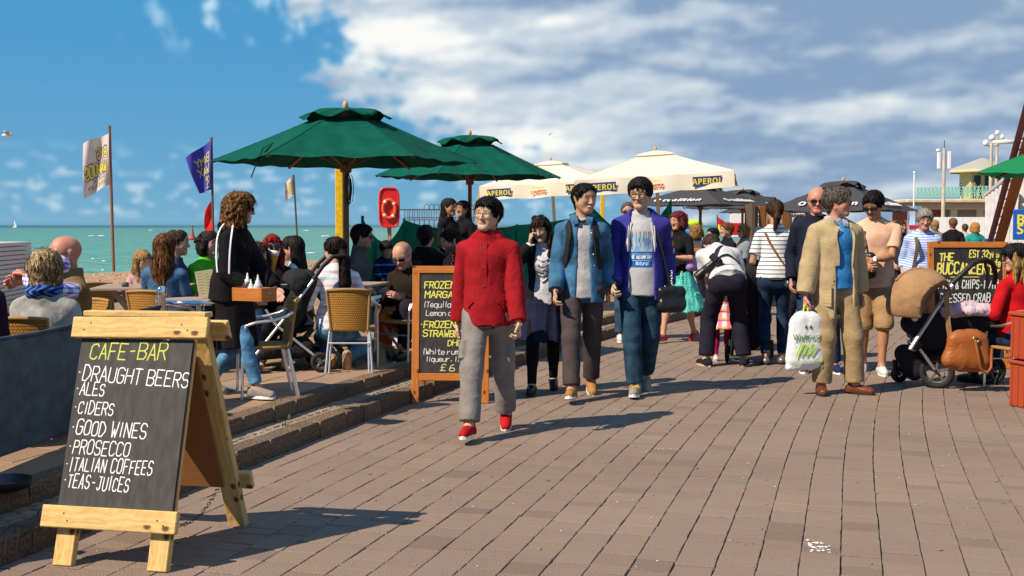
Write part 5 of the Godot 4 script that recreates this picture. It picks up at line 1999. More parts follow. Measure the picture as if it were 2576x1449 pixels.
func framed_board(label: String, at: Vector3, yaw: float, w: float, h: float, lean: float, im: Image, called: String, wood: Material, foot := 0.17) -> Node3D:
	var t := thing("menu_board", label, "menu board", at, deg_to_rad(yaw))
	var up := Vector3(0, h, -lean).normalized()
	var nf := Vector3(0, lean, h).normalized()
	var fb := Basis(Vector3.RIGHT, up, nf)
	var L := Vector2(h, lean).length()
	var fr := 0.062
	for sx in [-1.0, 1.0]:
		var b := mb()
		b.tr = Transform3D(fb, Vector3.ZERO)
		b.box(Vector3(sx * (w * 0.5 - fr * 0.5), L * 0.5, 0), Vector3(fr, L, 0.03), Basis(), 0.004)
		part("leg", b.done(), wood, t)
		b = mb()
		b.beam(Vector3(sx * (w * 0.5 - fr * 1.2), 0, -lean * 2.0 - 0.08), Vector3(sx * (w * 0.5 - fr * 1.2), h - 0.05, -lean - 0.03), 0.05, 0.026, Vector3(0, 0, 1))
		part("leg", b.done(), wood, t)
	for y in [foot * L, L - fr * 0.5]:
		var b := mb()
		b.tr = Transform3D(fb, Vector3.ZERO)
		b.box(Vector3(0, y, 0.0015), Vector3(w - 2.0 * fr + (2.0 * fr if y > L * 0.5 else 0.0), fr, 0.031), Basis(), 0.004)
		part("rail", b.done(), wood, t)
	var y0 := foot * L + fr * 0.5
	var y1 := L - fr
	var b := mb()
	b.tr = Transform3D(fb, up * (y0 + y1) * 0.5)
	b.box(Vector3.ZERO, Vector3(w - fr * 2.0, y1 - y0, 0.008), Basis(), 0.001)
	var pan := part("panel", b.done(), mat("slate_edge", lin(0.03, 0.029, 0.029), 0.7), t)
	b = mb()
	b.tr = Transform3D(fb, up * (y0 + y1) * 0.5 + nf * 0.0055)
	var hw := w * 0.5 - fr - 0.001
	var hh := (y1 - y0) * 0.5
	b.poly([Vector3(-hw, -hh, 0), Vector3(hw, -hh, 0), Vector3(hw, hh, 0), Vector3(-hw, hh, 0)], Vector3(0, 0, 1), [Vector2(0, 1), Vector2(1, 1), Vector2(1, 0), Vector2(0, 0)])
	part("chalk_face", b.done(), printed(called, ImageTexture.create_from_image(im), {"rough": 0.65, "clamp": true}), pan)
	for sx in [-1.0, 1.0]:
		b = mb()
		var cp := []
		for k in 7:
			cp.append(Vector3(sx * (w * 0.5 - fr * 1.6), 0.22 - 0.10 * sin(PI * k / 6.0), lerpf(-0.04, -lean * 1.8, k / 6.0)))
		b.tube(cp, 0.004, 6)
		part("cord", b.done(), MATS.metal_dark, t)
	return t

func cocktail_board() -> void:
	rng.seed = 502
	var im := slate(560, 1000, 4)
	var Y := Color(0.86, 0.84, 0.36)
	var W := Color(0.90, 0.90, 0.89)
	line_of(im, "FROZEN", 40, 330, 150, 66, Y, 5.0)
	line_of(im, "MARGARITA", 44, 500, 245, 66, Y, 5.0)
	line_of(im, "(Tequila, Triple", 36, 520, 340, 54, W, 2.6)
	line_of(im, "Lemon and lime", 56, 500, 425, 50, W, 2.6)
	line_of(im, "*FROZEN", 6, 330, 545, 64, Y, 5.0)
	line_of(im, "STRAWBERRY", 30, 500, 635, 62, Y, 5.0)
	line_of(im, "DHCRY", 255, 480, 728, 58, Y, 4.0)
	line_of(im, "(White rum, sh", 30, 480, 812, 52, W, 2.6)
	line_of(im, "liqueur, lime", 60, 440, 882, 48, W, 2.6)
	line_of(im, "£ 6", 190, 330, 975, 66, Color(0.78, 0.82, 0.55), 4.0)
	var a := ground(1044, 1015)
	var c := ground(1221, 1015)
	var at := (a + c) * 0.5
	framed_board("orange-framed chalkboard listing frozen cocktails behind the man in red", Vector3(at.x, 0, at.z), 0.0, 0.64, 1.13, 0.18, im, "cocktail_chalk", MATS.orange_wood, 0.19)

func snack_board() -> void:
	rng.seed = 503
	var im := slate(420, 700, 6, Color(0.40, 0.40, 0.38))
	var W := Color(0.86, 0.86, 0.84)
	line_of(im, "CAFE-BAR", 20, 400, 90, 56, Color(0.80, 0.84, 0.45), 5.0)
	var y := 160.0
	for s in ["FRESH FISH", "FISH", "SMOKED", "PRAWNS", "DRESSED", "TOAST", "FISH +", "wine", "JAMS", "SEAFOOD"]:
		line_of(im, s, 40, 40.0 + 34.0 * s.length(), y, 40, W, 3.0)
		y += 56
	var at := ground(1750, 797)
	framed_board("pale chalkboard with a light wooden top rail behind the man bending over", Vector3(at.x + 0.16, 0, at.z), -6.0, 0.62, 1.10, 0.16, im, "snack_chalk", MATS.orange_wood, 0.16)

func lifebuoy() -> void:
	var o := deep(979, 522, 24.0)
	var t := thing("lifebuoy_station", "red lifebuoy housing with an orange ring on a post at the beach edge", "lifebuoy", Vector3(o.x, 0, o.z), deg_to_rad(6))
	var redm := mat("red_plastic", lin(0.62, 0.018, 0.016), 0.35, {"coat": 0.3})
	var b := mb()
	b.box(Vector3(0, 0.7, -0.08), Vector3(0.09, 1.5, 0.09), Basis(), 0.006)
	part("post", b.done(), MATS.grey_wood, t)
	b = mb()
	var ol := []
	for k in 28:
		var a := TAU * k / 28
		ol.append(Vector2(signf(cos(a)) * pow(absf(cos(a)), 0.45) * 0.205, signf(sin(a)) * pow(absf(sin(a)), 0.45) * 0.405))
	b.tr = Transform3D(Basis(Vector3.RIGHT, Vector3(0, 0, 1), Vector3(0, -1, 0)), Vector3(0, o.y, 0))
	b.slab(ol, -0.05, 0.05, 0.02)
	var hs := part("housing", b.done(), redm, t)
	b = mb()
	var rim := []
	for q in ol:
		rim.append(Vector3(q.x * 0.95, o.y - q.y * 0.97, 0.055))
	b.tube(rim, 0.022, 8, false, true)
	part("rim", b.done(), redm, hs)
	b = mb()
	var ring := []
	for k in 24:
		var a := TAU * k / 24
		ring.append(Vector3(cos(a) * 0.125, o.y - 0.03 + sin(a) * 0.185, 0.085))
	b.tube(ring, 0.036, 10, false, true)
	var rg := part("lifebuoy_ring", b.done(), mat("ring_orange", lin(0.72, 0.10, 0.02), 0.5), t)
	for k in 4:
		b = mb()
		var a := TAU * (k + 0.35) / 4
		var a2 := a + 0.28
		b.tube([Vector3(cos(a) * 0.125, o.y - 0.03 + sin(a) * 0.185, 0.085), Vector3(cos((a + a2) * 0.5) * 0.125, o.y - 0.03 + sin((a + a2) * 0.5) * 0.185, 0.085), Vector3(cos(a2) * 0.125, o.y - 0.03 + sin(a2) * 0.185, 0.085)], 0.039, 10)
		part("band", b.done(), MATS.white_plastic, rg)

func green_screen() -> void:
	# runs of green cloth hung between poles
	var cl := mat("green_screen", lin(0.006, 0.16, 0.105), 0.9, {"back": lin(0.003, 0.06, 0.035), "tex": speck("canvas_fade", 0.02, 0.82, 1.06, 256, 4), "tri": 0.8, "spec": 0.2})
	var runs := [
		["green cloth screen hung between poles beyond the boy in blue", [[912, 547, 13.9, 0.30], [1016, 552, 16.5, 0.10], [1180, 560, 18.5, 0.06], [1300, 566, 19.5, 0.02], [1440, 548, 21.5, 0.05], [1484, 513, 22.5, 0.05], [1572, 590, 24.0, 0.0]]],
		["tall triangle of green cloth behind the red-haired woman", [[1640, 566, 23.0, 0.05], [1688, 500, 24.0, 0.0], [1694, 592, 24.6, 0.0]]]]
	for r in runs:
		var t := thing("cloth_screen", r[0], "screen", Vector3.ZERO)
		var L: Array = r[1]
		for k in L.size() - 1:
			var a := deep(L[k][0], L[k][1], L[k][2])
			var c := deep(L[k + 1][0], L[k + 1][1], L[k + 1][2])
			var dip: float = L[k][3]
			var b := mb()
			var f := func(u: float, v: float) -> Vector3:
				var p := a.lerp(c, u)
				var ty := p.y - dip * 4.0 * u * (1.0 - u) * (1.0 if dip < 0.2 else 1.0)
				var q := Vector3(p.x, lerpf(TERR + 0.05, ty, v), p.z)
				q.z += 0.05 * sin(u * 14.0 + v * 3.0) * (1.0 - u) * u * 4.0 + 0.03 * sin(v * 9.0 + u * 5.0)
				return q
			b.sheet(f, 16, 8)
			part("panel", b.done(), cl, t)
		for k in L.size():
			var a := deep(L[k][0], L[k][1], L[k][2])
			var b := mb()
			b.tube([Vector3(a.x, TERR, a.z), Vector3(a.x, a.y + 0.02, a.z)], 0.018, 8)
			part("pole", b.done(), MATS.green_screen, t)

func wheel(parent: Node, at: Vector3, r: float, w: float, spokes: int, turn := 0.0) -> void:
	var g := MeshInstance3D.new()
	var b := mb()
	var ring := []
	for k in 22:
		var a := TAU * k / 22
		ring.append(Vector3(0, sin(a) * (r - w * 0.5), cos(a) * (r - w * 0.5)))
	b.tr = Transform3D(Basis.from_euler(Vector3(0, turn, 0)), at)
	b.tube(ring, w * 0.5, 8, false, true)
	var ty := part("wheel", b.done(), MATS.rubber, parent)
	b = mb()
	b.tr = Transform3D(Basis.from_euler(Vector3(0, turn, 0)), at)
	b.tube([Vector3(-w * 0.5, 0, 0), Vector3(w * 0.5, 0, 0)], r * 0.16, 10)
	for k in spokes:
		var a := TAU * k / spokes + 0.3
		b.beam(Vector3(0, sin(a) * r * 0.12, cos(a) * r * 0.12), Vector3(0, sin(a) * (r - w * 0.8), cos(a) * (r - w * 0.8)), w * 0.35, w * 0.5, Vector3.RIGHT)
	var rim := []
	for k in 20:
		var a := TAU * k / 20
		rim.append(Vector3(0, sin(a) * (r - w * 1.0), cos(a) * (r - w * 1.0)))
	b.tube(rim, w * 0.18, 6, false, true)
	part("rim", b.done(), mat("rim_grey", lin(0.10, 0.10, 0.10), 0.4), ty)

func pushchair() -> void:
	# folded-umbrella style buggy, side on, behind the chair
	var at := ground(690, 935, TERR)
	var t := thing("pushchair", "black umbrella-fold pushchair parked behind the empty wicker chair", "pushchair", at + Vector3(0.05, 0, -0.15), deg_to_rad(-75))
	var al: Material = MATS.aluminium
	for s in [-1.0, 1.0]:
		var b := mb()
		b.tube([Vector3(s * 0.24, 0.10, 0.30), Vector3(s * 0.24, 0.5, -0.02), Vector3(s * 0.24, 0.82, -0.26)], 0.012, 8)
		b.tube([Vector3(s * 0.24, 0.10, -0.30), Vector3(s * 0.24, 0.42, 0.08), Vector3(s * 0.24, 0.55, 0.16)], 0.012, 8)
		part("side_frame", b.done(), al, t)
		b = mb()
		b.tube([Vector3(s * 0.24, 0.80, -0.245), Vector3(s * 0.24, 0.92, -0.33), Vector3(s * 0.235, 1.0, -0.42), Vector3(s * 0.23, 1.01, -0.52)], 0.019, 10)
		part("handle", b.done(), MATS.dark_plastic, t)
		for z in [0.30, -0.30]:
			wheel(t, Vector3(s * 0.275, 0.085, z), 0.085, 0.034, 5)
			wheel(t, Vector3(s * 0.215, 0.085, z), 0.085, 0.034, 5)
	var seat := node_plain(t, "seat", MATS.black_fabric)
	grow(seat, [cap(Vector3(-0.13, 0.40, 0.16), Vector3(0.13, 0.40, 0.16), 0.085, 0.085, 0.05), cap(Vector3(-0.13, 0.42, -0.02), Vector3(0.13, 0.42, -0.02), 0.09, 0.09, 0.06), cap(Vector3(-0.12, 0.48, -0.08), Vector3(-0.11, 0.80, -0.22), 0.09, 0.08, 0.06), cap(Vector3(0.12, 0.48, -0.08), Vector3(0.11, 0.80, -0.22), 0.09, 0.08, 0.06), cap(Vector3(0, 0.42, 0.2), Vector3(0, 0.2, 0.3), 0.12, 0.06, 0.04, Vector3(0, 0, 1), 2.0)], 0.02, {"amp": 0.01, "noise": noise(7.0, 3)})
	var hood := node_plain(t, "hood", MATS.black_fabric)
	grow(hood, [cap(Vector3(-0.14, 0.76, -0.13), Vector3(0.14, 0.76, -0.13), 0.13, 0.13, 0.04), cap(Vector3(-0.16, 0.66, 0.02), Vector3(0.16, 0.66, 0.02), 0.12, 0.12, 0.02, Vector3.ZERO, 1.0, 1)], 0.02, {"amp": 0.012, "noise": noise(9.0, 4)})
	var bask := node_plain(t, "basket", MATS.black_fabric)
	grow(bask, [cap(Vector3(-0.13, 0.20, -0.18), Vector3(-0.13, 0.18, 0.16), 0.08, 0.07, 0.05), cap(Vector3(0.13, 0.20, -0.18), Vector3(0.13, 0.18, 0.16), 0.08, 0.07, 0.05), cap(Vector3(0, 0.19, -0.18), Vector3(0, 0.17, 0.16), 0.09, 0.08, 0.05)], 0.02, {"amp": 0.012, "noise": noise(9.0, 5)})

func node_plain(parent: Node, called: String, m: Material) -> MeshInstance3D:
	return part(called, null, m, parent)

func bottle(label: String, at: Vector3, sc: float, m: Material) -> void:
	var t := thing("sauce_bottle", label, "bottle", at, 0, "bottles carried in the tray")
	var b := mb()
	b.lathe([Vector2(0, 0), Vector2(0.034, 0), Vector2(0.036, 0.01), Vector2(0.036, 0.09), Vector2(0.028, 0.115), Vector2(0.018, 0.12)], 16)
	var o := part("bottle_body", b.done(), m, t)
	b = mb()
	b.lathe([Vector2(0.02, 0.118), Vector2(0.021, 0.135), Vector2(0.012, 0.142), Vector2(0.004, 0.185), Vector2(0, 0.187)], 14)
	part("nozzle", b.done(), MATS.white_plastic, t)
	t.scale = Vector3.ONE * sc

func small_things() -> void:
	# menu card on the round table
	var b := mb()
	var o := Vector3(-2.26, TERR + 0.73, -8.72)
	var im := Image.create(128, 192, false, Image.FORMAT_RGB8)
	im.fill(Color(0.72, 0.68, 0.54))
	rng.seed = 77
	for k in 16:
		im.fill_rect(Rect2i(14 + (k % 2) * 52, 16 + k * 10, 30 + rng.randi() % 18, 3), Color(0.40, 0.38, 0.30))
	b.tr = Transform3D(Basis.from_euler(Vector3(-0.16, 0.25, 0.16)), o)
	b.box(Vector3(0, 0.105, 0), Vector3(0.13, 0.21, 0.003), Basis(), 0.0005)
	var t := tag(part("menu_card", b.done(), mat("card", lin(0.50, 0.44, 0.28), 0.9)), "upright cream menu card on the round metal-rimmed table", "menu card")
	b = mb()
	b.tr = Transform3D(Basis.from_euler(Vector3(-0.16, 0.25, 0.16)), o)
	b.poly([Vector3(-0.064, 0.002, 0.0022), Vector3(0.064, 0.002, 0.0022), Vector3(0.064, 0.208, 0.0022), Vector3(-0.064, 0.208, 0.0022)], Vector3(0, 0, 1), [Vector2(0, 1), Vector2(1, 1), Vector2(1, 0), Vector2(0, 0)])
	part("printed_face", b.done(), printed("card_print", ImageTexture.create_from_image(im)), t)
	# tray with bottles carried by the waitress
	var tc := deep(640, 740, 8.15)
	t = thing("wooden_tray", "small pine condiment box with a round hand hole carried by the waitress", "tray", Vector3(tc.x, tc.y - 0.045, tc.z), deg_to_rad(-28))
	for s in [-1.0, 1.0]:
		b = mb()
		b.box(Vector3(0, 0.045, s * 0.075), Vector3(0.24, 0.09, 0.012), Basis(), 0.002)
		part("side", b.done(), MATS.orange_wood, t)
		b = mb()
		b.box(Vector3(s * 0.126, 0.045, 0), Vector3(0.012, 0.095, 0.162), Basis(), 0.002)
		part("end", b.done(), MATS.orange_wood, t)
		b = mb()
		b.tr = Transform3D(Basis(Vector3(0, 0, 1), Vector3(1, 0, 0), Vector3(0, 1, 0)), Vector3(s * 0.1335, 0.055, 0))
		b.ball(Vector3.ZERO, Vector3(0.024, 0.0008, 0.011), 14)
		part("hand_hole", b.done(), mat("hole", lin(0.45, 0.36, 0.26), 0.9), t)
	b = mb()
	b.box(Vector3(0, 0.008, 0), Vector3(0.24, 0.012, 0.14), Basis(), 0.001)
	part("base", b.done(), MATS.orange_wood, t)
	var tb: Transform3D = t.transform
	bottle("brown sauce bottle with a white nozzle at the back of the tray", tb * Vector3(-0.06, 0.016, 0.0), 0.95, mat("sauce_brown", lin(0.09, 0.045, 0.035), 0.3))
	bottle("clear sauce bottle with a white cap in the middle of the tray", tb * Vector3(0.05, 0.016, 0.02), 0.9, mat("sauce_clear", lin(0.52, 0.50, 0.52), 0.25))
	bottle("white mayonnaise bottle at the front of the tray", tb * Vector3(0.0, 0.016, 0.035), 0.72, mat("sauce_white", lin(0.7, 0.66, 0.60), 0.4))
	# blue cups
	for q in [[736, 712, 10.9, "royal blue plastic cup on the table by the pushchair"], [614, 693, 8.6, "violet plastic cup held behind the waitress's tray"]]:
		var p := deep(q[0], q[1], q[2])
		t = thing("plastic_cup", q[3], "cup", p - Vector3(0, 0.06, 0), 0.0, "plastic cups")
		b = mb()
		b.lathe([Vector2(0, 0), Vector2(0.036, 0), Vector2(0.043, 0.12), Vector2(0.045, 0.122), Vector2(0.041, 0.122), Vector2(0.035, 0.004), Vector2(0, 0.004)], 18)
		part("cup_body", b.done(), mat("blue_cup", lin(0.05, 0.035, 0.50), 0.35), t)
		b = mb()
		b.tube([Vector3(0.02, 0.01, 0), Vector3(0.03, 0.16, 0.01)], 0.004, 6)
		part("straw", b.done(), mat("straw_blue", lin(0.04, 0.2, 0.55), 0.4), t)
	# tall beer glass raised by the red-haired drinker
	var g := deep(682, 662, 10.6)
	t = thing("beer_glass", "tall glass of amber beer with foam raised by the red-haired drinker", "glass", g + Vector3(0.0, -0.12, 0.05))
	t.rotation = Vector3(0, 0, -0.18)
	b = mb()
	b.lathe([Vector2(0, 0), Vector2(0.028, 0), Vector2(0.024, 0.02), Vector2(0.042, 0.19), Vector2(0.0, 0.19)], 18)
	part("beer", b.done(), mat("beer", lin(0.62, 0.25, 0.03), 0.2), t)
	b = mb()
	b.lathe([Vector2(0.0, 0.192), Vector2(0.043, 0.192), Vector2(0.046, 0.235), Vector2(0.0, 0.24)], 18)
	part("foam_head", b.done(), mat("beer_foam", lin(0.78, 0.72, 0.60), 0.8), t)
	# burger in a paper wrap
	var bp := Vector3(-3.18, TERR + 0.73, -10.48)
	t = thing("bread_roll", "golden bread roll on white paper on the weathered table", "food", bp)
	var bun := node_plain(t, "roll", mat("bread", lin(0.55, 0.26, 0.07), 0.7))
	grow(bun, [cap(Vector3(-0.05, 0.05, 0), Vector3(0.06, 0.05, 0), 0.045, 0.04, 0.02), cap(Vector3(0.0, 0.05, 0.03), Vector3(0.05, 0.05, 0.03), 0.035, 0.03, 0.01)], 0.012, {"amp": 0.006, "noise": noise(14.0, 3)})
	b = mb()
	var pf := func(u: float, v: float) -> Vector3:
		return Vector3((u - 0.5) * 0.24, 0.012 + 0.13 * pow(absf(u - 0.5) * 2.0, 2.0) * (1.0 if u < 0.5 else 0.25) + 0.02 * sin(v * 7.0 + u * 9.0), (v - 0.5) * 0.16)
	b.sheet(pf, 10, 8)
	part("paper_wrap", b.done(), mat("paper", lin(0.78, 0.78, 0.77), 0.9), t)
	b = mb()
	b.lathe([Vector2(0, 0), Vector2(0.03, 0), Vector2(0.034, 0.03), Vector2(0.02, 0.04), Vector2(0, 0.04)], 14)
	var ash := part("small_pot", b.done(), mat("pot", lin(0.12, 0.11, 0.10), 0.5))
	ash.position = Vector3(-3.42, TERR + 0.73, -10.36)
	tag(ash, "little dark pot on the weathered table beside the bread roll", "pot")
	# metal dish on the kerb at the left edge
	b = mb()
	b.lathe([Vector2(0, 0.005), Vector2(0.10, 0.005), Vector2(0.125, 0.05), Vector2(0.13, 0.052), Vector2(0.118, 0.012), Vector2(0.0, 0.01)], 24)
	var dish := part("metal_dish", b.done(), MATS.metal_dark)
	var dp := ground(10, 1232, 0.2)
	dish.position = dp
	tag(dish, "shiny metal dog bowl on the terrace at the left edge", "bowl")
func tubes(parent: Node, called: String, pts: Array, r: float, m: Material, sides := 8) -> MeshInstance3D:
	return part(called, mb().tube(pts, r, sides).done(), m, parent)

func block(parent: Node, called: String, ctr: Vector3, size: Vector3, m: Material, bev := 0.01, b := Basis()) -> MeshInstance3D:
	return part(called, mb().box(ctr, size, b, bev).done(), m, parent)

func right_things() -> void:
	# pram with a tan hood
	var o := ground(2357, 978)
	var t := thing("pram", "pram with a tan hood and black chassis beside the seated woman in red", "pram", Vector3(o.x, 0, o.z))
	var L := func(u: float, v: float, z: float) -> Vector3: return deep(u, v, z) - t.position
	var tanm := cloth("tan_hood", lin(0.40, 0.235, 0.115))
	var hood := node_plain(t, "hood", tanm)
	grow(hood, [cap(L.call(2315, 752, 10.72), L.call(2315, 752, 10.45), 0.275, 0.275, 0.03), cap(L.call(2268, 770, 10.72), L.call(2268, 770, 10.45), 0.13, 0.13, 0.04), cap(L.call(2405, 785, 10.75), L.call(2405, 785, 9.9), 0.27, 0.30, 0.006, Vector3.ZERO, 1.0, 1), cap(L.call(2150, 928, 10.6), L.call(2480, 928, 10.6), 0.50, 0.50, 0.006, Vector3(0, 0, 1), 0.25, 1)], 0.014, {"amp": -0.006, "noise": folds(4.0, 3)})
	for k in 2:
		var arc := []
		for q in 9:
			var a := lerpf(0.05, 2.5, q / 8.0)
			arc.append(L.call(2315, 752, 10.42 + k * 0.33) + Vector3(cos(a) * 0.275, sin(a) * 0.275, 0))
		tubes(hood, "hoop", arc, 0.012, tanm)
	var seat := node_plain(t, "carrycot", MATS.black_fabric)
	grow(seat, [cap(L.call(2290, 815, 10.6), L.call(2480, 805, 10.6), 0.085, 0.10, 0.05), cap(L.call(2300, 812, 10.6), L.call(2345, 850, 10.6), 0.09, 0.10, 0.06), cap(L.call(2345, 850, 10.6), L.call(2400, 845, 10.6), 0.09, 0.06, 0.06)], 0.016, {"amp": -0.006, "noise": folds(4.0, 4)})
	var bl := node_plain(t, "blanket", cloth("pink_blanket", lin(0.68, 0.50, 0.56)))
	grow(bl, [cap(L.call(2385, 785, 10.55), L.call(2480, 778, 10.55), 0.065, 0.05, 0.03), cap(L.call(2410, 775, 10.5), L.call(2450, 770, 10.62), 0.05, 0.05, 0.02), cap(L.call(2440, 782, 10.45), L.call(2490, 785, 10.5), 0.04, 0.03, 0.02)], 0.012, {"amp": -0.014, "noise": folds(6.0, 9)})
	tubes(t, "handle", [L.call(2392, 716, 10.5), L.call(2420, 690, 10.5), L.call(2448, 662, 10.5), L.call(2478, 652, 10.55), L.call(2498, 664, 10.62), L.call(2504, 690, 10.68), L.call(2500, 715, 10.7)], 0.024, MATS.dark_plastic, 10)
	part("grip_arm", mb().tube([L.call(2476, 653, 10.55), L.call(2484, 690, 10.58), L.call(2482, 730, 10.6)], 0.014, 8).done(), MATS.dark_plastic, t)
	part("frame_tube", mb().beam(L.call(2288, 880, 10.42), L.call(2396, 715, 10.45), 0.03, 0.045, Vector3(0, 0, 1), 0.008).done(), MATS.aluminium, t)
	part("frame_tube", mb().beam(L.call(2306, 868, 10.6), L.call(2262, 915, 10.8), 0.03, 0.04, Vector3(0, 0, 1), 0.008).done(), MATS.aluminium, t)
	part("frame_tube", mb().beam(L.call(2306, 868, 10.5), L.call(2352, 930, 10.5), 0.026, 0.036, Vector3(0, 0, 1), 0.008).done(), MATS.aluminium, t)
	part("hub_joint", mb().ball(L.call(2306, 868, 10.5), Vector3(0.05, 0.05, 0.04), 16).done(), MATS.dark_plastic, t)
	part("swivel", mb().tube([L.call(2252, 905, 10.9), L.call(2254, 950, 10.9)], 0.026, 10).done(), MATS.dark_plastic, t)
	part("round_badge", mb().ball(L.call(2302, 800, 10.5), Vector3(0.032, 0.032, 0.008), 16).done(), MATS.white_plastic, t)
	var bk := node_plain(t, "under_basket", MATS.black_fabric)
	grow(bk, [cap(L.call(2275, 890, 10.7), L.call(2300, 930, 10.7), 0.09, 0.10, 0.06), cap(L.call(2330, 890, 10.75), L.call(2420, 890, 10.8), 0.10, 0.08, 0.05)], 0.018)
	wheel(t, L.call(2262, 941, 10.92), 0.078, 0.045, 5, 1.25)
	wheel(t, L.call(2300, 935, 11.35), 0.078, 0.045, 5, 1.25)
	wheel(t, L.call(2357, 935, 10.55), 0.155, 0.055, 5, 1.15)
	wheel(t, L.call(2486, 930, 10.8), 0.155, 0.055, 5, 1.15)
	strap({"pel": Vector3(0, 0.3, -1), "tor": Basis(), "root": t}, "strap", [L.call(2382, 735, 10.36), L.call(2383, 790, 10.36), L.call(2390, 850, 10.36)], 0.045, cloth("tan_webbing", lin(0.45, 0.25, 0.10)), 0.006)
	# tan leather bag hung on the pram
	t = thing("shoulder_bag", "large tan leather handbag hung on the side of the pram", "bag", deep(2432, 880, 10.3))
	var bag := node_plain(t, "bag_body", mat("tan_leather", lin(0.30, 0.085, 0.018), 0.5))
	grow(bag, [cap(Vector3(-0.13, -0.08, 0), Vector3(0.13, -0.10, 0), 0.085, 0.08, 0.02, Vector3(0, 0, 1), 1.3), cap(Vector3(-0.12, 0.10, 0), Vector3(0.13, 0.09, 0), 0.04, 0.04, 0.03), cap(Vector3(-0.12, 0.1, 0), Vector3(-0.155, -0.09, 0), 0.04, 0.06, 0.03), cap(Vector3(0.13, 0.1, 0), Vector3(0.15, -0.09, 0), 0.04, 0.06, 0.03), cap(Vector3(-0.04, 0.08, 0), Vector3(-0.05, -0.08, 0), 0.10, 0.11, 0.05, Vector3(0, 0, 1), 1.5), cap(Vector3(0.06, 0.08, 0), Vector3(0.06, -0.08, 0), 0.10, 0.11, 0.05, Vector3(0, 0, 1), 1.5)], 0.011, {"amp": -0.006, "noise": folds(4.0, 12)})
	tubes(t, "handle", [Vector3(0.04, 0.10, 0.08), Vector3(0.05, 0.0, 0.11), Vector3(0.08, -0.15, 0.11), Vector3(0.14, -0.2, 0.09), Vector3(0.19, -0.15, 0.07), Vector3(0.2, 0.02, 0.05)], 0.012, MATS.tan_leather)
	var ring := []
	for k in 12:
		ring.append(Vector3(0.045 + cos(TAU * k / 12) * 0.026, 0.10 + sin(TAU * k / 12) * 0.026, 0.085))
	part("ring", mb().tube(ring, 0.007, 6, false, true).done(), mat("brass", lin(0.7, 0.5, 0.2), 0.3, {"metal": 1.0}), t)
	part("wallet", mb().box(Vector3(0.02, 0.15, 0), Vector3(0.15, 0.05, 0.03), Basis.from_euler(Vector3(0, 0, 0.1)), 0.01).done(), mat("mint", lin(0.12, 0.55, 0.28), 0.5), t)
	# chair with the woman in red and the crates at the edge
	chair("wicker chair at the right edge under the woman in red", Vector3(4.55, 0, -10.52), 196)
	var cr := ground(2538, 1032)
	var rust := mat("rust_plastic", lin(0.36, 0.055, 0.022), 0.5)
	for k in 2:
		t = thing("plastic_crate", ["lower", "upper"][k] + " rust-red plastic crate in the stack at the right edge", "crate", Vector3(cr.x + 0.34, 0, cr.z - 0.12), deg_to_rad(14), "stacked plastic crates")
		var y := k * 0.39
		for s in [-1.0, 1.0]:
			block(t, "crate_side", Vector3(s * 0.19, y + 0.19, 0), Vector3(0.018, 0.37, 0.36), rust, 0.004)
			block(t, "crate_end", Vector3(0, y + 0.19, s * 0.17), Vector3(0.36, 0.37, 0.018), rust, 0.004)
			block(t, "rim", Vector3(s * 0.2, y + 0.365, 0), Vector3(0.03, 0.028, 0.40), rust, 0.006)
			block(t, "rim", Vector3(0, y + 0.368, s * 0.185), Vector3(0.38, 0.028, 0.03), rust, 0.006)
			for q in 5:
				block(t, "rib", Vector3(s * 0.203, y + 0.18, -0.15 + q * 0.075), Vector3(0.012, 0.32, 0.014), rust, 0.003)
				block(t, "rib", Vector3(-0.15 + q * 0.075, y + 0.18, s * 0.184), Vector3(0.014, 0.32, 0.012), rust, 0.003)
		block(t, "grip_slot", Vector3(-0.06, y + 0.27, 0.192), Vector3(0.05, 0.08, 0.012), MATS.dark_plastic, 0.003)
	# chalkboard of the pub behind the pram
	rng.seed = 505
	var im := slate(512, 820, 9, Color(0.20, 0.19, 0.185))
	var Y := Color(0.90, 0.86, 0.42)
	var W := Color(0.86, 0.86, 0.85)
	line_of(im, "THE", 40, 150, 95, 52, Y, 5.0)
	line_of(im, "EST 32yrs", 265, 490, 70, 50, Y, 4.0)
	line_of(im, "BUCCANEER", 22, 400, 190, 76, Y, 6.0)
	line_of(im, "cafe", 410, 500, 140, 50, Y, 4.0)
	line_of(im, "bar", 420, 500, 195, 50, Y, 4.0)
	for k in 90:
		stamp(im, Vector2(120 + k * 2.4, 215), 3.0, Y)
	line_of(im, "FISH & CHIPS-light", 30, 490, 300, 60, W, 3.6)
	line_of(im, "DRESSED CRAB", 40, 420, 400, 60, W, 3.6)
	line_of(im, "PRAWNS-Fresh", 40, 440, 500, 56, W, 3.6)
	line_of(im, "SMOKED SALMON", 40, 450, 590, 54, W, 3.6)
	line_of(im, "COD TO GO", 60, 380, 690, 56, W, 3.6)
	line_of(im, "TEAS COFFEE", 60, 400, 780, 52, W, 3.6)
	var bp := deep(2440, 930, 12.0)
	framed_board("tall chalkboard headed THE BUCCANEER behind the pram", Vector3(bp.x, 0, -12.0), 2.0, 0.84, 1.30, 0.12, im, "pub_chalk", MATS.orange_wood, 0.05)
	# green parasols leaning in from the right edge
	var g2 := mat("green_canvas_light", lin(0.012, 0.17, 0.065), 0.9, {"back": lin(0.004, 0.06, 0.02), "spec": 0.2})
	parasol("green parasol cut by the right edge beside the white building", Vector3(6.62, 0, -13.2), {"n": 6, "R": 1.42, "hem": 2.06, "apex": 2.62, "turn": 0.0, "vent": 0.28, "sag": 0.05, "pole": 0.03}, g2, MATS.pole_wood, "green parasols")
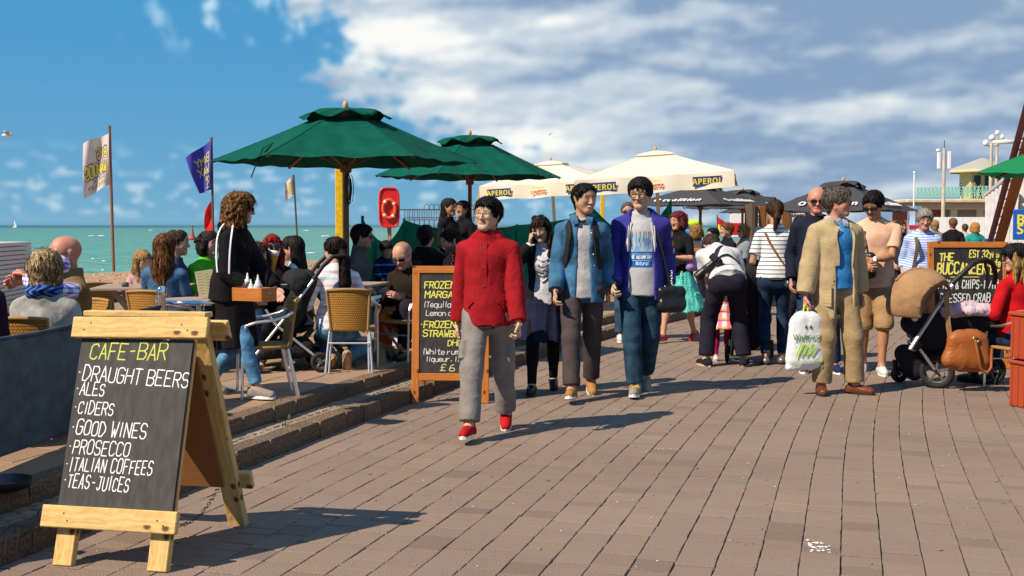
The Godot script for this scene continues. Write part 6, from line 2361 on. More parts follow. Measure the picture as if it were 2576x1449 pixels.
	parasol("higher dark green parasol corner at the right edge", Vector3(7.15, 0, -12.3), {"n": 6, "R": 1.42, "hem": 2.31, "apex": 2.85, "turn": 0.0, "vent": 0.28, "sag": 0.05, "pole": 0.03}, MATS.green_canvas, MATS.pole_wood, "green parasols")
	# dark pushchair held by the couple
	t = thing("pushchair", "black pushchair between the bending man and the striped-tee woman", "pushchair", Vector3(deep(1893, 900, 12.6).x, 0, -12.75), deg_to_rad(165))
	for s in [-1.0, 1.0]:
		tubes(t, "side_frame", [Vector3(s * 0.2, 0.1, 0.34), Vector3(s * 0.2, 0.55, 0.0), Vector3(s * 0.2, 1.02, -0.3)], 0.013, MATS.dark_plastic)
		tubes(t, "side_frame", [Vector3(s * 0.2, 0.1, -0.3), Vector3(s * 0.2, 0.5, 0.05)], 0.013, MATS.dark_plastic)
		wheel(t, Vector3(s * 0.22, 0.1, 0.34), 0.1, 0.04, 5)
		wheel(t, Vector3(s * 0.22, 0.1, -0.3), 0.1, 0.04, 5)
	tubes(t, "handle", [Vector3(-0.2, 1.02, -0.3), Vector3(0.2, 1.02, -0.3)], 0.018, MATS.dark_plastic)
	var hs := node_plain(t, "seat", MATS.black_fabric)
	grow(hs, [cap(Vector3(-0.1, 0.45, 0.1), Vector3(0.1, 0.45, 0.1), 0.13, 0.13, 0.05), cap(Vector3(0, 0.5, -0.05), Vector3(0, 0.95, -0.18), 0.17, 0.18, 0.05), cap(Vector3(0, 0.25, -0.1), Vector3(0, 0.25, 0.15), 0.14, 0.14, 0.05)], 0.025)
	# lettered red counter bag and water bottle on the stall behind
	var sb := deep(1900, 680, 13.6)
	t = thing("stall_counter", "white-topped stall counter with an orange panel behind the couple", "counter", Vector3(sb.x, 0, -13.9), deg_to_rad(-10))
	block(t, "counter_top", Vector3(0, 1.0, 0), Vector3(0.5, 0.04, 0.4), MATS.white_plastic)
	block(t, "front_panel", Vector3(0, 0.82, 0.18), Vector3(0.46, 0.30, 0.02), mat("orange_panel", lin(0.65, 0.08, 0.015), 0.5))
	block(t, "cabinet", Vector3(0, 0.49, 0), Vector3(0.46, 0.97, 0.34), MATS.dark_plastic)
	var wb := thing("water_bottle", "clear plastic water bottle on the stall counter", "bottle", Vector3(sb.x + 0.05, 1.02, -13.85))
	part("bottle_body", mb().lathe([Vector2(0, 0), Vector2(0.04, 0), Vector2(0.042, 0.16), Vector2(0.016, 0.22), Vector2(0.016, 0.25), Vector2(0, 0.25)], 14).done(), mat("clear_plastic", Color(0.85, 0.9, 0.92, 0.35), 0.1, {"spec": 0.5}), wb)
	MATS.clear_plastic.transparency = BaseMaterial3D.TRANSPARENCY_ALPHA
	part("bottle_cap", mb().lathe([Vector2(0.018, 0.25), Vector2(0.018, 0.275), Vector2(0, 0.276)], 12).done(), MATS.white_plastic, wb)

func building_right() -> void:
	# white arcade wall running away on the right
	var A := Vector3(8.6, 0, -19.0)
	var B := Vector3(19.0, 0, -47.0)
	var d := (B - A).normalized()
	var n := Vector3(d.z, 0, -d.x)
	if n.x > 0:
		n = -n
	var t := thing("arcade_building", "white-painted seafront arcade with brick upper wall at the right edge", "building", Vector3.ZERO)
	var wh := mat("white_render", lin(0.72, 0.70, 0.70), 0.85, {"tex": speck("render_dirt", 0.01, 0.82, 1.0, 512, 5), "tri": 0.5})
	var br := mat("brick_wall", lin(0.34, 0.115, 0.045), 0.9, {"tex": speck("render_dirt", 0.01, 0.82, 1.0, 512, 5), "tri": 0.9})
	var Ln := (B - A).length()
	var bs := Basis(d, Vector3.UP, d.cross(Vector3.UP))
	var mid := (A + B) * 0.5 - n * 0.3
	block(t, "wall", mid + Vector3(0, 1.3, 0), Vector3(Ln, 2.6, 0.4), wh, 0.02, bs)
	block(t, "upper_wall", mid - n * 0.5 + Vector3(0, 3.05, 0), Vector3(Ln, 0.9, 0.5), br, 0.02, bs)
	block(t, "cornice", mid + n * 0.08 + Vector3(0, 2.68, 0), Vector3(Ln, 0.16, 0.7), wh, 0.03, bs)
	for k in 9:
		var c := A + d * (1.0 + k * 3.2)
		block(t, "pilaster", c + Vector3(0, 1.28, 0), Vector3(0.5, 2.55, 0.34), wh, 0.02, bs)
		block(t, "door", c + d * 1.5 - n * 0.07 + Vector3(0, 1.05, 0), Vector3(1.2, 2.1, 0.08), mat("grey_blue_door", lin(0.25, 0.30, 0.38), 0.6), 0.01, bs)
		block(t, "window", c + d * 0.62 + n * -0.08 + Vector3(0, 1.7, 0), Vector3(0.4, 0.7, 0.06), mat("dark_glass", lin(0.03, 0.035, 0.045), 0.1), 0.01, bs)
	# sloping stair stringer with its side panel
	t = thing("outside_stair", "maroon outside stair slanting up in front of the white arcade", "stair", Vector3.ZERO)
	var lo := deep(2482, 640, 25.5)
	var hi := deep(2588, 250, 19.5)
	part("stringer", mb().beam(lo, hi, 0.10, 0.10, Vector3(0, 0, 1), 0.02).done(), mat("maroon", lin(0.17, 0.04, 0.045), 0.6), t)
	var dd := hi - lo
	for k in 16:
		var q := lo + dd * (k + 0.5) / 16.0
		block(t, "tread", q + Vector3(0.17, 0.05, 0), Vector3(0.22, 0.03, 0.2), mat("rust_wood", lin(0.36, 0.11, 0.03), 0.8), 0.01)
	part("side_panel", mb().sheet(func(u: float, v: float) -> Vector3: return lo + dd * u + Vector3(0.05 + v * 0.22, -0.1, 0.02), 8, 2).done(), MATS.rust_wood, t)
	# blue sign
	var s := deep(2572, 565, 17.0)
	t = thing("blue_sign", "blue hanging sign with yellow lettering at the right edge", "sign", s, deg_to_rad(-10))
	block(t, "panel", Vector3(0.04, 0, 0), Vector3(0.34, 0.44, 0.03), mat("sign_blue", lin(0.01, 0.10, 0.42), 0.4), 0.02)
	lettering(t, "B", 0.20, Transform3D(Basis(), Vector3(-0.03, 0.07, 0.018)), mat("sign_yellow", lin(0.75, 0.62, 0.05), 0.5))
	lettering(t, "S", 0.20, Transform3D(Basis(), Vector3(-0.03, -0.07, 0.018)), MATS.sign_yellow)
	tubes(t, "post", [Vector3(0.1, -0.2, -0.02), Vector3(0.1, -s.y, -0.02)], 0.02, MATS.aluminium)
	# small brown A-frame and blue bin
	t = thing("folded_easel", "plain brown wooden A-frame easel near the white arcade", "easel", Vector3(deep(2505, 700, 22.0).x, 0, -22.0))
	for sx in [-1.0, 1.0]:
		part("leg", mb().beam(Vector3(sx * 0.28, 0, 0), Vector3(sx * 0.06, 1.1, 0), 0.05, 0.04, Vector3(0, 0, 1)).done(), MATS.grey_wood, t)
	block(t, "crossbar", Vector3(0, 0.5, 0), Vector3(0.42, 0.05, 0.03), MATS.grey_wood)
	t = thing("wheelie_bin", "blue wheelie bin beyond the teal gilet", "bin", Vector3(deep(2485, 610, 30.0).x, 0, -30.0), 0.2)
	block(t, "bin_body", Vector3(0, 0.55, 0), Vector3(0.75, 1.0, 0.7), mat("bin_blue", lin(0.015, 0.08, 0.36), 0.5), 0.04)
	block(t, "lid", Vector3(0, 1.09, 0), Vector3(0.82, 0.08, 0.78), MATS.bin_blue, 0.03)
	for sx in [-1.0, 1.0]:
		wheel(t, Vector3(sx * 0.34, 0.1, -0.3), 0.1, 0.05, 5)
func far_things() -> void:
	building_right()
	parasols_far()
	flags()
	pavilion()
	pier_ruin()
	beach_bits()

func parasols_far() -> void:
	var cream := mat("cream_canvas", lin(0.78, 0.71, 0.58), 0.85, {"back": lin(0.42, 0.33, 0.2), "spec": 0.2})
	var logo_b := mat("logo_blue", lin(0.02, 0.05, 0.19), 0.7)
	var logo_y := mat("logo_yellow", lin(0.80, 0.62, 0.03), 0.7)
	var logo_r := mat("logo_red", lin(0.7, 0.10, 0.02), 0.7)
	for q in [["large cream parasol with APEROL badges on its valance", 1668, 438, 22.0, 36.0, 1.95], ["second cream parasol half hidden behind the denim-shirted man", 1405, 456, 25.0, 30.0, 1.75]]:
		var h := deep(q[1], q[2], q[3])
		var t := parasol(q[0], Vector3(h.x, TERR, h.z), {"n": 4, "R": q[5], "hem": h.y - TERR, "apex": h.y - TERR + 0.44, "turn": q[4], "vent": 0.22, "sag": 0.06, "pole": 0.035, "valance": 0.28, "ventdrop": 0.9, "ventlift": 0.0}, cream, mat("pale_pole", lin(0.55, 0.47, 0.38), 0.5), "cream parasols")
		t.rotation.z = 0.075
		# badges hang on the two valances that face the promenade
		var th: float = deg_to_rad(q[4])
		for k in 4:
			var a0 := TAU * k / 4.0
			var a1 := TAU * (k + 1) / 4.0
			var c0 := Vector3(cos(a0), 0, -sin(a0))
			var c1 := Vector3(cos(a1), 0, -sin(a1))
			var out := (c0 + c1).normalized()
			if (Basis.from_euler(Vector3(0, th, 0)) * out).z < -0.2:
				continue
			var right := Vector3.UP.cross(out)
			for f in [0.16, 0.5, 0.84]:
				var P: Vector3 = c0.lerp(c1, f) * (float(q[5]) * 0.975) + out * 0.062
				P.y = h.y - TERR - 0.16
				var bb := Basis(right, Vector3.UP, out)
				if f == 0.5:
					lettering(t, "APEROL", 0.075, Transform3D(bb, P + Vector3(0, 0.05, 0)), logo_y)
					lettering(t, "SPRITZ", 0.10, Transform3D(bb, P - Vector3(0, 0.04, 0)), logo_r)
				else:
					part("badge", mb().box(P, Vector3(0.50, 0.17, 0.006), bb, 0.002).done(), logo_b, t)
					lettering(t, "APEROL", 0.14, Transform3D(bb, P + out * 0.006), logo_y)
	var dark := mat("slate_canvas", lin(0.052, 0.052, 0.056), 0.85, {"spec": 0.25, "back": lin(0.01, 0.01, 0.01)})
	var white := mat("logo_white", lin(0.78, 0.78, 0.78), 0.7)
	var nth := ["nearest", "second", "third", "fourth", "fifth", "sixth"]
	var list := [[1762, 516, 27.0, 0.46, 5.0], [1868, 524, 33.0, 0.52, 10.0], [1925, 535, 39.0, 0.52, 20.0], [1985, 545, 46.0, 0.5, 30.0], [2120, 530, 24.5, 0.62, 12.0], [2030, 530, 42.0, 0.5, 25.0]]
	for k in list.size():
		var q: Array = list[k]
		var h := deep(q[0], q[1], q[2])
		var t := parasol("%s of the slate-grey parasols lettered coalition, counted from the cream parasol" % nth[k] if k != 4 else "slate-grey parasol lettered coalition right behind the blazer man", Vector3(h.x, TERR, h.z), {"n": 4, "R": 1.75, "hem": h.y - TERR, "apex": h.y - TERR + q[3], "turn": 45.0 * 0 + q[4] - 90.0 + 0.0, "vent": 0.26, "sag": 0.05, "pole": 0.035, "ventlift": 0.10, "ventdrop": 0.75}, dark, MATS.pole_wood, "slate-grey parasols")
		for s in 4:
			var a0 := TAU * s / 4.0
			var a1 := TAU * (s + 1) / 4.0
			var out := (Vector3(cos(a0), 0, -sin(a0)) + Vector3(cos(a1), 0, -sin(a1))).normalized()
			if (t.basis * out).z < 0.1:
				continue
			var dist := 1.75 * 0.707
			var slope := Vector3(out.x * dist, -q[3], out.z * dist).normalized()
			var right := Vector3.UP.cross(out)
			var nrm := slope.cross(right).normalized()
			if nrm.y < 0:
				nrm = -nrm
			var P: Vector3 = out * dist * 0.80 + Vector3(0, h.y - TERR + q[3] * 0.20 + 0.012, 0)
			lettering(t, "O coalition", 0.235, Transform3D(Basis(right, -slope, nrm), P), white)

func flag_sheet(t: Node, called: String, pts: Callable, m: Material) -> void:
	part(called, mb().sheet(pts, 20, 14).done(), m, t)

func flags() -> void:
	rng.seed = 90
	var make := func(base: Color, ink: Color, rows: Array) -> ImageTexture:
		var im := Image.create(200, 256, false, Image.FORMAT_RGB8)
		im.fill(base)
		for r in rows:
			line_of(im, r[0], 22, r[1], r[2], r[3], Color(0.30, 0.27, 0.62), r[4] * 1.9)
			line_of(im, r[0], 22, r[1], r[2], r[3], ink, r[4])
		return ImageTexture.create_from_image(im)
	var wt: ImageTexture = make.call(Color(0.80, 0.77, 0.75), Color(0.86, 0.80, 0.20), [["BIG", 110, 110, 52, 4.5], ["WAHOOS", 185, 176, 46, 4.5], ["LOOSE BE", 150, 206, 20, 1.2], ["GINGER", 170, 236, 18, 1.2]])
	var bt: ImageTexture = make.call(Color(0.27, 0.28, 0.62), Color(0.80, 0.76, 0.24), [["BIMY", 150, 100, 44, 3.6], ["WAX", 150, 160, 44, 3.6], ["OR", 80, 205, 26, 2.4], ["OL", 90, 240, 26, 2.4]])
	# white flag on the tall pole
	var z := 37.0
	var b0 := deep(286, 683, z)
	var t0 := deep(275, 316, z)
	var t := thing("flagpole", "tall wooden flagpole with a white and yellow flag on the beach crest", "flagpole", Vector3(b0.x, b0.y, -z), 0, "beach flagpoles")
	tubes(t, "pole", [Vector3.ZERO, (t0 - b0) * 0.5, t0 - b0], 0.05, MATS.pole_wood)
	var tp := t0 - b0
	flag_sheet(t, "flag", func(u: float, v: float) -> Vector3:
		var a := tp * lerpf(0.60, 0.945, v)
		return a + Vector3(-u * 0.80, -0.10 * u - (0.25 * u if v < 0.5 else 0.1 * u) - 0.12 * u * u, sin(u * 7.0 + v * 2.5) * 0.10 + 0.1 * u), printed("white_flag", wt, {"clamp": true, "back": lin(0.4, 0.38, 0.35)}))
	# blue flag
	z = 34.0
	b0 = deep(538, 690, z)
	t0 = deep(532, 345, z)
	t = thing("flagpole", "dark flagpole with a violet flag and a small red pennant beside the waitress", "flagpole", Vector3(b0.x, b0.y, -z), 0, "beach flagpoles")
	tubes(t, "pole", [Vector3.ZERO, (t0 - b0) * 0.5, t0 - b0], 0.035, mat("dark_wood_pole", lin(0.10, 0.07, 0.055), 0.7))
	var tq := t0 - b0
	flag_sheet(t, "flag", func(u: float, v: float) -> Vector3:
		var a := tq * lerpf(0.62, 0.985, v)
		return a + Vector3(-u * (0.38 + 0.36 * v), -0.12 * u - 0.42 * u * v + 0.0, sin(u * 6.0 + v * 3.0) * 0.12), printed("violet_flag", bt, {"clamp": true, "back": lin(0.06, 0.06, 0.3)}))
	flag_sheet(t, "pennant", func(u: float, v: float) -> Vector3:
		var a := tq * lerpf(0.24, 0.55, v)
		return a + Vector3(-u * (0.26 - 0.10 * absf(v - 0.5)), -0.32 * u * v, sin(v * 6.0 + u * 3.0) * 0.05), mat("red_pennant", lin(0.60, 0.015, 0.015), 0.8, {"back": lin(0.35, 0.01, 0.01)}))
	# thin leaning pole with a white flag under the parasol
	z = 30.0
	b0 = deep(752, 640, z)
	t0 = deep(738, 400, z)
	t = thing("flagpole", "thin leaning flagpole with a torn white flag under the green parasol", "flagpole", Vector3(b0.x, b0.y - 0.4, -z), 0, "beach flagpoles")
	tubes(t, "pole", [Vector3.ZERO, (t0 - b0) * 0.5, t0 - b0], 0.025, MATS.dark_wood_pole)
	var tr2 := t0 - b0
	flag_sheet(t, "flag", func(u: float, v: float) -> Vector3:
		var a := tr2 * lerpf(0.80, 0.99, v)
		return a + Vector3(-u * 0.24, -0.18 * u, sin(u * 6.0) * 0.06), MATS.white_flag)
	# lifeguard flag and feather banners far along
	z = 60.0
	b0 = deep(1806, 620, z)
	t0 = deep(1804, 540, z)
	t = thing("beach_flag", "small red and yellow lifeguard flag between the slate parasols", "flag", Vector3(b0.x, b0.y, -z))
	tubes(t, "pole", [Vector3.ZERO, t0 - b0], 0.03, MATS.dark_wood_pole)
	var th := t0 - b0
	for k in 2:
		flag_sheet(t, "flag_half", func(u: float, v: float) -> Vector3: return th * lerpf(0.5 + 0.22 * k, 0.72 + 0.22 * k, v) + Vector3(u * 0.45, -u * 0.3, 0.03 * sin(u * 5.0)), MATS.red_pennant if k else mat("yellow_flag", lin(0.75, 0.58, 0.03), 0.8))
	z = 75.0
	for q in [[2283, "pale feather banner left of the arch"], [2301, "blue feather banner with a red stripe left of the arch"]]:
		b0 = deep(q[0], 605, z)
		t = thing("feather_banner", q[1], "banner", Vector3(b0.x, 0, -z), 0, "feather banners")
		var hgt := deep(q[0], 517, z).y
		tubes(t, "pole", [Vector3.ZERO, Vector3(0, hgt, 0)], 0.03, MATS.aluminium)
		flag_sheet(t, "sail", func(u: float, v: float) -> Vector3: return Vector3(0.02 + u * 0.55 * sin(minf(v * 1.25, 1.0) * PI * 0.5 + (PI * 0.5 if v > 0.85 else 0.0) * 0.5), 0.5 + v * (hgt - 0.55), 0.05 * sin(v * 7.0)), mat("banner_blue", lin(0.16, 0.36, 0.68), 0.8) if q[0] > 2290 else mat("banner_pale", lin(0.42, 0.55, 0.78), 0.8))
		block(t, "stripe", Vector3(0.25, hgt * 0.5, 0.07), Vector3(0.4, 0.25, 0.02), MATS.red_pennant)

func pavilion() -> void:
	var Z := 118.0
	var P := func(u: float, v: float) -> Vector3: return deep(u, v, Z)
	var brick := mat("pavilion_brick", lin(0.30, 0.085, 0.045), 0.9, {"tex": speck("render_dirt", 0.01, 0.82, 1.0, 512, 5), "tri": 0.2})
	var cream := mat("pavilion_cream", lin(0.62, 0.55, 0.42), 0.85, {"tex": speck("render_dirt", 0.01, 0.82, 1.0, 512, 5), "tri": 0.2})
	var aqua := mat("aqua_paint", lin(0.22, 0.55, 0.42), 0.6)
	var s := Z / 2951.7
	var t := thing("seafront_pavilion", "distant brick pavilion with a blue arched window and a balustraded roof terrace", "building", Vector3.ZERO)
	var a: Vector3 = P.call(2306, 604)
	var b: Vector3 = P.call(2560, 604)
	var deck: float = P.call(2400, 506).y
	block(t, "wall", Vector3((a.x + b.x) * 0.5, deck * 0.5, -Z - 4.0), Vector3(b.x - a.x, deck, 7.5), brick, 0.05)
	block(t, "terrace_slab", Vector3((a.x + b.x) * 0.5 - 0.5, deck, -Z - 3.4), Vector3(b.x - a.x + 2.0, 0.35, 9.5), cream, 0.08)
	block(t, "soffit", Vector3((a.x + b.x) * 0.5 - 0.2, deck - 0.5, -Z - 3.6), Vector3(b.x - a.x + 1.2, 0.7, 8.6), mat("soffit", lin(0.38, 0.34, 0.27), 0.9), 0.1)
	# arched window
	var c: Vector3 = P.call(2353, 585)
	var R := 40.0 * s
	var ol := []
	var ol2 := []
	for k in 17:
		var an := PI * k / 16
		ol.append(Vector2(cos(an) * R, -sin(an) * R * 0.92))
		ol2.append(Vector2(cos(an) * R * 0.72, -sin(an) * R * 0.66))
	for o in [[ol, cream, 0.12, "arch_surround"], [ol2, mat("arch_glass", lin(0.035, 0.20, 0.50), 0.25), 0.2, "arch_window"]]:
		var m := mb()
		m.tr = Transform3D(Basis(Vector3.RIGHT, Vector3(0, 0, 1), Vector3(0, -1, 0)), Vector3(c.x, c.y - 0.3, -Z - 0.3))
		m.slab(o[0], 0.0, o[2], 0.03)
		part(o[3], m.done(), o[1], t)
	for k in 6:
		block(t, "glazing_bar", Vector3(c.x + (k - 2.5) * R * 0.24, c.y + 0.1, -Z - 0.06), Vector3(0.08, R * 0.9, 0.05), MATS.aluminium)
	# recessed porch and its steps
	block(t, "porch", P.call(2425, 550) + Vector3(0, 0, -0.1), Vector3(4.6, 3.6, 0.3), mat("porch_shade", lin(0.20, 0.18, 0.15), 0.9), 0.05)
	for k in 9:
		block(t, "stair", P.call(2430, 598 - k * 5) + Vector3(0, 0, 1.2 - k * 0.14), Vector3(3.6, 0.12, 0.5), cream, 0.02)
	for u in [2320, 2396, 2462]:
		block(t, "pier", P.call(u, 555) + Vector3(0, -0.1, 0.1), Vector3(0.7, 3.9, 0.5), cream, 0.05)
	# balustrade
	var x0: Vector3 = P.call(2297, 500)
	var x1: Vector3 = P.call(2545, 494)
	var n := 26
	for y in [0.15, 1.0]:
		part("rail", mb().beam(x0 + Vector3(0, y, 1.2), x1 + Vector3(0, y, 1.2), 0.09, 0.09).done(), aqua, t)
	for k in n + 1:
		var q := x0.lerp(x1, float(k) / n) + Vector3(0, 0, 1.2)
		block(t, "post", q + Vector3(0, 0.55, 0), Vector3(0.10, 1.1, 0.10), aqua, 0.01)
		if k < n:
			var q2 := x0.lerp(x1, float(k + 1) / n) + Vector3(0, 0, 1.2)
			part("brace", mb().beam(q + Vector3(0, 0.15, 0), q2 + Vector3(0, 1.0, 0), 0.05, 0.05).done(), aqua, t)
			part("brace", mb().beam(q + Vector3(0, 1.0, 0), q2 + Vector3(0, 0.15, 0), 0.05, 0.05).done(), aqua, t)
	# kiosk on the roof
	t = thing("roof_kiosk", "yellow kiosk with a shallow grey roof on the pavilion terrace", "kiosk", P.call(2500, 500) + Vector3(0, 0, -3))
	block(t, "wall", Vector3(0, 1.5, 0), Vector3(3.6, 3.0, 3.0), mat("kiosk_yellow", lin(0.50, 0.45, 0.22), 0.8), 0.05)
	for k in 3:
		block(t, "window", Vector3(-1.1 + k * 1.1, 1.8, 1.52), Vector3(0.7, 1.2, 0.05), MATS.dark_glass, 0.02)
	part("roof", mb().lathe([Vector2(3.4, 2.95), Vector2(3.3, 3.1), Vector2(0.3, 4.2), Vector2(0, 4.25)], 8).done(), mat("kiosk_roof", lin(0.36, 0.34, 0.30), 0.8), t)
	part("fascia", mb().lathe([Vector2(3.3, 2.7), Vector2(3.4, 2.72), Vector2(3.4, 2.95), Vector2(3.0, 2.96)], 8).done(), MATS.kiosk_yellow, t)
	# mast with antennas, lamp posts, white flagstaff
	var bm := deep(2371, 606, 95.0)
	t = thing("mast", "pale lamp mast with antenna panels rising above the pavilion", "mast", Vector3(bm.x, 0, -95.0))
	var top_y := deep(2371, 372, 95.0).y
	part("shaft", mb().tube([Vector3.ZERO, Vector3(0, top_y, 0)], [0.17, 0.12], 12).done(), cream, t)
	for sx in [-1.0, 1.0]:
		block(t, "antenna_panel", Vector3(sx * 0.42, top_y - 1.0, 0), Vector3(0.26, 1.4, 0.2), MATS.white_plastic, 0.04)
		tubes(t, "bracket", [Vector3(0, top_y - 1.3, 0), Vector3(sx * 0.4, top_y - 1.3, 0)], 0.04, MATS.aluminium)
	part("camera_dome", mb().ball(Vector3(-0.5, top_y - 0.2, 0), Vector3(0.18, 0.14, 0.18), 10).done(), MATS.white_plastic, t)
	tubes(t, "spike", [Vector3(0, top_y, 0), Vector3(0, top_y + 0.6, 0)], 0.03, MATS.dark_plastic)
	for q in [[2489, 360, 70.0, "tall cream lamp post in front of the yellow kiosk"], [2503, 345, 85.0, "ornate lamp post with round globes behind the curved street light"]]:
		var lp := deep(q[0], 600, q[2])
		t = thing("lamp_post", q[3], "lamp post", Vector3(lp.x, 0, -q[2]), 0, "promenade lamp posts")
		var ty := deep(q[0], q[1], q[2]).y
		part("column", mb().tube([Vector3.ZERO, Vector3(0, ty * 0.5, 0), Vector3(0, ty, 0)], [0.16, 0.11, 0.08], 10).done(), cream, t)
		for k in 3:
			part("globe", mb().ball(Vector3((k - 1) * 0.35, ty + (0.3 if k == 1 else 0.0), 0), Vector3(0.17, 0.2, 0.17), 10).done(), MATS.white_plastic, t)
		tubes(t, "crossarm", [Vector3(-0.35, ty - 0.15, 0), Vector3(0.35, ty - 0.15, 0)], 0.04, cream)
	var sl := deep(2510, 357, 60.0)
	t = thing("street_light", "curved white street light reaching left over the parasols", "street light", Vector3(deep(2590, 600, 60.0).x, 0, -60.0))
	var sx0 := t.position.x
	tubes(t, "column", [Vector3.ZERO, Vector3(0, sl.y - 0.4, 0), Vector3(-0.3, sl.y, 0), Vector3(sl.x - sx0 + 0.8, sl.y + 0.05, 0)], 0.08, MATS.white_plastic)
	part("lamp_head", mb().ball(Vector3(sl.x - sx0 + 0.4, sl.y, 0), Vector3(0.75, 0.12, 0.22), 12).done(), MATS.white_plastic, t)
	var fp := deep(2297, 600, 110.0)
	t = thing("flagstaff", "bare white flagstaff at the left end of the pavilion", "flagstaff", Vector3(fp.x, 0, -110.0))
	tubes(t, "pole", [Vector3.ZERO, Vector3(0, deep(2297, 435, 110.0).y, 0)], 0.07, MATS.white_plastic)
	part("ball", mb().ball(Vector3(0, deep(2297, 434, 110.0).y, 0), Vector3(0.12, 0.12, 0.12), 8).done(), MATS.white_plastic, t)
	# white hoarding at its foot
	t = thing("hoarding", "long white hoarding in front of the pavilion", "hoarding", Vector3.ZERO)
	for k in 8:
		var h := deep(2332 + k * 20, 592, 90.0)
		block(t, "panel", Vector3(h.x, 1.05, -90.0), Vector3(0.58, 2.1, 0.06), MATS.white_plastic, 0.01)

func pier_ruin() -> void:
	var Z := 260.0
	var t := thing("pier_ruin", "rusty iron skeleton of a ruined pier standing in the sea", "pier", Vector3.ZERO)
	var m := mat("rust_iron", lin(0.10, 0.065, 0.05), 0.9)
	var lo: float = deep(1060, 553, Z).y
	var mid: float = deep(1060, 527, Z).y
	var hi: float = deep(1110, 513, Z).y
	var x0: float = deep(1018, 540, Z).x
	var x1: float = deep(1215, 540, Z).x
	for y in [lo, lo + 0.5, mid]:
		for z in [-Z, -Z - 8.0]:
			part("beam", mb().beam(Vector3(x0 - (2.5 if y == mid else 0.0), y, z), Vector3(x1, y, z), 0.16, 0.16).done(), m, t)
	for k in 17:
		var x := lerpf(x0, x1, k / 16.0)
		for z in [-Z, -Z - 8.0]:
			part("upright", mb().beam(Vector3(x, lo, z), Vector3(x, mid, z), 0.12, 0.12, Vector3(0, 0, 1)).done(), m, t)
		part("pile", mb().beam(Vector3(x, -4.0, -Z), Vector3(x, lo, -Z), 0.2, 0.2, Vector3(0, 0, 1)).done(), m, t)
		if k >= 4 and k < 16:
			var arc := []
			for q in 9:
				var a := PI * q / 8
				arc.append(Vector3(x + 0.55 - cos(a) * 0.62, mid + sin(a) * (hi - mid), -Z))
			part("arch", mb().tube(arc, 0.08, 6).done(), m, t)

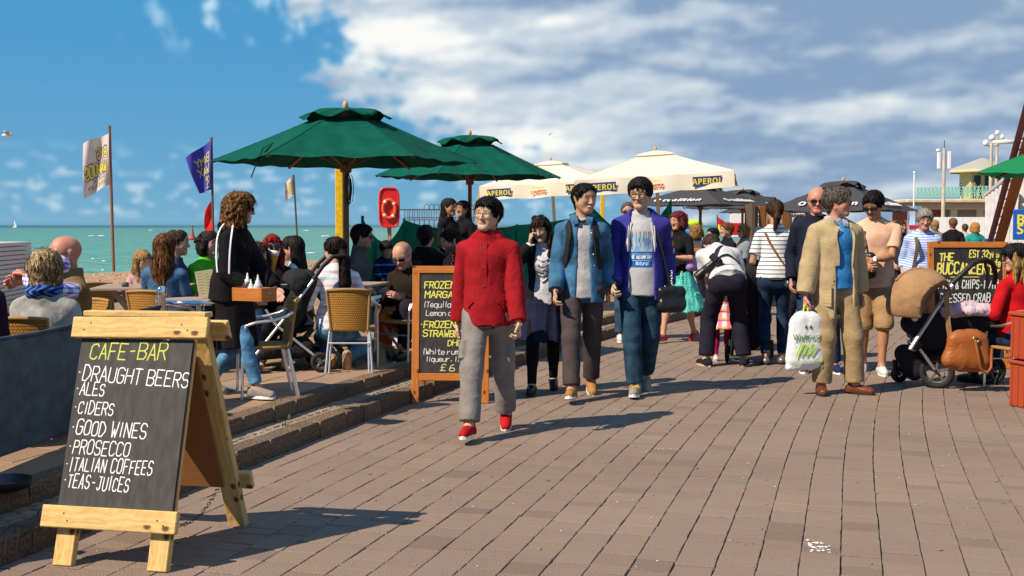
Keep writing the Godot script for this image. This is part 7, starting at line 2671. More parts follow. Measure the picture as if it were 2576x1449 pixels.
func beach_bits() -> void:
	# stacked sun loungers at the left edge
	var o := deep(18, 712, 16.5)
	for k in 16:
		var t := thing("sun_lounger", ["lowest", "second lowest", "third lowest", "fourth lowest", "fifth lowest", "sixth lowest", "seventh lowest", "eighth lowest", "eighth highest", "seventh highest", "sixth highest", "fifth highest", "fourth highest", "third highest", "second highest", "topmost"][k] + " white lounger in the stack at the left edge", "sun lounger", Vector3(o.x - 0.25, 0.28 + k * 0.062, o.z), 0.12, "stacked sun loungers")
		var m := mb()
		m.box(Vector3(0, 0.0, 0), Vector3(0.68, 0.042, 1.7), Basis(), 0.01)
		part("frame", m.done(), mat("lounger_white", lin(0.56, 0.52, 0.50), 0.6), t)
		block(t, "side_rail", Vector3(0.33, -0.008, 0), Vector3(0.03, 0.05, 1.72), MATS.lounger_white, 0.008)
	var t2 := thing("lounger_trolley", "dark timber cradle under the stacked sun loungers", "cradle", Vector3(o.x - 0.28, 0, o.z), 0.12)
	block(t2, "plinth", Vector3(0, 0.11, 0), Vector3(0.46, 0.22, 1.2), mat("dark_timber", lin(0.10, 0.075, 0.05), 0.9))
	block(t2, "bearer", Vector3(0, 0.235, 0.3), Vector3(0.62, 0.03, 0.1), MATS.dark_timber)
	o = deep(86, 695, 19.0)
	var t := thing("sun_lounger", "single white lounger lying on the shingle beside the stack", "sun lounger", Vector3(o.x, 0.02, o.z), 0.3)
	block(t, "frame", Vector3(0, 0.3, 0), Vector3(0.9, 0.03, 0.5), MATS.lounger_white)
	for sx in [-1.0, 1.0]:
		tubes(t, "leg", [Vector3(sx * 0.1, 0.28, 0.2), Vector3(sx * 0.4, 0.0, 0.2)], 0.02, MATS.lounger_white)
	# low red timber edging behind the chairs
	t = thing("timber_edging", "dark red timber edging between the terrace and the shingle", "edging", Vector3.ZERO)
	for k in 6:
		var a := road(2.0 + k * 2.0, -8.9, 0.25)
		block(t, "plank", a, Vector3(0.10, 0.24, 1.96), mat("red_timber", lin(0.13, 0.04, 0.03), 0.85), 0.01, Basis.from_euler(Vector3(0, -road_yaw(2.0 + k * 2.0), 0)))
	# sea marks
	o = deep(484, 583, 330.0)
	t = thing("channel_buoy", "red conical buoy floating offshore", "buoy", Vector3(o.x, -2.6, -330.0))
	part("float", mb().lathe([Vector2(0, -0.2), Vector2(1.3, -0.2), Vector2(1.3, 0.5), Vector2(0.5, 1.2), Vector2(0.25, 3.0), Vector2(0, 3.4)], 14).done(), mat("buoy_red", lin(0.35, 0.05, 0.05), 0.6), t)
	part("topmark", mb().lathe([Vector2(0, 3.4), Vector2(0.4, 3.5), Vector2(0, 4.3)], 8).done(), MATS.buoy_red, t)
	o = deep(497, 597, 240.0)
	tag(part("mooring_buoy", mb().ball(Vector3(o.x, -2.4, -240.0), Vector3(0.45, 0.35, 0.45), 10).done(), mat("buoy_yellow", lin(0.7, 0.5, 0.05), 0.5)), "tiny yellow mooring buoy near the red conical one", "buoy")
	o = deep(38, 566, 2200.0)
	t = thing("sailing_boat", "tiny white sailing boat on the horizon at the far left", "boat", Vector3(o.x, -2.6, -2200.0))
	part("hull", mb().ball(Vector3(0, 0.5, 0), Vector3(5.0, 1.2, 1.5), 12).done(), MATS.white_plastic, t)
	part("sail", mb().poly_of([Vector3(-2, 2, 0), Vector3(3.0, 2, 0.4), Vector3(-1.5, 14.0, 0)]).done(), MATS.white_plastic, t)
	# gulls
	for q in [[20, 340, 40.0, 0.3, "white gull gliding at the left edge of the sky"], [1382, 338, 90.0, 1.2, "distant gull flying over the second green parasol"]]:
		o = deep(q[0], q[1], q[2])
		t = thing("gull", q[4], "gull", o, q[3])
		part("body", mb().ball(Vector3.ZERO, Vector3(0.20, 0.055, 0.06), 10).done(), mat("gull_white", lin(0.7, 0.68, 0.66), 0.8), t)
		for sx in [-1.0, 1.0]:
			part("wing", mb().sheet(func(u: float, v: float) -> Vector3: return Vector3(lerpf(-0.08, 0.09, v) * (1.0 - 0.6 * u) - 0.06 * u * u, 0.12 * sin(u * 2.4), sx * u * 0.55), 6, 2).done(), mat("gull_grey", lin(0.42, 0.40, 0.40), 0.8), t)
	# inflatable, tall wooden seat and notice far along
	o = deep(1735, 575, 36.0)
	t = thing("inflatable_boat", "lime and blue inflatable boat beyond the green cloth", "inflatable", Vector3(o.x, 0.2, -36.0))
	for k in 2:
		part("tube", mb().tube([Vector3(-0.4, 1.02 + k * 0.26, 0), Vector3(0, 1.06 + k * 0.26, 0.15), Vector3(0.28, 1.04 + k * 0.26, 0.05), Vector3(0.33, 1.0 + k * 0.22, -0.3)], 0.13, 12).done(), mat("lime_rubber", lin(0.55, 0.75, 0.03), 0.5) if k else mat("blue_rubber", lin(0.02, 0.2, 0.55), 0.5), t)
	block(t, "trestle", Vector3(-0.05, 0.45, 0), Vector3(0.6, 0.88, 0.3), MATS.grey_wood)
	o = deep(1935, 600, 26.0)
	t = thing("wooden_booth", "tall brown slatted wooden seat behind the striped-tee woman", "booth", Vector3(o.x, TERR, -26.0), 0.2)
	for k in 5:
		block(t, "slat", Vector3(-0.35 + k * 0.17, 0.95, 0.02 * k), Vector3(0.15, 1.5, 0.04), mat("booth_wood", lin(0.26, 0.10, 0.03), 0.7))
	block(t, "seat", Vector3(0, 0.5, 0.3), Vector3(0.9, 0.06, 0.5), MATS.booth_wood)
	for sx in [-1.0, 1.0]:
		part("side_frame", mb().beam(Vector3(sx * 0.5, 0, 0.1), Vector3(sx * 0.42, 1.75, -0.1), 0.08, 0.4, Vector3(0, 0, 1)).done(), MATS.dark_wood_pole, t)
	o = deep(1862, 555, 50.0)
	t = thing("notice_board", "red and white beach notice board beyond the slate parasols", "notice", Vector3(o.x, 0, -50.0))
	block(t, "panel", Vector3(0, o.y - 0.1, 0), Vector3(0.85, 1.2, 0.05), MATS.white_plastic)
	block(t, "red_band", Vector3(0, o.y - 0.35, 0.03), Vector3(0.8, 0.5, 0.02), MATS.red_pennant)
	tubes(t, "post", [Vector3.ZERO, Vector3(0, o.y, -0.05)], 0.04, MATS.aluminium)

func far_people() -> void:
	# u, crown v, depth, yaw, hair colour, hair style, top colour, legs colour, label, seated, base height
	var list := [
		[1752, 566, 19.5, 150, Color(0.34, 0.18, 0.06), "curly", lin(0.08, 0.09, 0.10), "person with curly fair hair in a grey jacket seated beyond the pale chalkboard", true],
		[1795, 575, 20.0, -60, Color(0.012, 0.01, 0.01), "short", lin(0.06, 0.06, 0.065), "dark-haired person leaning in between two seated friends", true],
		[1830, 562, 18.8, -70, Color(0.20, 0.07, 0.02), "short", lin(0.012, 0.014, 0.02), "ginger-haired person in a dark top seated beyond the bending man", true],
		[1872, 566, 21.0, -75, Color(0.34, 0.19, 0.07), "bob", lin(0.22, 0.26, 0.30), "person with a fair bob and sunglasses in a grey top beyond the bending man", true],
		[1908, 572, 22.5, 170, Color(0.6, 0.6, 0.6), "short", lin(0.6, 0.58, 0.56), "person in a white cap and pale top beyond the water bottle", true],
		[2012, 542, 16.5, 20, Color(0.02, 0.013, 0.01), "short", lin(0.55, 0.56, 0.58), "young person in a pale striped shirt left of the bald man", false],
		[2264, 553, 21.0, 30, Color(0.05, 0.022, 0.014), "long", lin(0.03, 0.03, 0.035), "person with brown wavy hair in a black cardigan left of the elderly lady", false],
		[2352, 552, 26.0, 170, Color(0.34, 0.2, 0.09), "bob", lin(0.3, 0.25, 0.2), "fair-haired person right behind the elderly lady", false],
		[2398, 547, 24.0, 175, Color(0.16, 0.08, 0.04), "short", lin(0.012, 0.012, 0.013), "person in a black polo shirt walking away above the chalkboard", false],
		[2428, 562, 30.0, 175, Color(0.08, 0.05, 0.03), "short", lin(0.6, 0.6, 0.6), "person in a white top beside the black polo shirt", false],
		[2453, 558, 25.0, 178, Color(0.45, 0.22, 0.05), "curly", lin(0.02, 0.30, 0.28), "person with curly ginger hair in a teal gilet walking away", false],
		[2330, 568, 34.0, 10, Color(0.2, 0.1, 0.05), "bob", lin(0.35, 0.1, 0.1), "small distant person in dull red left of the white hoarding", false],
		[1905, 548, 70.0, 20, Color(0.03, 0.02, 0.015), "short", lin(0.66, 0.66, 0.66), "tiny person in white on the far beach", false],
		[478, 655, 36.0, 150, Color(0.03, 0.02, 0.015), "short", lin(0.03, 0.03, 0.04), "tiny dark figure sitting on the beach crest", true],
		[798, 636, 40.0, 200, Color(0.03, 0.02, 0.015), "short", lin(0.05, 0.06, 0.12), "tiny figure in navy sitting at the water's edge", true],
		[2417, 460, 117.0, 30, Color(0.03, 0.02, 0.015), "short", lin(0.04, 0.05, 0.10), "tiny person in navy leaning on the pavilion balustrade, leftmost", false],
		[2452, 457, 117.0, -20, Color(0.05, 0.03, 0.02), "short", lin(0.22, 0.16, 0.10), "tiny person in brown on the pavilion terrace left of the kiosk", false],
		[2466, 462, 117.0, 60, Color(0.03, 0.02, 0.015), "short", lin(0.2, 0.2, 0.2), "tiny person in grey next to the one in brown", false],
		[2490, 464, 117.0, 10, Color(0.03, 0.02, 0.015), "short", lin(0.02, 0.12, 0.4), "tiny person in bright blue in front of the kiosk", false]]
	for q in list:
		var c := deep(q[0], q[1], q[2])
		var base: float = 0.0
		if q[2] > 100.0:
			base = deep(2400, 501, 118.0).y
		var h := clampf(c.y - base, 1.5, 1.9)
		var p: Dictionary
		var far: int = 1 if q[2] < 24.0 else 2
		if q[8]:
			p = sit(q[7], q[0], q[1], q[2], {"yaw": float(q[3]), "h": 1.7, "lod": far, "f": q[5] in ["bob", "long"]})
			if q[2] > 30.0:
				p.root.position.y -= 0.35
		else:
			p = pose(q[7], {"at": Vector3(c.x, c.y - h, c.z) if q[2] < 60.0 else Vector3(c.x, base if q[2] > 100.0 else c.y - h, c.z), "yaw": float(q[3]), "h": h, "lod": far, "f": q[5] in ["bob", "long"], "la": Vector3(0.1, 0.085, 0.12), "ra": Vector3(-0.1, 0.1, -0.1)})
			if q[2] < 60.0:
				p.root.position.y = maxf(0.0, p.root.position.y)
		skin(p, Color(0.56, 0.30, 0.20), {"noeyes": true})
		hair(p, q[5], q[4], {"curls": 50, "len": 0.08 if q[5] == "curly" else 0.25})
		if int(q[0]) == 1872:
			glasses(p, true)
		var nm := "far_top_%d" % int(q[0])
		top(p, "top", cloth(nm, q[6]), {"e": 0.02, "sl": 1.2 if q[2] < 40 else 1.9})
		legs(p, "trousers", MATS.blue_jeans if int(q[0]) % 2 else MATS.ink_jeans)
const ASIAN := Color(0.60, 0.37, 0.235)
const PALE := Color(0.60, 0.345, 0.25)
const RUDDY := Color(0.60, 0.245, 0.165)
const TAN := Color(0.47, 0.225, 0.115)
const BLACKH := Color(0.012, 0.009, 0.008)

func denim(called: String, col: Color) -> StandardMaterial3D:
	return cloth(called, col, {"tex": speck("denim_fade", 0.014, 0.55, 1.12, 256, 5), "tri": 1.7})

func studs(p: Dictionary, called: String, m: Material, list: Array, e: float, r: float) -> void:
	for q in list:
		var b := mb()
		var c := onto(p, q.x, q.y, e)
		b.tr = Transform3D(p.tor, c)
		b.ball(Vector3.ZERO, Vector3(r, r, 0.004), 8)
		part(called, b.done(), m, p.root)

func walkers() -> void:
	var V := Vector3(0, 0, 0)
	# 1 man in the red anorak
	var p := pose("person walking in a red hooded anorak, grey cargo trousers and red shoes", {"at": ground(1228, 1094), "yaw": -7.0, "h": 1.68, "pel": Vector3(0, 0.895, 0.0), "head": Vector3(-3, -18, -3),
		"ra": Vector3(-0.09, 0.085, 0.30), "la": Vector3(0.09, 0.11, -0.29), "lf": 16.0, "rf": -4.0, "rw": Vector3(-0.22, 0.78, -0.06), "lw": Vector3(0.23, 0.80, 0.15), "curl": 1.0})
	skin(p, ASIAN, {"squint": 0.3, "lip": Color(0.5, 0.2, 0.15)})
	hair(p, "short", BLACKH, {"thick": 0.017, "line": 0.07, "fringe": 0.016})
	glasses(p, false, {"wire": 0.0012})
	top(p, "anorak", cloth("red_anorak", lin(0.36, 0.012, 0.018), {"rim": 0.1}), {"e": 0.020, "hem": 0.12, "sl": 1.98, "loose": 0.010, "neck": 0.045, "neckr": 1.1, "hood": 0.036, "amp": 0.008, "nscale": Vector3(1.3, 0.7, 1.3)})
	strap(p, "placket", [onto(p, -0.012, 0.47, 0.026), onto(p, -0.012, 0.34, 0.028), onto(p, -0.012, 0.18, 0.026), onto(p, -0.012, 0.0, 0.026), onto(p, -0.012, -0.1, 0.024)], 0.045, MATS.red_anorak, 0.012)
	studs(p, "snap_button", MATS.metal_dark, [Vector2(-0.012, 0.30), Vector2(-0.012, 0.16), Vector2(-0.012, 0.03), Vector2(-0.012, -0.08), Vector2(-0.03, 0.43), Vector2(-0.012, 0.44)], 0.036, 0.008)
	for sx in [-1.0, 1.0]:
		strap(p, "pocket_flap", [onto(p, sx * 0.075, 0.04, 0.024), onto(p, sx * 0.115, 0.0, 0.024)], 0.05, MATS.red_anorak, 0.01)
	strap(p, "hem_strap", [onto(p, -0.06, -0.135, 0.012), onto(p, 0.0, -0.14, 0.014), onto(p, 0.06, -0.135, 0.012)], 0.03, MATS.black_fabric, 0.012)
	legs(p, "trousers", cloth("grey_cargo", lin(0.27, 0.245, 0.22)), {"e": 0.016, "wide": 0.076, "knee": 0.064, "amp": 0.008, "nscale": Vector3(0.8, 1.6, 0.8), "cargo": 1})
	shoes(p, "shoe", cloth("red_canvas", lin(0.50, 0.012, 0.014)), MATS.white_plastic, {"cuff": 0.01})
	# 2 woman with a phone
	p = pose("person in a black cardigan and navy skirt holding a phone to the ear", {"f": true, "at": ground(1366, 986), "yaw": -4.0, "h": 1.56, "pel": Vector3(0, 0.84, 0.0), "head": Vector3(12, -12, 8),
		"ra": Vector3(-0.09, 0.085, 0.17), "la": Vector3(0.085, 0.11, -0.18), "lf": 16.0, "rw": Vector3(-0.115, 1.30, 0.10), "rep": Vector3(-0.6, -1, 0.1), "hdR": Vector3(0.15, 1, -0.1), "pnR": Vector3(1, 0, 0.1), "lw": Vector3(0.24, 0.76, 0.04), "curl": 0.8})
	skin(p, ASIAN, {"squint": 0.35, "lip": Color(0.55, 0.14, 0.12)})
	hair(p, "long", Color(0.012, 0.008, 0.006), {"thick": 0.012, "line": 0.062, "fringe": 0.016, "len": 0.36, "alt": Color(0.10, 0.035, 0.012)})
	glasses(p, true, {"up": 1, "w": 0.03, "h": 0.023})
	var white := cloth("white_blouse", lin(0.70, 0.68, 0.72))
	top(p, "blouse", white, {"e": 0.004, "hem": 0.06, "sl": 0.5})
	for k in 5:
		strap(p, "ruffle", [onto(p, -0.045 + 0.02 * sin(k * 2.0), 0.40 - k * 0.055, 0.012), onto(p, 0.0, 0.372 - k * 0.055, 0.024), onto(p, 0.045, 0.395 - k * 0.05, 0.012)], 0.03, white, 0.014)
	top(p, "cardigan", cloth("black_cardigan", lin(0.012, 0.012, 0.014)), {"e": 0.016, "hem": 0.05, "sl": 1.88, "open": [0.075, 0.10]})
	strap(p, "cuff", [p.wrR + Vector3(-0.032, 0.0, 0.0), p.wrR + Vector3(0, 0.0, 0.036), p.wrR + Vector3(0.032, 0, 0)], 0.05, white, 0.01)
	skirt(p, "skirt", cloth("navy_skirt", lin(0.018, 0.022, 0.06)), 0.43, 0.215)
	legs(p, "tights", cloth("tights", lin(0.010, 0.009, 0.010)), {"e": 0.004, "wide": 0.044, "knee": 0.054, "amp": 0.001, "len": 2.0, "rise": 0.0})
	shoes(p, "shoe", mat("black_leather", lin(0.012, 0.012, 0.012), 0.35), MATS.rubber, {"sole": 0.02, "cuff": -0.03})
	phone(p)
	# 3 man in a denim shirt
	p = pose("smiling person in an open denim shirt over a pale tee with backpack straps", {"at": ground(1463, 1001), "yaw": -3.0, "h": 1.84, "girth": 0.9, "sh": 0.93, "pel": Vector3(0, 0.985, 0.0), "head": Vector3(2, 34, -3),
		"ra": Vector3(-0.085, 0.09, 0.28), "la": Vector3(0.085, 0.11, -0.30), "lf": 20.0, "rf": -10.0, "rw": Vector3(-0.22, 0.92, 0.16), "lw": Vector3(0.22, 0.92, -0.08), "curl": 0.7})
	skin(p, Color(0.52, 0.29, 0.17), {"squint": 0.4, "gaze": 0.004})
	smile(p)
	hair(p, "short", BLACKH, {"thick": 0.010, "line": 0.078})
	top(p, "tee", cloth("grey_tee", lin(0.50, 0.49, 0.49)), {"e": 0.006, "hem": 0.12, "sl": 0.3, "neck": 0.0})
	strap(p, "neck_band", [p.neck + p.tor * Vector3(-0.062, 0.0, 0.03), p.neck + p.tor * Vector3(0, -0.035, 0.085), p.neck + p.tor * Vector3(0.062, 0.0, 0.03)], 0.018, cloth("dark_band", lin(0.03, 0.02, 0.025)), 0.01)
	var dn := denim("denim_shirt", lin(0.065, 0.19, 0.34))
	top(p, "denim_shirt", dn, {"e": 0.020, "hem": 0.16, "sl": 1.96, "open": [0.05, 0.085, 0.012], "loose": 0.008, "amp": 0.008, "neck": 0.015})
	collar(p, dn, 0.022)
	studs(p, "snap_button", MATS.white_plastic, [Vector2(0.075, 0.40), Vector2(0.082, 0.32), Vector2(0.09, 0.23), Vector2(0.097, 0.14), Vector2(0.10, 0.05), Vector2(-0.085, 0.33)], 0.028, 0.007)
	for sx in [-1.0, 1.0]:
		strap(p, "pocket_flap", [onto(p, sx * 0.075, 0.335, 0.028), onto(p, sx * 0.125, 0.325, 0.026)], 0.03, dn, 0.008)
	legs(p, "trousers", cloth("taupe_trousers", lin(0.080, 0.062, 0.062)), {"e": 0.010, "wide": 0.068, "knee": 0.062, "amp": 0.007})
	shoes(p, "shoe", cloth("tan_suede", lin(0.42, 0.21, 0.075)), MATS.white_plastic, {"cuff": 0.02})
	backpack(p, "black backpack worn by the man in the denim shirt", 0.026)
	# 4 man in a purple hoodie
	p = pose("person in an open violet hoodie and printed grey tee with glasses", {"at": ground(1610, 992), "yaw": -4.0, "h": 1.90, "pel": Vector3(0, 1.01, 0.0), "head": Vector3(4, -14, 2),
		"ra": Vector3(-0.05, 0.09, 0.16), "la": Vector3(0.06, 0.15, -0.28), "lf": 38.0, "rf": -8.0, "rw": Vector3(-0.24, 0.97, 0.15), "lw": Vector3(0.24, 0.95, -0.10), "curl": 0.9})
	skin(p, ASIAN, {"squint": 0.3, "lip": Color(0.52, 0.17, 0.13)})
	hair(p, "short", Color(0.018, 0.013, 0.011), {"thick": 0.020, "line": 0.066, "fringe": 0.036, "sweep": 0.01, "amp": 0.006})
	glasses(p, false, {"wire": 0.0026, "m": MATS.dark_plastic})
	top(p, "tee", tee_print(), {"e": 0.008, "hem": 0.13, "sl": 0.4, "neck": 0.0})
	var hd := cloth("violet_hoodie", lin(0.055, 0.045, 0.30))
	var hoodw := cloth("hoodie_lining", lin(0.66, 0.63, 0.56))
	top(p, "hoodie", hd, {"e": 0.024, "hem": 0.17, "sl": 1.95, "open": [0.085, 0.125], "hood": 0.04, "loose": 0.012, "amp": 0.008, "neck": 0.0})
	for sx in [-1.0, 1.0]:
		strap(p, "facing", [onto(p, sx * 0.09, 0.44, 0.024), onto(p, sx * 0.108, 0.32, 0.022), onto(p, sx * 0.118, 0.15, 0.016), onto(p, sx * 0.132, -0.02, 0.012), onto(p, sx * 0.145, -0.15, 0.012)], 0.05, hoodw, 0.012)
		strap(p, "drawstring", [onto(p, sx * 0.10, 0.42, 0.045), onto(p, sx * 0.105, 0.33, 0.045), onto(p, sx * 0.105, 0.22, 0.04)], 0.008, hoodw, 0.008)
	for q in [[0.30, lin(0.7, 0.5, 0.25)], [0.62, lin(0.75, 0.24, 0.05)], [0.86, lin(0.6, 0.6, 0.65)]]:
		for sd in [[p.shR, p.elR, -1.0], [p.shL, p.elL, 1.0]]:
			var b := mb()
			b.tr = Transform3D(Basis(), sd[0].lerp(sd[1], q[0]) + Vector3(sd[2] * 0.066, 0, 0.035))
			b.ball(Vector3.ZERO, Vector3(0.012, 0.03, 0.026), 10)
			part("badge", b.done(), mat("badge%d" % int(q[0] * 100), q[1], 0.8), p.root)
	legs(p, "jeans", denim("teal_jeans", lin(0.028, 0.075, 0.125)), {"e": 0.010, "wide": 0.066, "knee": 0.062, "amp": 0.007})
	shoes(p, "shoe", cloth("grey_suede", lin(0.36, 0.32, 0.27)), MATS.white_plastic, {"cuff": 0.02})
	laces(p, mat("yellow_lace", lin(0.75, 0.46, 0.02), 0.8))
	handbag("black quilted handbag hanging at the hip of the man in the hoodie", p.root.transform * (p.pel + Vector3(0.26, -0.17, 0.06)), 10.0, Vector3(0.24, 0.22, 0.10), mat("quilted", lin(0.012, 0.012, 0.013), 0.32), [p.root.transform * (p.shL + Vector3(-0.06, 0.045, 0.02)), p.root.transform * onto(p, 0.13, 0.34, 0.05), p.root.transform * onto(p, 0.19, 0.12, 0.06), p.root.transform * (p.pel + Vector3(0.25, -0.06, 0.07))], MATS.black_leather, true)
	# 5 man bending down, back to us
	p = pose("person in a white tee and dark jeans bending forward with a camera on the back", {"at": ground(1823, 922), "yaw": 180.0, "h": 1.80, "pel": Vector3(0, 0.92, -0.10), "lean": 58.0, "roll": -4.0, "head": Vector3(75, 10, 0),
		"ra": Vector3(-0.20, 0.085, 0.0), "la": Vector3(0.19, 0.085, 0.02), "fy": 22.0, "rw": Vector3(-0.30, 0.52, 0.36), "lw": Vector3(0.02, 0.60, 0.5), "rep": Vector3(-1, 0, -0.4), "curl": 0.6, "girth": 1.04, "lod": 1})
	skin(p, PALE, {"noeyes": true})
	hair(p, "short", Color(0.05, 0.03, 0.02))
	top(p, "tee", cloth("white_tee", lin(0.72, 0.70, 0.71)), {"e": 0.022, "hem": 0.04, "sl": 0.75, "loose": 0.02, "amp": 0.008})
	legs(p, "jeans", cloth("ink_jeans", lin(0.022, 0.018, 0.034)), {"e": 0.014, "wide": 0.078, "knee": 0.068, "amp": 0.008, "rise": 0.06})
	strap(p, "belt", [onto(p, -0.15, 0.04, 0.02, -1), onto(p, -0.08, 0.04, 0.02, -1), onto(p, 0.0, 0.04, 0.022, -1), onto(p, 0.08, 0.04, 0.02, -1), onto(p, 0.15, 0.04, 0.02, -1)], 0.035, mat("brown_belt", lin(0.09, 0.035, 0.018), 0.5), 0.012)
	shoes(p, "shoe", cloth("navy_canvas_shoe", lin(0.02, 0.02, 0.03)), mat("gum_sole", lin(0.48, 0.33, 0.22), 0.7))
	var cs := [onto(p, -0.02, 0.42, 0.035, -1), onto(p, 0.06, 0.30, 0.04, -1), onto(p, 0.10, 0.16, 0.04, -1)]
	strap(p, "camera_strap", cs, 0.035, MATS.black_fabric, 0.008)
	strap(p, "camera_strap", [onto(p, 0.08, 0.17, 0.035, -1), onto(p, -0.04, 0.22, 0.04, -1), onto(p, -0.14, 0.14, 0.03, -1)], 0.03, MATS.black_fabric, 0.008)
	slr(p.root.transform * (onto(p, 0.13, 0.10, 0.08, -1)))
	# 6 small girl
	p = pose("small child in a pink and yellow checked dress and magenta leggings beside the bending man", {"f": true, "at": ground(1817, 912) + Vector3(0.02, 0, -0.15), "yaw": 170.0, "h": 1.06, "hd": 1.25, "lod": 1})
	skin(p, PALE, {"noeyes": true})
	hair(p, "bob", Color(0.25, 0.13, 0.05))
	var chk := picture("check", 48, 48, func(x: float, y: float) -> Color:
		var c := Color(0.93, 0.88, 0.86)
		if fposmod(x, 1.0) < 0.45:
			c = c.lerp(Color(0.90, 0.25, 0.45), 0.55)
		if fposmod(y, 1.0) < 0.4:
			c = c.lerp(Color(0.95, 0.62, 0.20) if y < 0.2 else Color(0.86, 0.20, 0.42), 0.6)
		return c)
	var cm := printed("check_dress", chk, {"uv": Vector2(11, 11)})
	top(p, "dress_top", cm, {"e": 0.02, "hem": 0.05, "sl": 0.3})
	skirt(p, "dress_skirt", cm, 0.36, 0.30)
	legs(p, "leggings", cloth("magenta_leggings", lin(0.34, 0.006, 0.075)), {"e": 0.004, "wide": 0.044, "knee": 0.05, "amp": 0.002})
	shoes(p, "shoe", mat("silver_shoe", lin(0.55, 0.55, 0.55), 0.4), MATS.white_plastic, {"cuff": -0.03})
	# 7 woman in a striped tee
	p = pose("person in a striped white tee and jeans with a ponytail, back to the camera", {"f": true, "at": ground(1946, 916), "yaw": 172.0, "h": 1.75, "head": Vector3(8, 10, 0), "sh": 1.08, "girth": 1.06,
		"ra": Vector3(-0.085, 0.085, 0.02), "la": Vector3(0.09, 0.085, -0.04), "lw": Vector3(0.24, 0.98, 0.24), "rw": Vector3(-0.22, 0.95, 0.22), "lod": 1})
	skin(p, Color(0.50, 0.26, 0.16), {"noeyes": true})
	hair(p, "tail", Color(0.055, 0.025, 0.014), {"thick": 0.012, "line": 0.07, "tail": [Vector3(0, 0.0, -0.115), Vector3(0.01, -0.08, -0.14), Vector3(0.035, -0.2, -0.135)], "tailr": [0.026, 0.036, 0.014]})
	top(p, "striped_tee", printed("breton", stripes("breton", [Color(0.88, 0.88, 0.88), Color(0.12, 0.13, 0.20), Color(0.88, 0.88, 0.88)], [24, 14, 26]), {"uv": Vector2(1, 23)}), {"e": 0.010, "hem": 0.03, "sl": 0.7, "loose": 0.01, "amp": 0.007})
	legs(p, "jeans", denim("blue_jeans", lin(0.020, 0.045, 0.105)), {"e": 0.004, "wide": 0.048, "knee": 0.056, "amp": 0.005})
	shoes(p, "shoe", mat("pewter_shoe", lin(0.16, 0.16, 0.16), 0.35, {"metal": 0.5}), MATS.rubber, {"cuff": -0.03})
	handbag("small navy shoulder bag on a brown strap worn by the striped-tee woman", p.root.transform * (p.pel + Vector3(-0.17, -0.03, -0.13)), 172.0, Vector3(0.13, 0.17, 0.05), mat("navy_leather", lin(0.028, 0.042, 0.072), 0.3), [p.root.transform * onto(p, 0.11, 0.455, 0.045, -1), p.root.transform * onto(p, 0.06, 0.34, 0.03, -1), p.root.transform * onto(p, -0.03, 0.2, 0.03, -1), p.root.transform * onto(p, -0.12, 0.07, 0.04, -1)], mat("brown_strap", lin(0.22, 0.075, 0.03), 0.5), false)
	# 8 man in a beige blazer
	p = pose("person in a beige blazer over a bright blue jumper, carrying a white plastic bag", {"at": ground(2096, 990), "yaw": 10.0, "h": 1.81, "head": Vector3(0, 52, 0), "girth": 1.04,
		"ra": Vector3(-0.12, 0.085, 0.02), "la": Vector3(0.17, 0.085, 0.06), "rfy": -18.0, "lfy": 48.0, "rw": Vector3(-0.30, 0.84, 0.05), "lw": Vector3(0.28, 0.87, -0.08), "hdR": Vector3(0, -1, 0.05), "curl": 1.1})
	skin(p, Color(0.58, 0.27, 0.18), {"brow": Color(0.10, 0.08, 0.07), "squint": 0.5, "jaw": 1.06})
	hair(p, "short", Color(0.10, 0.075, 0.06), {"thick": 0.018, "line": 0.08, "alt": Color(0.26, 0.22, 0.19), "amp": 0.006})
	glasses(p, false)
	var jm := cloth("blue_jumper", lin(0.045, 0.24, 0.56))
	top(p, "jumper", jm, {"e": 0.010, "hem": 0.05, "sl": 0.4, "vneck": Vector2(0.055, 0.14), "neck": 0.0})
	top(p, "shirt", cloth("check_shirt", lin(0.50, 0.48, 0.58)), {"e": -0.004, "hem": 0.0, "sl": 0.3, "neck": 0.03})
	collar(p, MATS.check_shirt, 0.0)
	var bz := cloth("beige_blazer", lin(0.50, 0.38, 0.21))
	top(p, "blazer", bz, {"e": 0.032, "hem": 0.30, "sl": 1.93, "open": [0.075, 0.10, 0.03], "loose": 0.014, "amp": 0.008, "neck": 0.01})
	for sx in [-1.0, 1.0]:
		strap(p, "lapel", [onto(p, 0.03 + sx * 0.06, 0.47, 0.045), onto(p, 0.03 + sx * 0.10, 0.40, 0.044), onto(p, 0.03 + sx * 0.085, 0.26, 0.042), onto(p, 0.03 + sx * 0.082, 0.15, 0.038)], 0.05, bz, 0.01)
	strap(p, "pocket", [onto(p, -0.14, -0.02, 0.046), onto(p, -0.14, -0.19, 0.046)], 0.13, bz, 0.008)
	studs(p, "button", mat("horn", lin(0.16, 0.09, 0.04), 0.4), [Vector2(-0.075, 0.02)], 0.05, 0.010)
	legs(p, "chinos", cloth("khaki_chinos", lin(0.38, 0.27, 0.14)), {"e": 0.014, "wide": 0.080, "knee": 0.070, "amp": 0.008})
	shoes(p, "shoe", mat("brown_leather", lin(0.13, 0.035, 0.014), 0.3), MATS.rubber, {"sole": 0.02})
	carrier_bag(p)
	# 9 man in a peach tee
	p = pose("person in a peach tee, beige shorts and sunglasses looking down at a phone", {"at": ground(2196, 938), "yaw": -12.0, "h": 1.83, "head": Vector3(24, -26, 0), "girth": 1.05, "sh": 1.08,
		"ra": Vector3(-0.09, 0.09, -0.14), "la": Vector3(0.07, 0.085, 0.12), "rf": 14.0, "lw": Vector3(-0.06, 1.13, 0.30), "lep": Vector3(1, -0.6, -0.5), "rw": Vector3(-0.10, 1.08, 0.26), "hdL": Vector3(-1, 0.05, 0.1), "pnL": Vector3(0, 0, -1), "curl": 0.8})
	skin(p, TAN, {"noeyes": true})
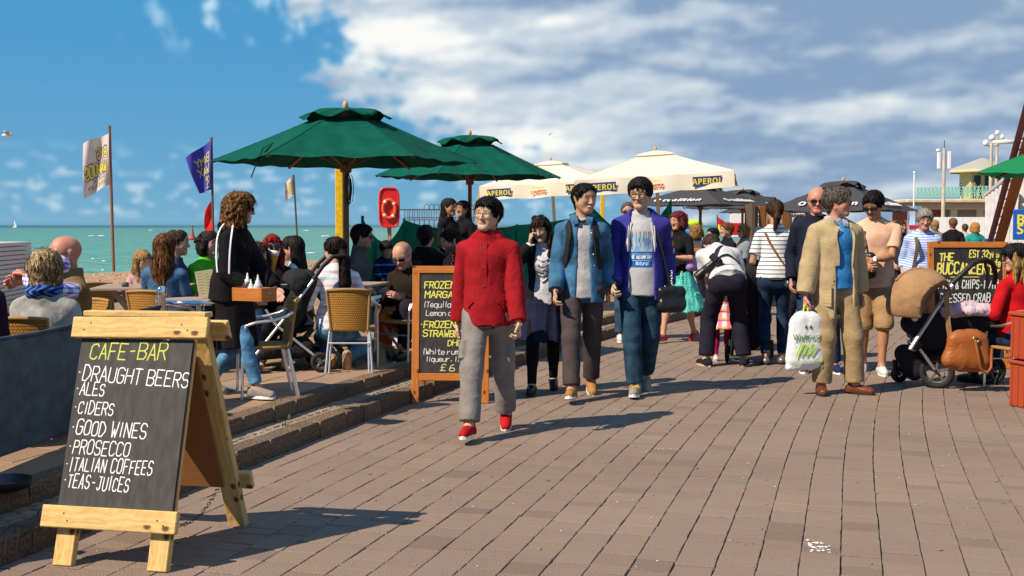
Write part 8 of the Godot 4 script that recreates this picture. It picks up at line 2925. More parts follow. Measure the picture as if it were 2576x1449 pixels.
	hair(p, "short", BLACKH, {"thick": 0.016, "line": 0.075})
	glasses(p, true, {"w": 0.029, "h": 0.019, "wire": 0.003, "m": MATS.dark_plastic})
	top(p, "tee", cloth("peach_tee", lin(0.85, 0.50, 0.33)), {"e": 0.014, "hem": 0.12, "sl": 0.72, "loose": 0.012, "amp": 0.007, "neck": 0.0})
	legs(p, "shorts", cloth("beige_shorts", lin(0.42, 0.26, 0.125)), {"e": 0.012, "len": 1.10, "knee": 0.074, "wide": 0.08, "amp": 0.007})
	shoes(p, "slip_on", cloth("white_canvas", lin(0.70, 0.70, 0.70)), MATS.white_plastic, {"cuff": -0.03})
	strap(p, "watch", [p.wrL + Vector3(0.03, 0.032, -0.005), p.wrL + Vector3(0.03, 0.0, 0.034), p.wrL + Vector3(0.03, -0.032, 0.0)], 0.03, MATS.white_plastic, 0.012)
	handbag("black leather shoulder bag slung across the man in the peach tee", p.root.transform * (p.pel + Vector3(-0.16, 0.10, 0.19)), -30.0, Vector3(0.30, 0.26, 0.12), mat("black_bag", lin(0.010, 0.010, 0.011), 0.35), [p.root.transform * (p.shR + Vector3(0.07, 0.05, -0.02)), p.root.transform * onto(p, -0.10, 0.40, 0.03), p.root.transform * onto(p, -0.09, 0.28, 0.03), p.root.transform * (p.pel + Vector3(-0.13, 0.21, 0.20))], MATS.black_leather, false)
	# 10 bald man behind
	p = pose("bald person with sunglasses in a navy jacket behind the man in the blazer", {"at": Vector3(deep(2052, 700, 11.7).x, 0, -11.7), "yaw": -6.0, "h": 1.86, "head": Vector3(4, -4, 0), "lod": 1, "la": Vector3(0.2, 0.085, 0.0)})
	skin(p, RUDDY, {"noeyes": true})
	glasses(p, true, {"w": 0.029, "h": 0.017})
	top(p, "jacket", cloth("navy_jacket", lin(0.014, 0.018, 0.035)), {"e": 0.022, "hem": 0.1})
	legs(p, "trousers", MATS.blue_jeans)
	shoes(p, "shoe", cloth("blue_canvas", lin(0.02, 0.03, 0.12)), MATS.white_plastic)
	# 11 elderly lady
	p = pose("grey-haired person in a pale blue striped top with a brown cross-body strap", {"f": true, "at": Vector3(deep(2318, 700, 14.0).x, 0, -14.0), "yaw": -12.0, "h": 1.68, "lean": 10.0, "head": Vector3(10, 4, -3), "girth": 1.22, "lod": 1, "sh": 1.12, "la": Vector3(0.09, 0.085, 0.15), "ra": Vector3(-0.09, 0.1, -0.15)})
	skin(p, Color(0.60, 0.31, 0.22), {"brow": Color(0.2, 0.15, 0.12), "squint": 0.4})
	hair(p, "short", Color(0.32, 0.27, 0.21), {"thick": 0.024, "alt": Color(0.55, 0.50, 0.42), "amp": 0.009, "fringe": 0.012})
	top(p, "striped_top", printed("blue_stripe", stripes("blue_stripe", [Color(0.78, 0.82, 0.92), Color(0.52, 0.62, 0.86)], [32, 32]), {"uv": Vector2(1, 36)}), {"e": 0.016, "hem": 0.12, "sl": 1.45, "vneck": Vector2(0.05, 0.09)})
	strap(p, "bag_strap", [onto(p, -0.10, 0.47, 0.07), onto(p, -0.09, 0.36, 0.085), onto(p, -0.11, 0.15, 0.075), onto(p, -0.14, -0.05, 0.065)], 0.04, cloth("brown_webbing", lin(0.16, 0.10, 0.06)), 0.008)
	legs(p, "trousers", MATS.blue_jeans)
	shoes(p, "shoe", MATS.black_leather, MATS.rubber)
	# 12 red-haired woman in a turquoise skirt
	p = pose("person with dyed red hair in a black top and turquoise skirt carrying a lilac bag", {"f": true, "at": ground(1706, 860), "yaw": -38.0, "h": 1.66, "girth": 1.05, "head": Vector3(6, -10, 0), "lod": 1,
		"ra": Vector3(-0.07, 0.085, 0.26), "la": Vector3(0.08, 0.12, -0.26), "lf": 24.0, "lw": Vector3(0.05, 1.08, 0.26), "lep": Vector3(1, -0.8, -0.3)})
	skin(p, Color(0.60, 0.30, 0.19), {"noeyes": true})
	hair(p, "curly", Color(0.16, 0.012, 0.02), {"len": 0.06, "thick": 0.014, "curls": 90, "alt": Color(0.34, 0.05, 0.07)})
	top(p, "top", cloth("black_top", lin(0.012, 0.012, 0.013)), {"e": 0.012, "hem": 0.05, "sl": 0.85})
	var tq := picture("turq", 128, 128, func(x: float, y: float) -> Color:
		var f := sin(x * 40.0 + sin(y * 31.0) * 2.0) * sin(y * 44.0 + sin(x * 27.0) * 2.0)
		return Color(0.05, 0.25, 0.28) if f > 0.72 else Color(0.36, 0.78, 0.72))
	skirt(p, "skirt", printed("turquoise_print", tq, {"uv": Vector2(3, 3)}), 0.50, 0.34, {"amp": 0.028, "sway": -0.06})
	shoes(p, "sandal", mat("red_sandal", lin(0.42, 0.01, 0.05), 0.5), mat("cork", lin(0.42, 0.22, 0.11), 0.8), {"cuff": -0.035, "sole": 0.03})
	handbag("lilac shoulder bag on the red-haired woman", p.root.transform * (p.pel + Vector3(0.2, 0.12, -0.02)), 52.0, Vector3(0.26, 0.2, 0.1), mat("lilac", lin(0.34, 0.19, 0.42), 0.6), [p.root.transform * (p.shL + Vector3(-0.01, 0.05, 0.0)), p.root.transform * (p.shL + Vector3(0.05, -0.1, 0.02)), p.root.transform * (p.pel + Vector3(0.2, 0.2, 0.0))], MATS.lilac, false)
	# 13 grey-haired man with sunglasses
	p = pose("grey-haired person with sunglasses in blue jeans and white trainers behind the hoodie man", {"at": ground(1578, 856), "yaw": 2.0, "h": 1.78, "head": Vector3(2, -8, 0), "lod": 1, "ra": Vector3(-0.11, 0.085, 0.15), "la": Vector3(0.12, 0.1, -0.2), "lf": 14.0})
	skin(p, Color(0.55, 0.29, 0.20), {"noeyes": true})
	hair(p, "short", Color(0.11, 0.09, 0.075), {"thick": 0.010, "line": 0.085, "alt": Color(0.25, 0.22, 0.2)})
	glasses(p, true)
	top(p, "jacket", cloth("olive_jacket", lin(0.06, 0.055, 0.045)), {"e": 0.02})
	legs(p, "jeans", denim("mid_jeans", lin(0.04, 0.085, 0.16)), {"wide": 0.07})
	shoes(p, "trainer", MATS.white_canvas, MATS.white_plastic)

func phone(p: Dictionary) -> void:
	var b := mb()
	var o: Vector3 = p.root.transform * (p.wrR + Vector3(0.032, 0.10, -0.005))
	b.tr = Transform3D(Basis.from_euler(Vector3(0, 0, -0.25)), o)
	b.box(Vector3.ZERO, Vector3(0.009, 0.115, 0.055), Basis(), 0.003)
	tag(part("mobile_phone", b.done(), MATS.dark_plastic), "dark mobile phone held to the ear of the woman in the navy skirt", "phone")

func smile(p: Dictionary) -> void:
	var b := mb()
	b.tr = Transform3D(p.hb * p.hs, p.headc)
	b.ball(Vector3(0, -0.058, 0.0865), Vector3(0.019, 0.0055, 0.004), 10)
	part("teeth", b.done(), mat("teeth", lin(0.7, 0.66, 0.58), 0.3), p.root)

func collar(p: Dictionary, m: Material, e: float) -> void:
	var t: Basis = p.tor
	var s: float = p.s
	for sx in [-1.0, 1.0]:
		var a: Vector3 = p.neck + t * Vector3(sx * 0.012, 0.035, -0.066 - e) * s
		strap(p, "collar", [a, p.neck + t * Vector3(sx * (0.068 + e * 0.6), 0.03, -0.015) * s, p.neck + t * Vector3(sx * 0.062, 0.0, 0.06 + e) * s, p.neck + t * Vector3(sx * 0.055, -0.05, 0.085 + e) * s], 0.05 * s, m, 0.007)

func laces(p: Dictionary, m: Material) -> void:
	for q in [[p.anL, p.fL], [p.anR, p.fR]]:
		var b := mb()
		b.tr = Transform3D(q[1], q[0])
		for k in 4:
			b.tube([Vector3(-0.026, -0.012 - k * 0.007, 0.05 + k * 0.016), Vector3(0, 0.0 - k * 0.007, 0.055 + k * 0.017), Vector3(0.026, -0.012 - k * 0.007, 0.05 + k * 0.016)], 0.0045, 6)
		for sx in [-1.0, 1.0]:
			b.tube([Vector3(0, 0.004, 0.05), Vector3(sx * 0.03, 0.012, 0.062), Vector3(sx * 0.045, -0.008, 0.075), Vector3(sx * 0.012, 0.0, 0.056)], 0.004, 6)
		part("laces", b.done(), m, p.root)

func tee_print() -> Material:
	var im := Image.create(320, 480, false, Image.FORMAT_RGB8)
	im.fill(Color(0.66, 0.66, 0.67))
	rng.seed = 12
	# misty blue forest, then the block of lettering
	for k in 60:
		stamp(im, Vector2(rng.randf_range(70, 250), rng.randf_range(110, 215)), rng.randf_range(8, 24), Color(0.40, 0.62, 0.82).lerp(Color(0.75, 0.8, 0.85), rng.randf()))
	for k in 26:
		var x := rng.randf_range(62, 258)
		var h := rng.randf_range(60, 140)
		for y in int(h):
			stamp(im, Vector2(x + sin(y * 0.08) * 2.0, 75 + y), rng.randf_range(0.8, 1.8), Color(0.22, 0.26, 0.32))
	im.fill_rect(Rect2i(82, 212, 156, 108), Color(0.13, 0.36, 0.62))
	var W := Color(0.9, 0.93, 0.95)
	for row in [224, 268]:
		for k in 70:
			stamp(im, Vector2(95 + k * 1.9, row + absf(fposmod(k * 0.12, 1.0) - 0.5) * 12.0), 1.6, W)
	line_of(im, "BE AWESOME DAY", 96, 232, 258, 20, W, 1.9)
	line_of(im, "Natural", 122, 212, 302, 24, W, 1.4)
	return printed("forest_tee", ImageTexture.create_from_image(im), {"uv": Vector2(2.5, 1.6667), "uvo": Vector2(0.5, 0.8333), "clamp": true})

# a soft bag with its strap, a thing of its own
func handbag(label: String, at: Vector3, yaw: float, size: Vector3, m: Material, loop: Array, sm: Material, chain: bool) -> void:
	var t := thing("shoulder_bag", label, "bag", at, deg_to_rad(yaw))
	var body := node_plain(t, "bag_body", m)
	var h := size * 0.5
	var r := h.z
	grow(body, [cap(Vector3(-h.x + r, -h.y + r, 0), Vector3(h.x - r, -h.y + r, 0), r, r, 0.03), cap(Vector3(-h.x * 0.75, h.y * 0.6, 0), Vector3(h.x * 0.75, h.y * 0.6, 0), r * 0.6, r * 0.6, 0.03), cap(Vector3(-h.x * 0.7, -h.y + r, 0), Vector3(-h.x * 0.7, h.y * 0.6, 0), r * 0.9, r * 0.6, 0.05), cap(Vector3(h.x * 0.7, -h.y + r, 0), Vector3(h.x * 0.7, h.y * 0.6, 0), r * 0.9, r * 0.6, 0.05), cap(Vector3(0, -h.y + r, 0), Vector3(0, h.y * 0.6, 0), r, r * 0.65, 0.06)], 0.011, {"amp": 0.006, "noise": noise(11.0, int(at.x * 100)), "nscale": Vector3.ONE})
	var inv: Transform3D = t.transform.affine_inverse()
	var pts := []
	for q in loop:
		pts.append(inv * q)
	var b := mb()
	b.tube(pts, 0.011, 6)
	part("strap", b.done(), sm, t)
	if chain:
		for k in 6:
			b = mb()
			var f := Vector3(0, h.y + 0.012 + k * 0.022, 0.01)
			var ring := []
			for q in 8:
				var a := TAU * q / 8
				ring.append(f + (Vector3(cos(a) * 0.008, sin(a) * 0.014, 0) if k % 2 else Vector3(0, sin(a) * 0.014, cos(a) * 0.008)))
			b.tube(ring, 0.003, 5, false, true)
			part("chain_link", b.done(), MATS.aluminium, t)

func backpack(p: Dictionary, label: String, e: float) -> void:
	var t := thing("backpack", label, "backpack", p.root.position, p.root.rotation.y)
	var body := node_plain(t, "pack", MATS.black_fabric)
	var c: Vector3 = p.pel + p.tor * Vector3(0, 0.26, -0.22)
	grow(body, [cap(c + Vector3(-0.08, -0.12, 0), c + Vector3(0.08, -0.12, 0), 0.09, 0.09, 0.05), cap(c + Vector3(-0.07, 0.12, 0.02), c + Vector3(0.07, 0.12, 0.02), 0.085, 0.085, 0.05), cap(c + Vector3(0, -0.1, 0), c + Vector3(0, 0.1, 0), 0.11, 0.1, 0.06)], 0.02, {"amp": 0.008, "noise": noise(8.0, 6)})
	for sx in [-1.0, 1.0]:
		var s := strap(p, "shoulder_strap", [p.pel + p.tor * Vector3(sx * 0.09, 0.46, -0.15), p.shL.lerp(p.shR, 0.5 - sx * 0.36) + Vector3(0, 0.085, 0.0), onto(p, sx * 0.105, 0.40, e + 0.026), onto(p, sx * 0.115, 0.32, e + 0.026), onto(p, sx * 0.13, 0.2, e + 0.02), onto(p, sx * 0.15, 0.12, e + 0.01)], 0.055, MATS.black_fabric, 0.014)
		p.root.remove_child(s)
		t.add_child(s, true)

func slr(at: Vector3) -> void:
	var t := thing("slr_camera", "black camera with a long zoom lens hanging on the bending man's back", "camera", at, deg_to_rad(0))
	t.rotation = Vector3(0.35, 0.25, -0.75)
	var dm: Material = mat("camera_black", lin(0.012, 0.012, 0.013), 0.35)
	var b := mb()
	b.box(Vector3(0, 0.03, 0), Vector3(0.11, 0.075, 0.14), Basis(), 0.014)
	var body := part("camera_body", b.done(), dm, t)
	b = mb()
	b.box(Vector3(0.0, 0.045, 0.055), Vector3(0.06, 0.06, 0.05), Basis(), 0.014)
	part("prism_hump", b.done(), dm, body)
	b = mb()
	b.lathe([Vector2(0.0, -0.24), Vector2(0.040, -0.24), Vector2(0.048, -0.235), Vector2(0.048, -0.16), Vector2(0.040, -0.15), Vector2(0.040, -0.06), Vector2(0.034, -0.05), Vector2(0.034, 0.0)], 20)
	part("lens_barrel", b.done(), dm, t)
	b = mb()
	b.lathe([Vector2(0.041, -0.13), Vector2(0.0425, -0.128), Vector2(0.0425, -0.085), Vector2(0.041, -0.083)], 20)
	part("zoom_ring", b.done(), MATS.rubber, t)

func carrier_bag(p: Dictionary) -> void:
	var at: Vector3 = p.root.transform * (p.wrR + Vector3(-0.01, -0.10, 0.03))
	var t := thing("carrier_bag", "white plastic carrier bag with green stripes hanging from the blazer man's hand", "bag", at, deg_to_rad(8))
	var body := node_plain(t, "bag_body", mat("white_polythene", lin(0.78, 0.78, 0.78), 0.4, {"back": lin(0.2, 0.2, 0.2)}))
	grow(body, [cap(Vector3(-0.075, -0.13, 0), Vector3(-0.095, -0.45, 0), 0.062, 0.075, 0.015, Vector3(0, 0, 1), 1.5), cap(Vector3(0.095, -0.13, 0), Vector3(0.115, -0.43, 0), 0.06, 0.075, 0.015, Vector3(0, 0, 1), 1.5), cap(Vector3(-0.03, -0.11, 0), Vector3(-0.03, -0.45, 0), 0.075, 0.09, 0.03, Vector3(0, 0, 1), 1.55), cap(Vector3(0.05, -0.11, 0), Vector3(0.05, -0.45, 0), 0.075, 0.09, 0.03, Vector3(0, 0, 1), 1.55), cap(Vector3(-0.14, -0.52, 0), Vector3(0.16, -0.50, 0.0), 0.03, 0.025, 0.02)], 0.008, {"amp": -0.006, "noise": folds(4.5, 8), "nscale": Vector3(1.2, 0.7, 1)})
	var gm := mat("lime_handle", lin(0.52, 0.68, 0.03), 0.5)
	for sx in [-1.0, 1.0]:
		var b := mb()
		b.tube([Vector3(sx * 0.035 - 0.01, -0.09, 0.015), Vector3(sx * 0.02, -0.03, 0.01), Vector3(sx * 0.008, 0.02, 0.0)], 0.008, 6)
		part("handle", b.done(), gm, t)
	# print on the front
	var green := mat("print_green", lin(0.40, 0.60, 0.06), 0.6)
	var z := 0.068
	lettering(t, "Waitrose", 0.066, Transform3D(Basis.from_euler(Vector3(-0.08, 0, 0)), Vector3(0.0, -0.255, z - 0.006)), mat("print_dark_green", lin(0.10, 0.22, 0.06), 0.7), false)
	for k in 7:
		var b := mb()
		var x := -0.085 + k * 0.024
		var lo := -0.425 + (0.02 if k % 2 else 0.0)
		var hi := -0.30 - (0.025 if k in [2, 5, 6] else 0.0)
		b.beam(Vector3(x - 0.02, lo, z), Vector3(x + 0.03, hi, z - 0.004), 0.011, 0.004, Vector3(0, 0, 1), 0.001)
		part("stripe", b.done(), green, t)
	for k in 2:
		var b := mb()
		b.ball(Vector3(-0.015 + k * 0.042, -0.165, 0.058), Vector3(0.012, 0.018, 0.004), 8)
		part("crest", b.done(), mat("crest", lin(0.22, 0.17, 0.10), 0.7), t)
	lettering(t, "recyclable bag, replaced free", 0.018, Transform3D(Basis(), Vector3(-0.01, -0.462, z)), MATS.print_green, false)
	var b2 := mb()
	b2.box(Vector3(0.125, -0.46, z - 0.012), Vector3(0.024, 0.024, 0.004), Basis(), 0.001)
	part("logo_square", b2.done(), green, t)
# seated people are placed by where the crown of the head is
func sit(label: String, u: float, vtop: float, z: float, sp: Dictionary) -> Dictionary:
	var c := deep(u, vtop, z)
	var s: float = sp.get("h", 1.68) / 1.75
	var lean: float = deg_to_rad(sp.get("lean", 0.0))
	var base: float = sp.get("base", TERR)
	var y := c.y - base - (0.10 + 0.145 + 0.525 * cos(lean)) * s - 0.015
	sp.at = Vector3(c.x, base, c.z)
	var yaw := deg_to_rad(sp.get("yaw", 0.0))
	# the pelvis sits back from the head by the lean
	sp.pel = Vector3(0, y, -0.525 * s * sin(lean))
	sp.la = sp.get("la", Vector3(0.11, 0.085, 0.40 * s + sp.pel.z))
	sp.ra = sp.get("ra", Vector3(-0.11, 0.085, 0.36 * s + sp.pel.z))
	sp.lkp = Vector3(0.15, 1, 0.6)
	sp.rkp = Vector3(-0.15, 1, 0.6)
	if not sp.has("lw"):
		sp.lw = sp.pel + Vector3(0.15, 0.10, 0.30)
	if not sp.has("rw"):
		sp.rw = sp.pel + Vector3(-0.15, 0.10, 0.30)
	return pose(label, sp)

func sitters() -> void:
	var p: Dictionary
	var jeans: Material = MATS.blue_jeans
	# waitress carrying the tray
	var at := ground(600, 1000, TERR)
	p = pose("waitress in a black hoodie and long black apron carrying a condiment tray", {"f": true, "at": at + Vector3(-0.02, 0, 0), "yaw": 78.0, "h": 1.53, "pel": Vector3(0, 0.81, -0.02), "lean": 6.0, "head": Vector3(6, 28, 0), "girth": 1.12, "sh": 1.08,
		"ra": Vector3(-0.07, 0.085, 0.20), "la": Vector3(0.09, 0.12, -0.24), "lf": 24.0, "rw": Vector3(-0.14, 0.80, 0.20), "rep": Vector3(-0.3, -0.3, -1), "lw": Vector3(0.04, 0.80, 0.30), "hdR": Vector3(0.1, -0.8, 0.6), "curl": 0.4})
	skin(p, PALE, {"noeyes": true})
	hair(p, "curly", Color(0.085, 0.03, 0.010), {"len": 0.155, "thick": 0.024, "curls": 260, "alt": Color(0.55, 0.27, 0.085)})
	glasses(p, true, {"wire": 0.003, "m": MATS.dark_plastic})
	var blk := cloth("black_jersey", lin(0.011, 0.010, 0.012))
	top(p, "hoodie", blk, {"e": 0.022, "hem": 0.10, "sl": 1.96, "hood": 0.045, "loose": 0.012, "amp": 0.008})
	for k in 2:
		var sx := -1.0 if k == 0 else 1.0
		strap(p, "piping", [p.neck + p.tor * Vector3(-0.09, 0.02, sx * 0.03 - 0.01), p.shR + p.tor * Vector3(-0.035, 0.035, sx * 0.05), p.shR.lerp(p.elR, 0.4) + p.tor * Vector3(-0.062, 0, sx * 0.052), p.elR + p.tor * Vector3(-0.056, 0, sx * 0.045)], 0.012, mat("white_piping", lin(0.75, 0.75, 0.75), 0.8), 0.008)
	skirt(p, "apron", cloth("black_apron", lin(0.016, 0.012, 0.012)), 0.50, 0.20, {"amp": 0.008, "sway": 0.05})
	legs(p, "jeans", denim("pale_jeans", lin(0.13, 0.32, 0.54)), {"e": 0.004, "wide": 0.052, "knee": 0.056, "amp": 0.006, "len": 1.9, "rise": 0.0})
	shoes(p, "trainer", cloth("grey_canvas", lin(0.30, 0.275, 0.25)), MATS.white_plastic)
	# blonde woman, back to us
	p = sit("person with short blonde hair, blue scarf and pale denim jacket, back to the camera", 112, 637, 7.15, {"f": true, "yaw": 176.0, "h": 1.64, "head": Vector3(4, 8, 0), "girth": 1.1, "sh": 1.1, "la": Vector3(0.1, 0.085, 0.3)})
	skin(p, PALE, {"noeyes": true})
	hair(p, "bob", Color(0.50, 0.33, 0.14), {"thick": 0.024, "alt": Color(0.82, 0.63, 0.36), "amp": 0.008})
	top(p, "denim_jacket", denim("pale_denim", lin(0.44, 0.44, 0.41)), {"e": 0.024, "hem": 0.05, "sl": 1.9, "loose": 0.01, "amp": 0.008})
	strap(p, "seam", [onto(p, -0.14, 0.30, 0.032, -1), onto(p, 0.0, 0.28, 0.034, -1), onto(p, 0.14, 0.30, 0.032, -1)], 0.012, mat("seam_thread", lin(0.30, 0.27, 0.22), 0.9), 0.006)
	var sc := node_for(p, "scarf", printed("scarf_print", picture("scarf", 64, 64, func(x: float, y: float) -> Color:
		var f := sin(x * 23.0 + sin(y * 17.0) * 3.0)
		return Color(0.05, 0.10, 0.42) if f < -0.2 else (Color(0.10, 0.30, 0.62) if f < 0.45 else (Color(0.55, 0.40, 0.72) if f < 0.8 else Color(0.1, 0.5, 0.45)))), {"uv": Vector2(5, 5)}))
	var ringp := []
	for k in 10:
		var a := TAU * k / 10
		var a2 := TAU * (k + 1) / 10
		ringp.append(cap(p.neck + Vector3(cos(a) * 0.075, 0.02 + 0.015 * sin(k * 2.0), sin(a) * 0.075), p.neck + Vector3(cos(a2) * 0.075, 0.02 + 0.015 * sin((k + 1) * 2.0), sin(a2) * 0.075), 0.036, 0.036, 0.01))
	grow(sc, ringp, 0.009, {"amp": 0.008, "noise": noise(9.0, 3), "nscale": Vector3(0.5, 2, 0.5), "uvspace": Transform3D()})
	legs(p, "jeans", jeans)
	shoes(p, "shoe", MATS.black_leather, MATS.rubber)
	# bald man in a tan vest
	p = sit("bald person with sunglasses in a tan vest and checked shirt", 172, 599, 8.3, {"yaw": -48.0, "h": 1.80, "lean": -4.0, "head": Vector3(4, -2, 4), "girth": 1.15, "lw": Vector3(0.02, 0.92, 0.30), "lep": Vector3(1, -0.3, 0), "rw": Vector3(-0.1, 0.9, 0.28), "curl": 1.0})
	skin(p, RUDDY, {"noeyes": true})
	glasses(p, true, {"w": 0.026, "h": 0.017})
	var ck := picture("violet_check", 32, 32, func(x: float, y: float) -> Color:
		return Color(0.92, 0.92, 0.95) if (x > 0.4 and y > 0.4) else (Color(0.42, 0.36, 0.72) if (x < 0.4 and y < 0.4) else Color(0.66, 0.64, 0.86)))
	top(p, "shirt", printed("violet_shirt", ck, {"uv": Vector2(30, 30)}), {"e": 0.008, "hem": 0.05, "sl": 1.75, "loose": 0.016, "amp": 0.008, "neck": 0.03})
	top(p, "vest", cloth("tan_vest", lin(0.23, 0.145, 0.06)), {"e": 0.026, "hem": 0.08, "sl": 0.12, "neck": 0.05, "amp": 0.008})
	legs(p, "trousers", cloth("sand_trousers", lin(0.36, 0.27, 0.17)))
	shoes(p, "shoe", MATS.brown_leather, MATS.rubber)
	# purple sleeve at the left edge
	p = sit("person in a dark purple jumper cut by the left edge of the picture", -92, 590, 6.6, {"yaw": 175.0, "h": 1.74, "lod": 1})
	skin(p, PALE, {"noeyes": true})
	hair(p, "short", Color(0.05, 0.03, 0.02))
	top(p, "jumper", cloth("purple_jumper", lin(0.035, 0.012, 0.032)), {"e": 0.02})
	legs(p, "trousers", jeans)
	# the family at the slatted table
	p = sit("person with long straight auburn hair in a blue denim jacket, back to the camera", 413, 592, 10.15, {"f": true, "yaw": 172.0, "h": 1.66, "head": Vector3(6, 6, 0), "sh": 1.1, "lw": Vector3(0.16, 0.66, 0.34)})
	skin(p, PALE, {"noeyes": true})
	hair(p, "long", Color(0.12, 0.042, 0.012), {"len": 0.33, "thick": 0.016, "tip": 0.085, "alt": Color(0.36, 0.15, 0.045), "noside": true, "amp": 0.008})
	top(p, "denim_jacket", denim("mid_denim", lin(0.07, 0.15, 0.29)), {"e": 0.018, "hem": 0.05, "amp": 0.008})
	legs(p, "trousers", jeans)
	p = sit("small child with fair hair leaning over the slatted table", 357, 638, 10.95, {"f": true, "yaw": 20.0, "h": 1.12, "hd": 1.25, "head": Vector3(18, 25, 6), "lod": 1, "lean": 14.0, "la": Vector3(0.08, 0.3, 0.2), "ra": Vector3(-0.08, 0.3, 0.2)})
	skin(p, Color(0.68, 0.40, 0.30), {})
	hair(p, "long", Color(0.42, 0.22, 0.07), {"len": 0.22, "alt": Color(0.68, 0.42, 0.17), "tip": 0.05})
	top(p, "top", cloth("pink_top", lin(0.6, 0.35, 0.35)), {"e": 0.01})
	legs(p, "leggings", MATS.magenta_leggings)
	p = sit("person with cropped brown hair seen in profile behind the auburn-haired woman", 441, 582, 11.3, {"yaw": 95.0, "h": 1.74, "head": Vector3(2, 4, 0), "lod": 1})
	skin(p, Color(0.58, 0.32, 0.22), {"noeyes": true})
	hair(p, "short", Color(0.05, 0.028, 0.018), {"thick": 0.008, "line": 0.085})
	top(p, "tee", cloth("slate_tee", lin(0.05, 0.07, 0.12)), {"e": 0.012, "sl": 0.8})
	legs(p, "trousers", jeans)
	p = sit("person in a bright green tee half hidden behind the waitress", 522, 585, 11.6, {"yaw": 60.0, "h": 1.76, "lod": 1, "lean": 8.0})
	skin(p, PALE, {"noeyes": true})
	hair(p, "curly", Color(0.02, 0.013, 0.01), {"len": 0.05, "thick": 0.010, "curls": 60})
	top(p, "tee", cloth("lime_tee", lin(0.10, 0.62, 0.03)), {"e": 0.016, "sl": 0.8})
	legs(p, "trousers", jeans)
	# group behind the pushchair
	p = sit("person with brown fringed hair looking out behind the waitress's tray", 650, 612, 10.5, {"f": true, "yaw": 30.0, "h": 1.64, "head": Vector3(2, -8, 4), "lod": 0})
	skin(p, Color(0.64, 0.36, 0.26), {"squint": 0.8})
	hair(p, "long", Color(0.05, 0.018, 0.012), {"len": 0.3, "fringe": 0.03, "alt": Color(0.13, 0.05, 0.03)})
	top(p, "top", blk, {"e": 0.014})
	legs(p, "trousers", jeans)
	p = sit("person with bright red hair drinking from a tall beer glass", 684, 594, 11.0, {"f": true, "yaw": 15.0, "h": 1.68, "head": Vector3(-4, 4, 0), "lod": 0, "rw": Vector3(-0.05, 1.02, 0.22)})
	skin(p, Color(0.66, 0.36, 0.26), {"noeyes": true})
	glasses(p, true, {"w": 0.03, "h": 0.022})
	hair(p, "long", Color(0.32, 0.012, 0.010), {"len": 0.34, "fringe": 0.02, "alt": Color(0.62, 0.04, 0.02)})
	top(p, "top", blk, {"e": 0.014})
	legs(p, "trousers", jeans)
	p = sit("person with long black hair in a white top beside the red-haired drinker", 742, 597, 11.3, {"f": true, "yaw": -100.0, "h": 1.66, "lean": 4.0, "head": Vector3(4, -4, 0), "lod": 1})
	skin(p, PALE, {"noeyes": true})
	hair(p, "long", BLACKH, {"len": 0.42, "tip": 0.07, "noside": true})
	top(p, "top", MATS.white_blouse, {"e": 0.016})
	legs(p, "trousers", jeans)
	# woman with a ponytail on the wicker chair
	p = sit("person with a long dark ponytail in a pale striped top, back to the camera", 845, 600, 10.35, {"f": true, "yaw": 196.0, "h": 1.64, "head": Vector3(4, 26, 0), "sh": 1.12, "girth": 1.06, "lw": Vector3(0.23, 0.62, 0.22), "rw": Vector3(-0.22, 0.62, 0.2), "la": Vector3(0.05, 0.10, 0.03), "ra": Vector3(-0.08, 0.12, -0.08), "rf": 70.0, "lf": 50.0})
	skin(p, Color(0.66, 0.36, 0.25), {"noeyes": true})
	hair(p, "tail", Color(0.016, 0.009, 0.007), {"thick": 0.012, "tail": [Vector3(0, 0.0, -0.11), Vector3(0.0, -0.10, -0.16), Vector3(0, -0.30, -0.165), Vector3(0, -0.44, -0.14)], "tailr": [0.03, 0.052, 0.055, 0.02], "alt": Color(0.06, 0.025, 0.018)})
	top(p, "top", printed("pastel_stripe", stripes("pastel_stripe", [Color(0.90, 0.85, 0.87), Color(0.80, 0.74, 0.78), Color(0.90, 0.88, 0.90), Color(0.72, 0.80, 0.84)], [20, 12, 18, 14]), {"uv": Vector2(1, 8)}), {"e": 0.010, "hem": 0.06, "sl": 1.9, "amp": 0.009, "neck": -0.01})
	legs(p, "jeans", MATS.pale_jeans, {"e": 0.008, "wide": 0.062, "rise": 0.03})
	shoes(p, "boot", mat("sand_boot", lin(0.36, 0.25, 0.13), 0.7), mat("tan_sole", lin(0.46, 0.33, 0.18), 0.8))
	# man in a grey zip jumper, profile
	p = sit("person in a grey zip jumper and sunglasses seen in profile beside the parasol pole", 905, 568, 12.6, {"yaw": 82.0, "h": 1.78, "head": Vector3(4, 8, 0), "lod": 0, "lean": 6.0})
	skin(p, Color(0.58, 0.30, 0.20), {"noeyes": true})
	hair(p, "short", Color(0.02, 0.014, 0.012), {"thick": 0.013, "line": 0.08})
	glasses(p, true, {"wire": 0.003, "m": MATS.dark_plastic})
	top(p, "jumper", cloth("grey_jumper", lin(0.145, 0.135, 0.135)), {"e": 0.018, "neck": 0.05})
	legs(p, "trousers", denim("faded_jeans", lin(0.12, 0.2, 0.3)))
	shoes(p, "trainer", MATS.white_canvas, MATS.white_plastic)
	# boy in blue
	p = sit("dark-haired child in a navy and blue jacket near the green screen", 968, 612, 14.6, {"yaw": 25.0, "h": 1.2, "hd": 1.2, "head": Vector3(20, 5, 0), "lod": 1, "la": Vector3(0.08, 0.3, 0.2), "ra": Vector3(-0.08, 0.3, 0.2)})
	skin(p, PALE, {})
	hair(p, "short", Color(0.02, 0.012, 0.009), {"thick": 0.016, "fringe": 0.014})
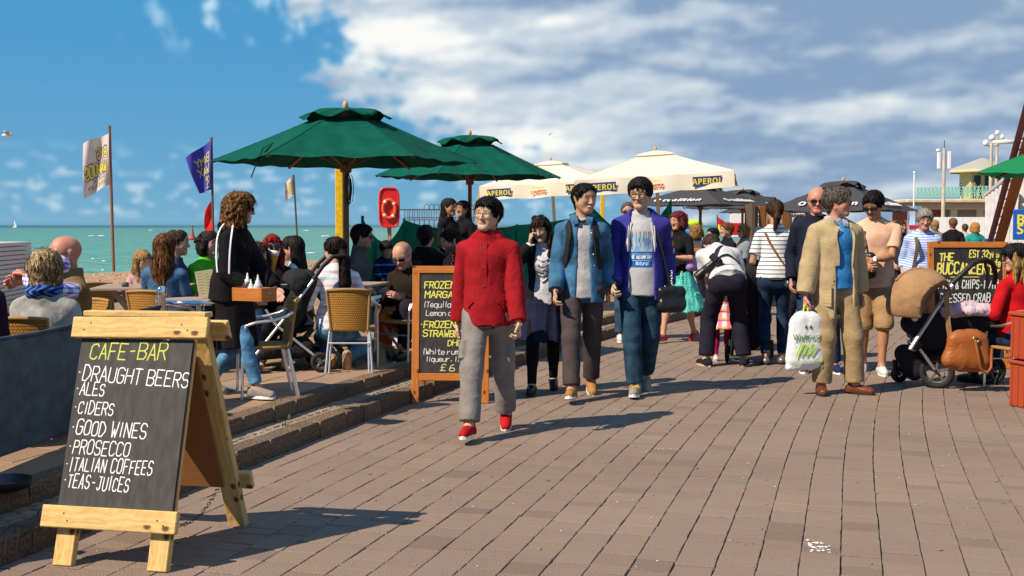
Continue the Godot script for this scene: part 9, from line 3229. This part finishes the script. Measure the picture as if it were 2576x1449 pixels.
	top(p, "jacket", printed("boy_check", stripes("boy_check", [Color(0.09, 0.13, 0.30), Color(0.25, 0.50, 0.75), Color(0.09, 0.12, 0.26)], [26, 12, 26]), {"uv": Vector2(1, 9)}), {"e": 0.016})
	legs(p, "trousers", jeans)
	# man in a brown hoodie
	p = sit("shaven-headed person in a dark brown hoodie with sunglasses, head bowed", 1024, 607, 11.3, {"yaw": -28.0, "h": 1.78, "lean": 18.0, "head": Vector3(26, 6, 4), "girth": 1.08, "lw": Vector3(0.06, 0.58, 0.22), "rw": Vector3(-0.08, 0.56, 0.22)})
	skin(p, Color(0.62, 0.30, 0.21), {"noeyes": true, "crown": 0.35, "beard": 0.3, "beardc": Color(0.12, 0.08, 0.06)})
	glasses(p, true, {"w": 0.03, "h": 0.02})
	top(p, "hoodie", cloth("brown_hoodie", lin(0.026, 0.017, 0.011)), {"e": 0.026, "hood": 0.045, "hem": 0.06, "loose": 0.012, "amp": 0.008})
	var b := mb()
	var c := onto(p, 0.0, 0.27, 0.036)
	b.tr = Transform3D(p.tor, c)
	b.ball(Vector3.ZERO, Vector3(0.062, 0.078, 0.006), 18)
	part("print_oval", b.done(), printed("hoodie_print", picture("hoodie_print", 64, 64, func(x: float, y: float) -> Color:
		return Color(0.75, 0.72, 0.60) if sin(x * 41.0) * sin(y * 37.0 + x * 9.0) > -0.15 else Color(0.13, 0.10, 0.08))), p.root)
	legs(p, "trousers", MATS.ink_jeans)
	shoes(p, "shoe", MATS.black_leather, MATS.rubber)
	# man in a black cap
	p = sit("person in a black cap and dark hooded top, back to the camera", 1070, 570, 13.2, {"yaw": 168.0, "h": 1.80, "lod": 1, "sh": 1.1, "girth": 1.1})
	skin(p, Color(0.62, 0.32, 0.22), {"noeyes": true})
	hair(p, "short", BLACKH, {"called": "cap", "thick": 0.016, "alt": Color(0.02, 0.018, 0.018), "amp": 0.001})
	top(p, "hoodie", cloth("charcoal_hoodie", lin(0.014, 0.013, 0.014)), {"e": 0.024, "hood": 0.04})
	legs(p, "trousers", jeans)
	# bearded man
	p = sit("bearded person in a red and white patterned shirt looking down", 1145, 577, 12.6, {"yaw": -60.0, "h": 1.76, "lod": 0, "head": Vector3(20, -6, 0)})
	skin(p, Color(0.55, 0.30, 0.20), {"noeyes": true, "beard": 0.75, "beardc": Color(0.05, 0.03, 0.02)})
	hair(p, "short", Color(0.035, 0.02, 0.014), {"thick": 0.009, "line": 0.085})
	glasses(p, true, {"up": 1})
	top(p, "shirt", printed("red_floral", picture("red_floral", 64, 64, func(x: float, y: float) -> Color:
		return Color(0.85, 0.80, 0.70) if sin(x * 25.0 + sin(y * 13.0) * 2.0) * sin(y * 25.0) > 0.35 else Color(0.68, 0.06, 0.06)), {"uv": Vector2(5, 5)}), {"e": 0.012, "sl": 0.9})
	legs(p, "trousers", jeans)
	# two women in black standing
	for q in [["standing person in black with long black hair to the left of the second parasol pole", 1128, 497, 15.6, 55.0], ["second standing person in black half hidden by the second parasol pole", 1166, 503, 16.4, -40.0]]:
		var o := deep(q[1], q[2], q[3])
		p = pose(q[0], {"f": true, "at": Vector3(o.x, TERR, o.z), "yaw": q[4], "h": o.y - TERR + 0.0, "lod": 1, "lw": Vector3(0.20, 0.9, 0.22), "rw": Vector3(-0.18, 0.92, 0.24)})
		skin(p, TAN, {"noeyes": true})
		hair(p, "long", BLACKH, {"len": 0.36, "noside": true})
		top(p, "shirt", blk, {"e": 0.014, "hem": 0.12, "sl": 1.2})
		legs(p, "trousers", blk)
		shoes(p, "shoe", MATS.black_leather, MATS.rubber)
	# girl kneeling by the cocktail board
	var g := ground(972, 905, TERR)
	p = pose("small child in an orange tee and khaki trousers kneeling on the terrace edge", {"f": true, "at": g, "yaw": 62.0, "h": 0.95, "hd": 1.25, "pel": Vector3(0, 0.16, -0.05), "lean": 8.0, "head": Vector3(26, 8, 0), "la": Vector3(0.07, 0.05, -0.12), "ra": Vector3(-0.07, 0.05, -0.12), "lkp": Vector3(0.3, 0, 1), "rkp": Vector3(-0.3, 0, 1), "lf": 75.0, "rf": 75.0, "lw": Vector3(0.10, 0.12, 0.22), "rw": Vector3(-0.10, 0.12, 0.22)})
	skin(p, Color(0.52, 0.27, 0.17), {})
	hair(p, "tail", Color(0.03, 0.014, 0.010), {"thick": 0.014, "fringe": 0.014, "tail": [Vector3(0, 0.03, -0.11), Vector3(0.0, -0.06, -0.15), Vector3(0, -0.16, -0.14)], "tailr": [0.024, 0.034, 0.014]})
	top(p, "tee", cloth("orange_tee", lin(0.62, 0.12, 0.02)), {"e": 0.012, "hem": 0.02, "sl": 0.6})
	legs(p, "trousers", cloth("khaki_kid", lin(0.42, 0.36, 0.19)), {"e": 0.016, "wide": 0.06})
	shoes(p, "shoe", MATS.grey_canvas, MATS.white_plastic)
	# woman in red at the right edge
	p = sit("person in a red jumper and dark cap with long blonde hair at the right edge", 2562, 618, 10.6, {"f": true, "yaw": 205.0, "h": 1.72, "base": 0.0, "head": Vector3(6, 60, 0), "sh": 1.1, "girth": 1.05, "lw": Vector3(0.26, 0.70, 0.25), "rw": Vector3(-0.2, 0.7, 0.3)})
	skin(p, PALE, {"noeyes": true})
	hair(p, "long", Color(0.42, 0.22, 0.05), {"len": 0.36, "alt": Color(0.75, 0.48, 0.16), "tip": 0.06})
	var cp := hair(p, "short", Color(0.02, 0.02, 0.022), {"called": "cap", "thick": 0.02, "alt": Color(0.03, 0.03, 0.033), "amp": 0.001})
	b = mb()
	b.tr = Transform3D(p.hb * p.hs, p.headc)
	b.ball(Vector3(0, 0.062, 0.125), Vector3(0.075, 0.007, 0.075), 16)
	part("peak", b.done(), MATS.black_fabric, p.root)
	top(p, "jumper", cloth("scarlet_jumper", lin(0.55, 0.008, 0.012)), {"e": 0.014, "hem": 0.05})
	legs(p, "trousers", jeans)
	shoes(p, "shoe", MATS.black_leather, MATS.rubber)
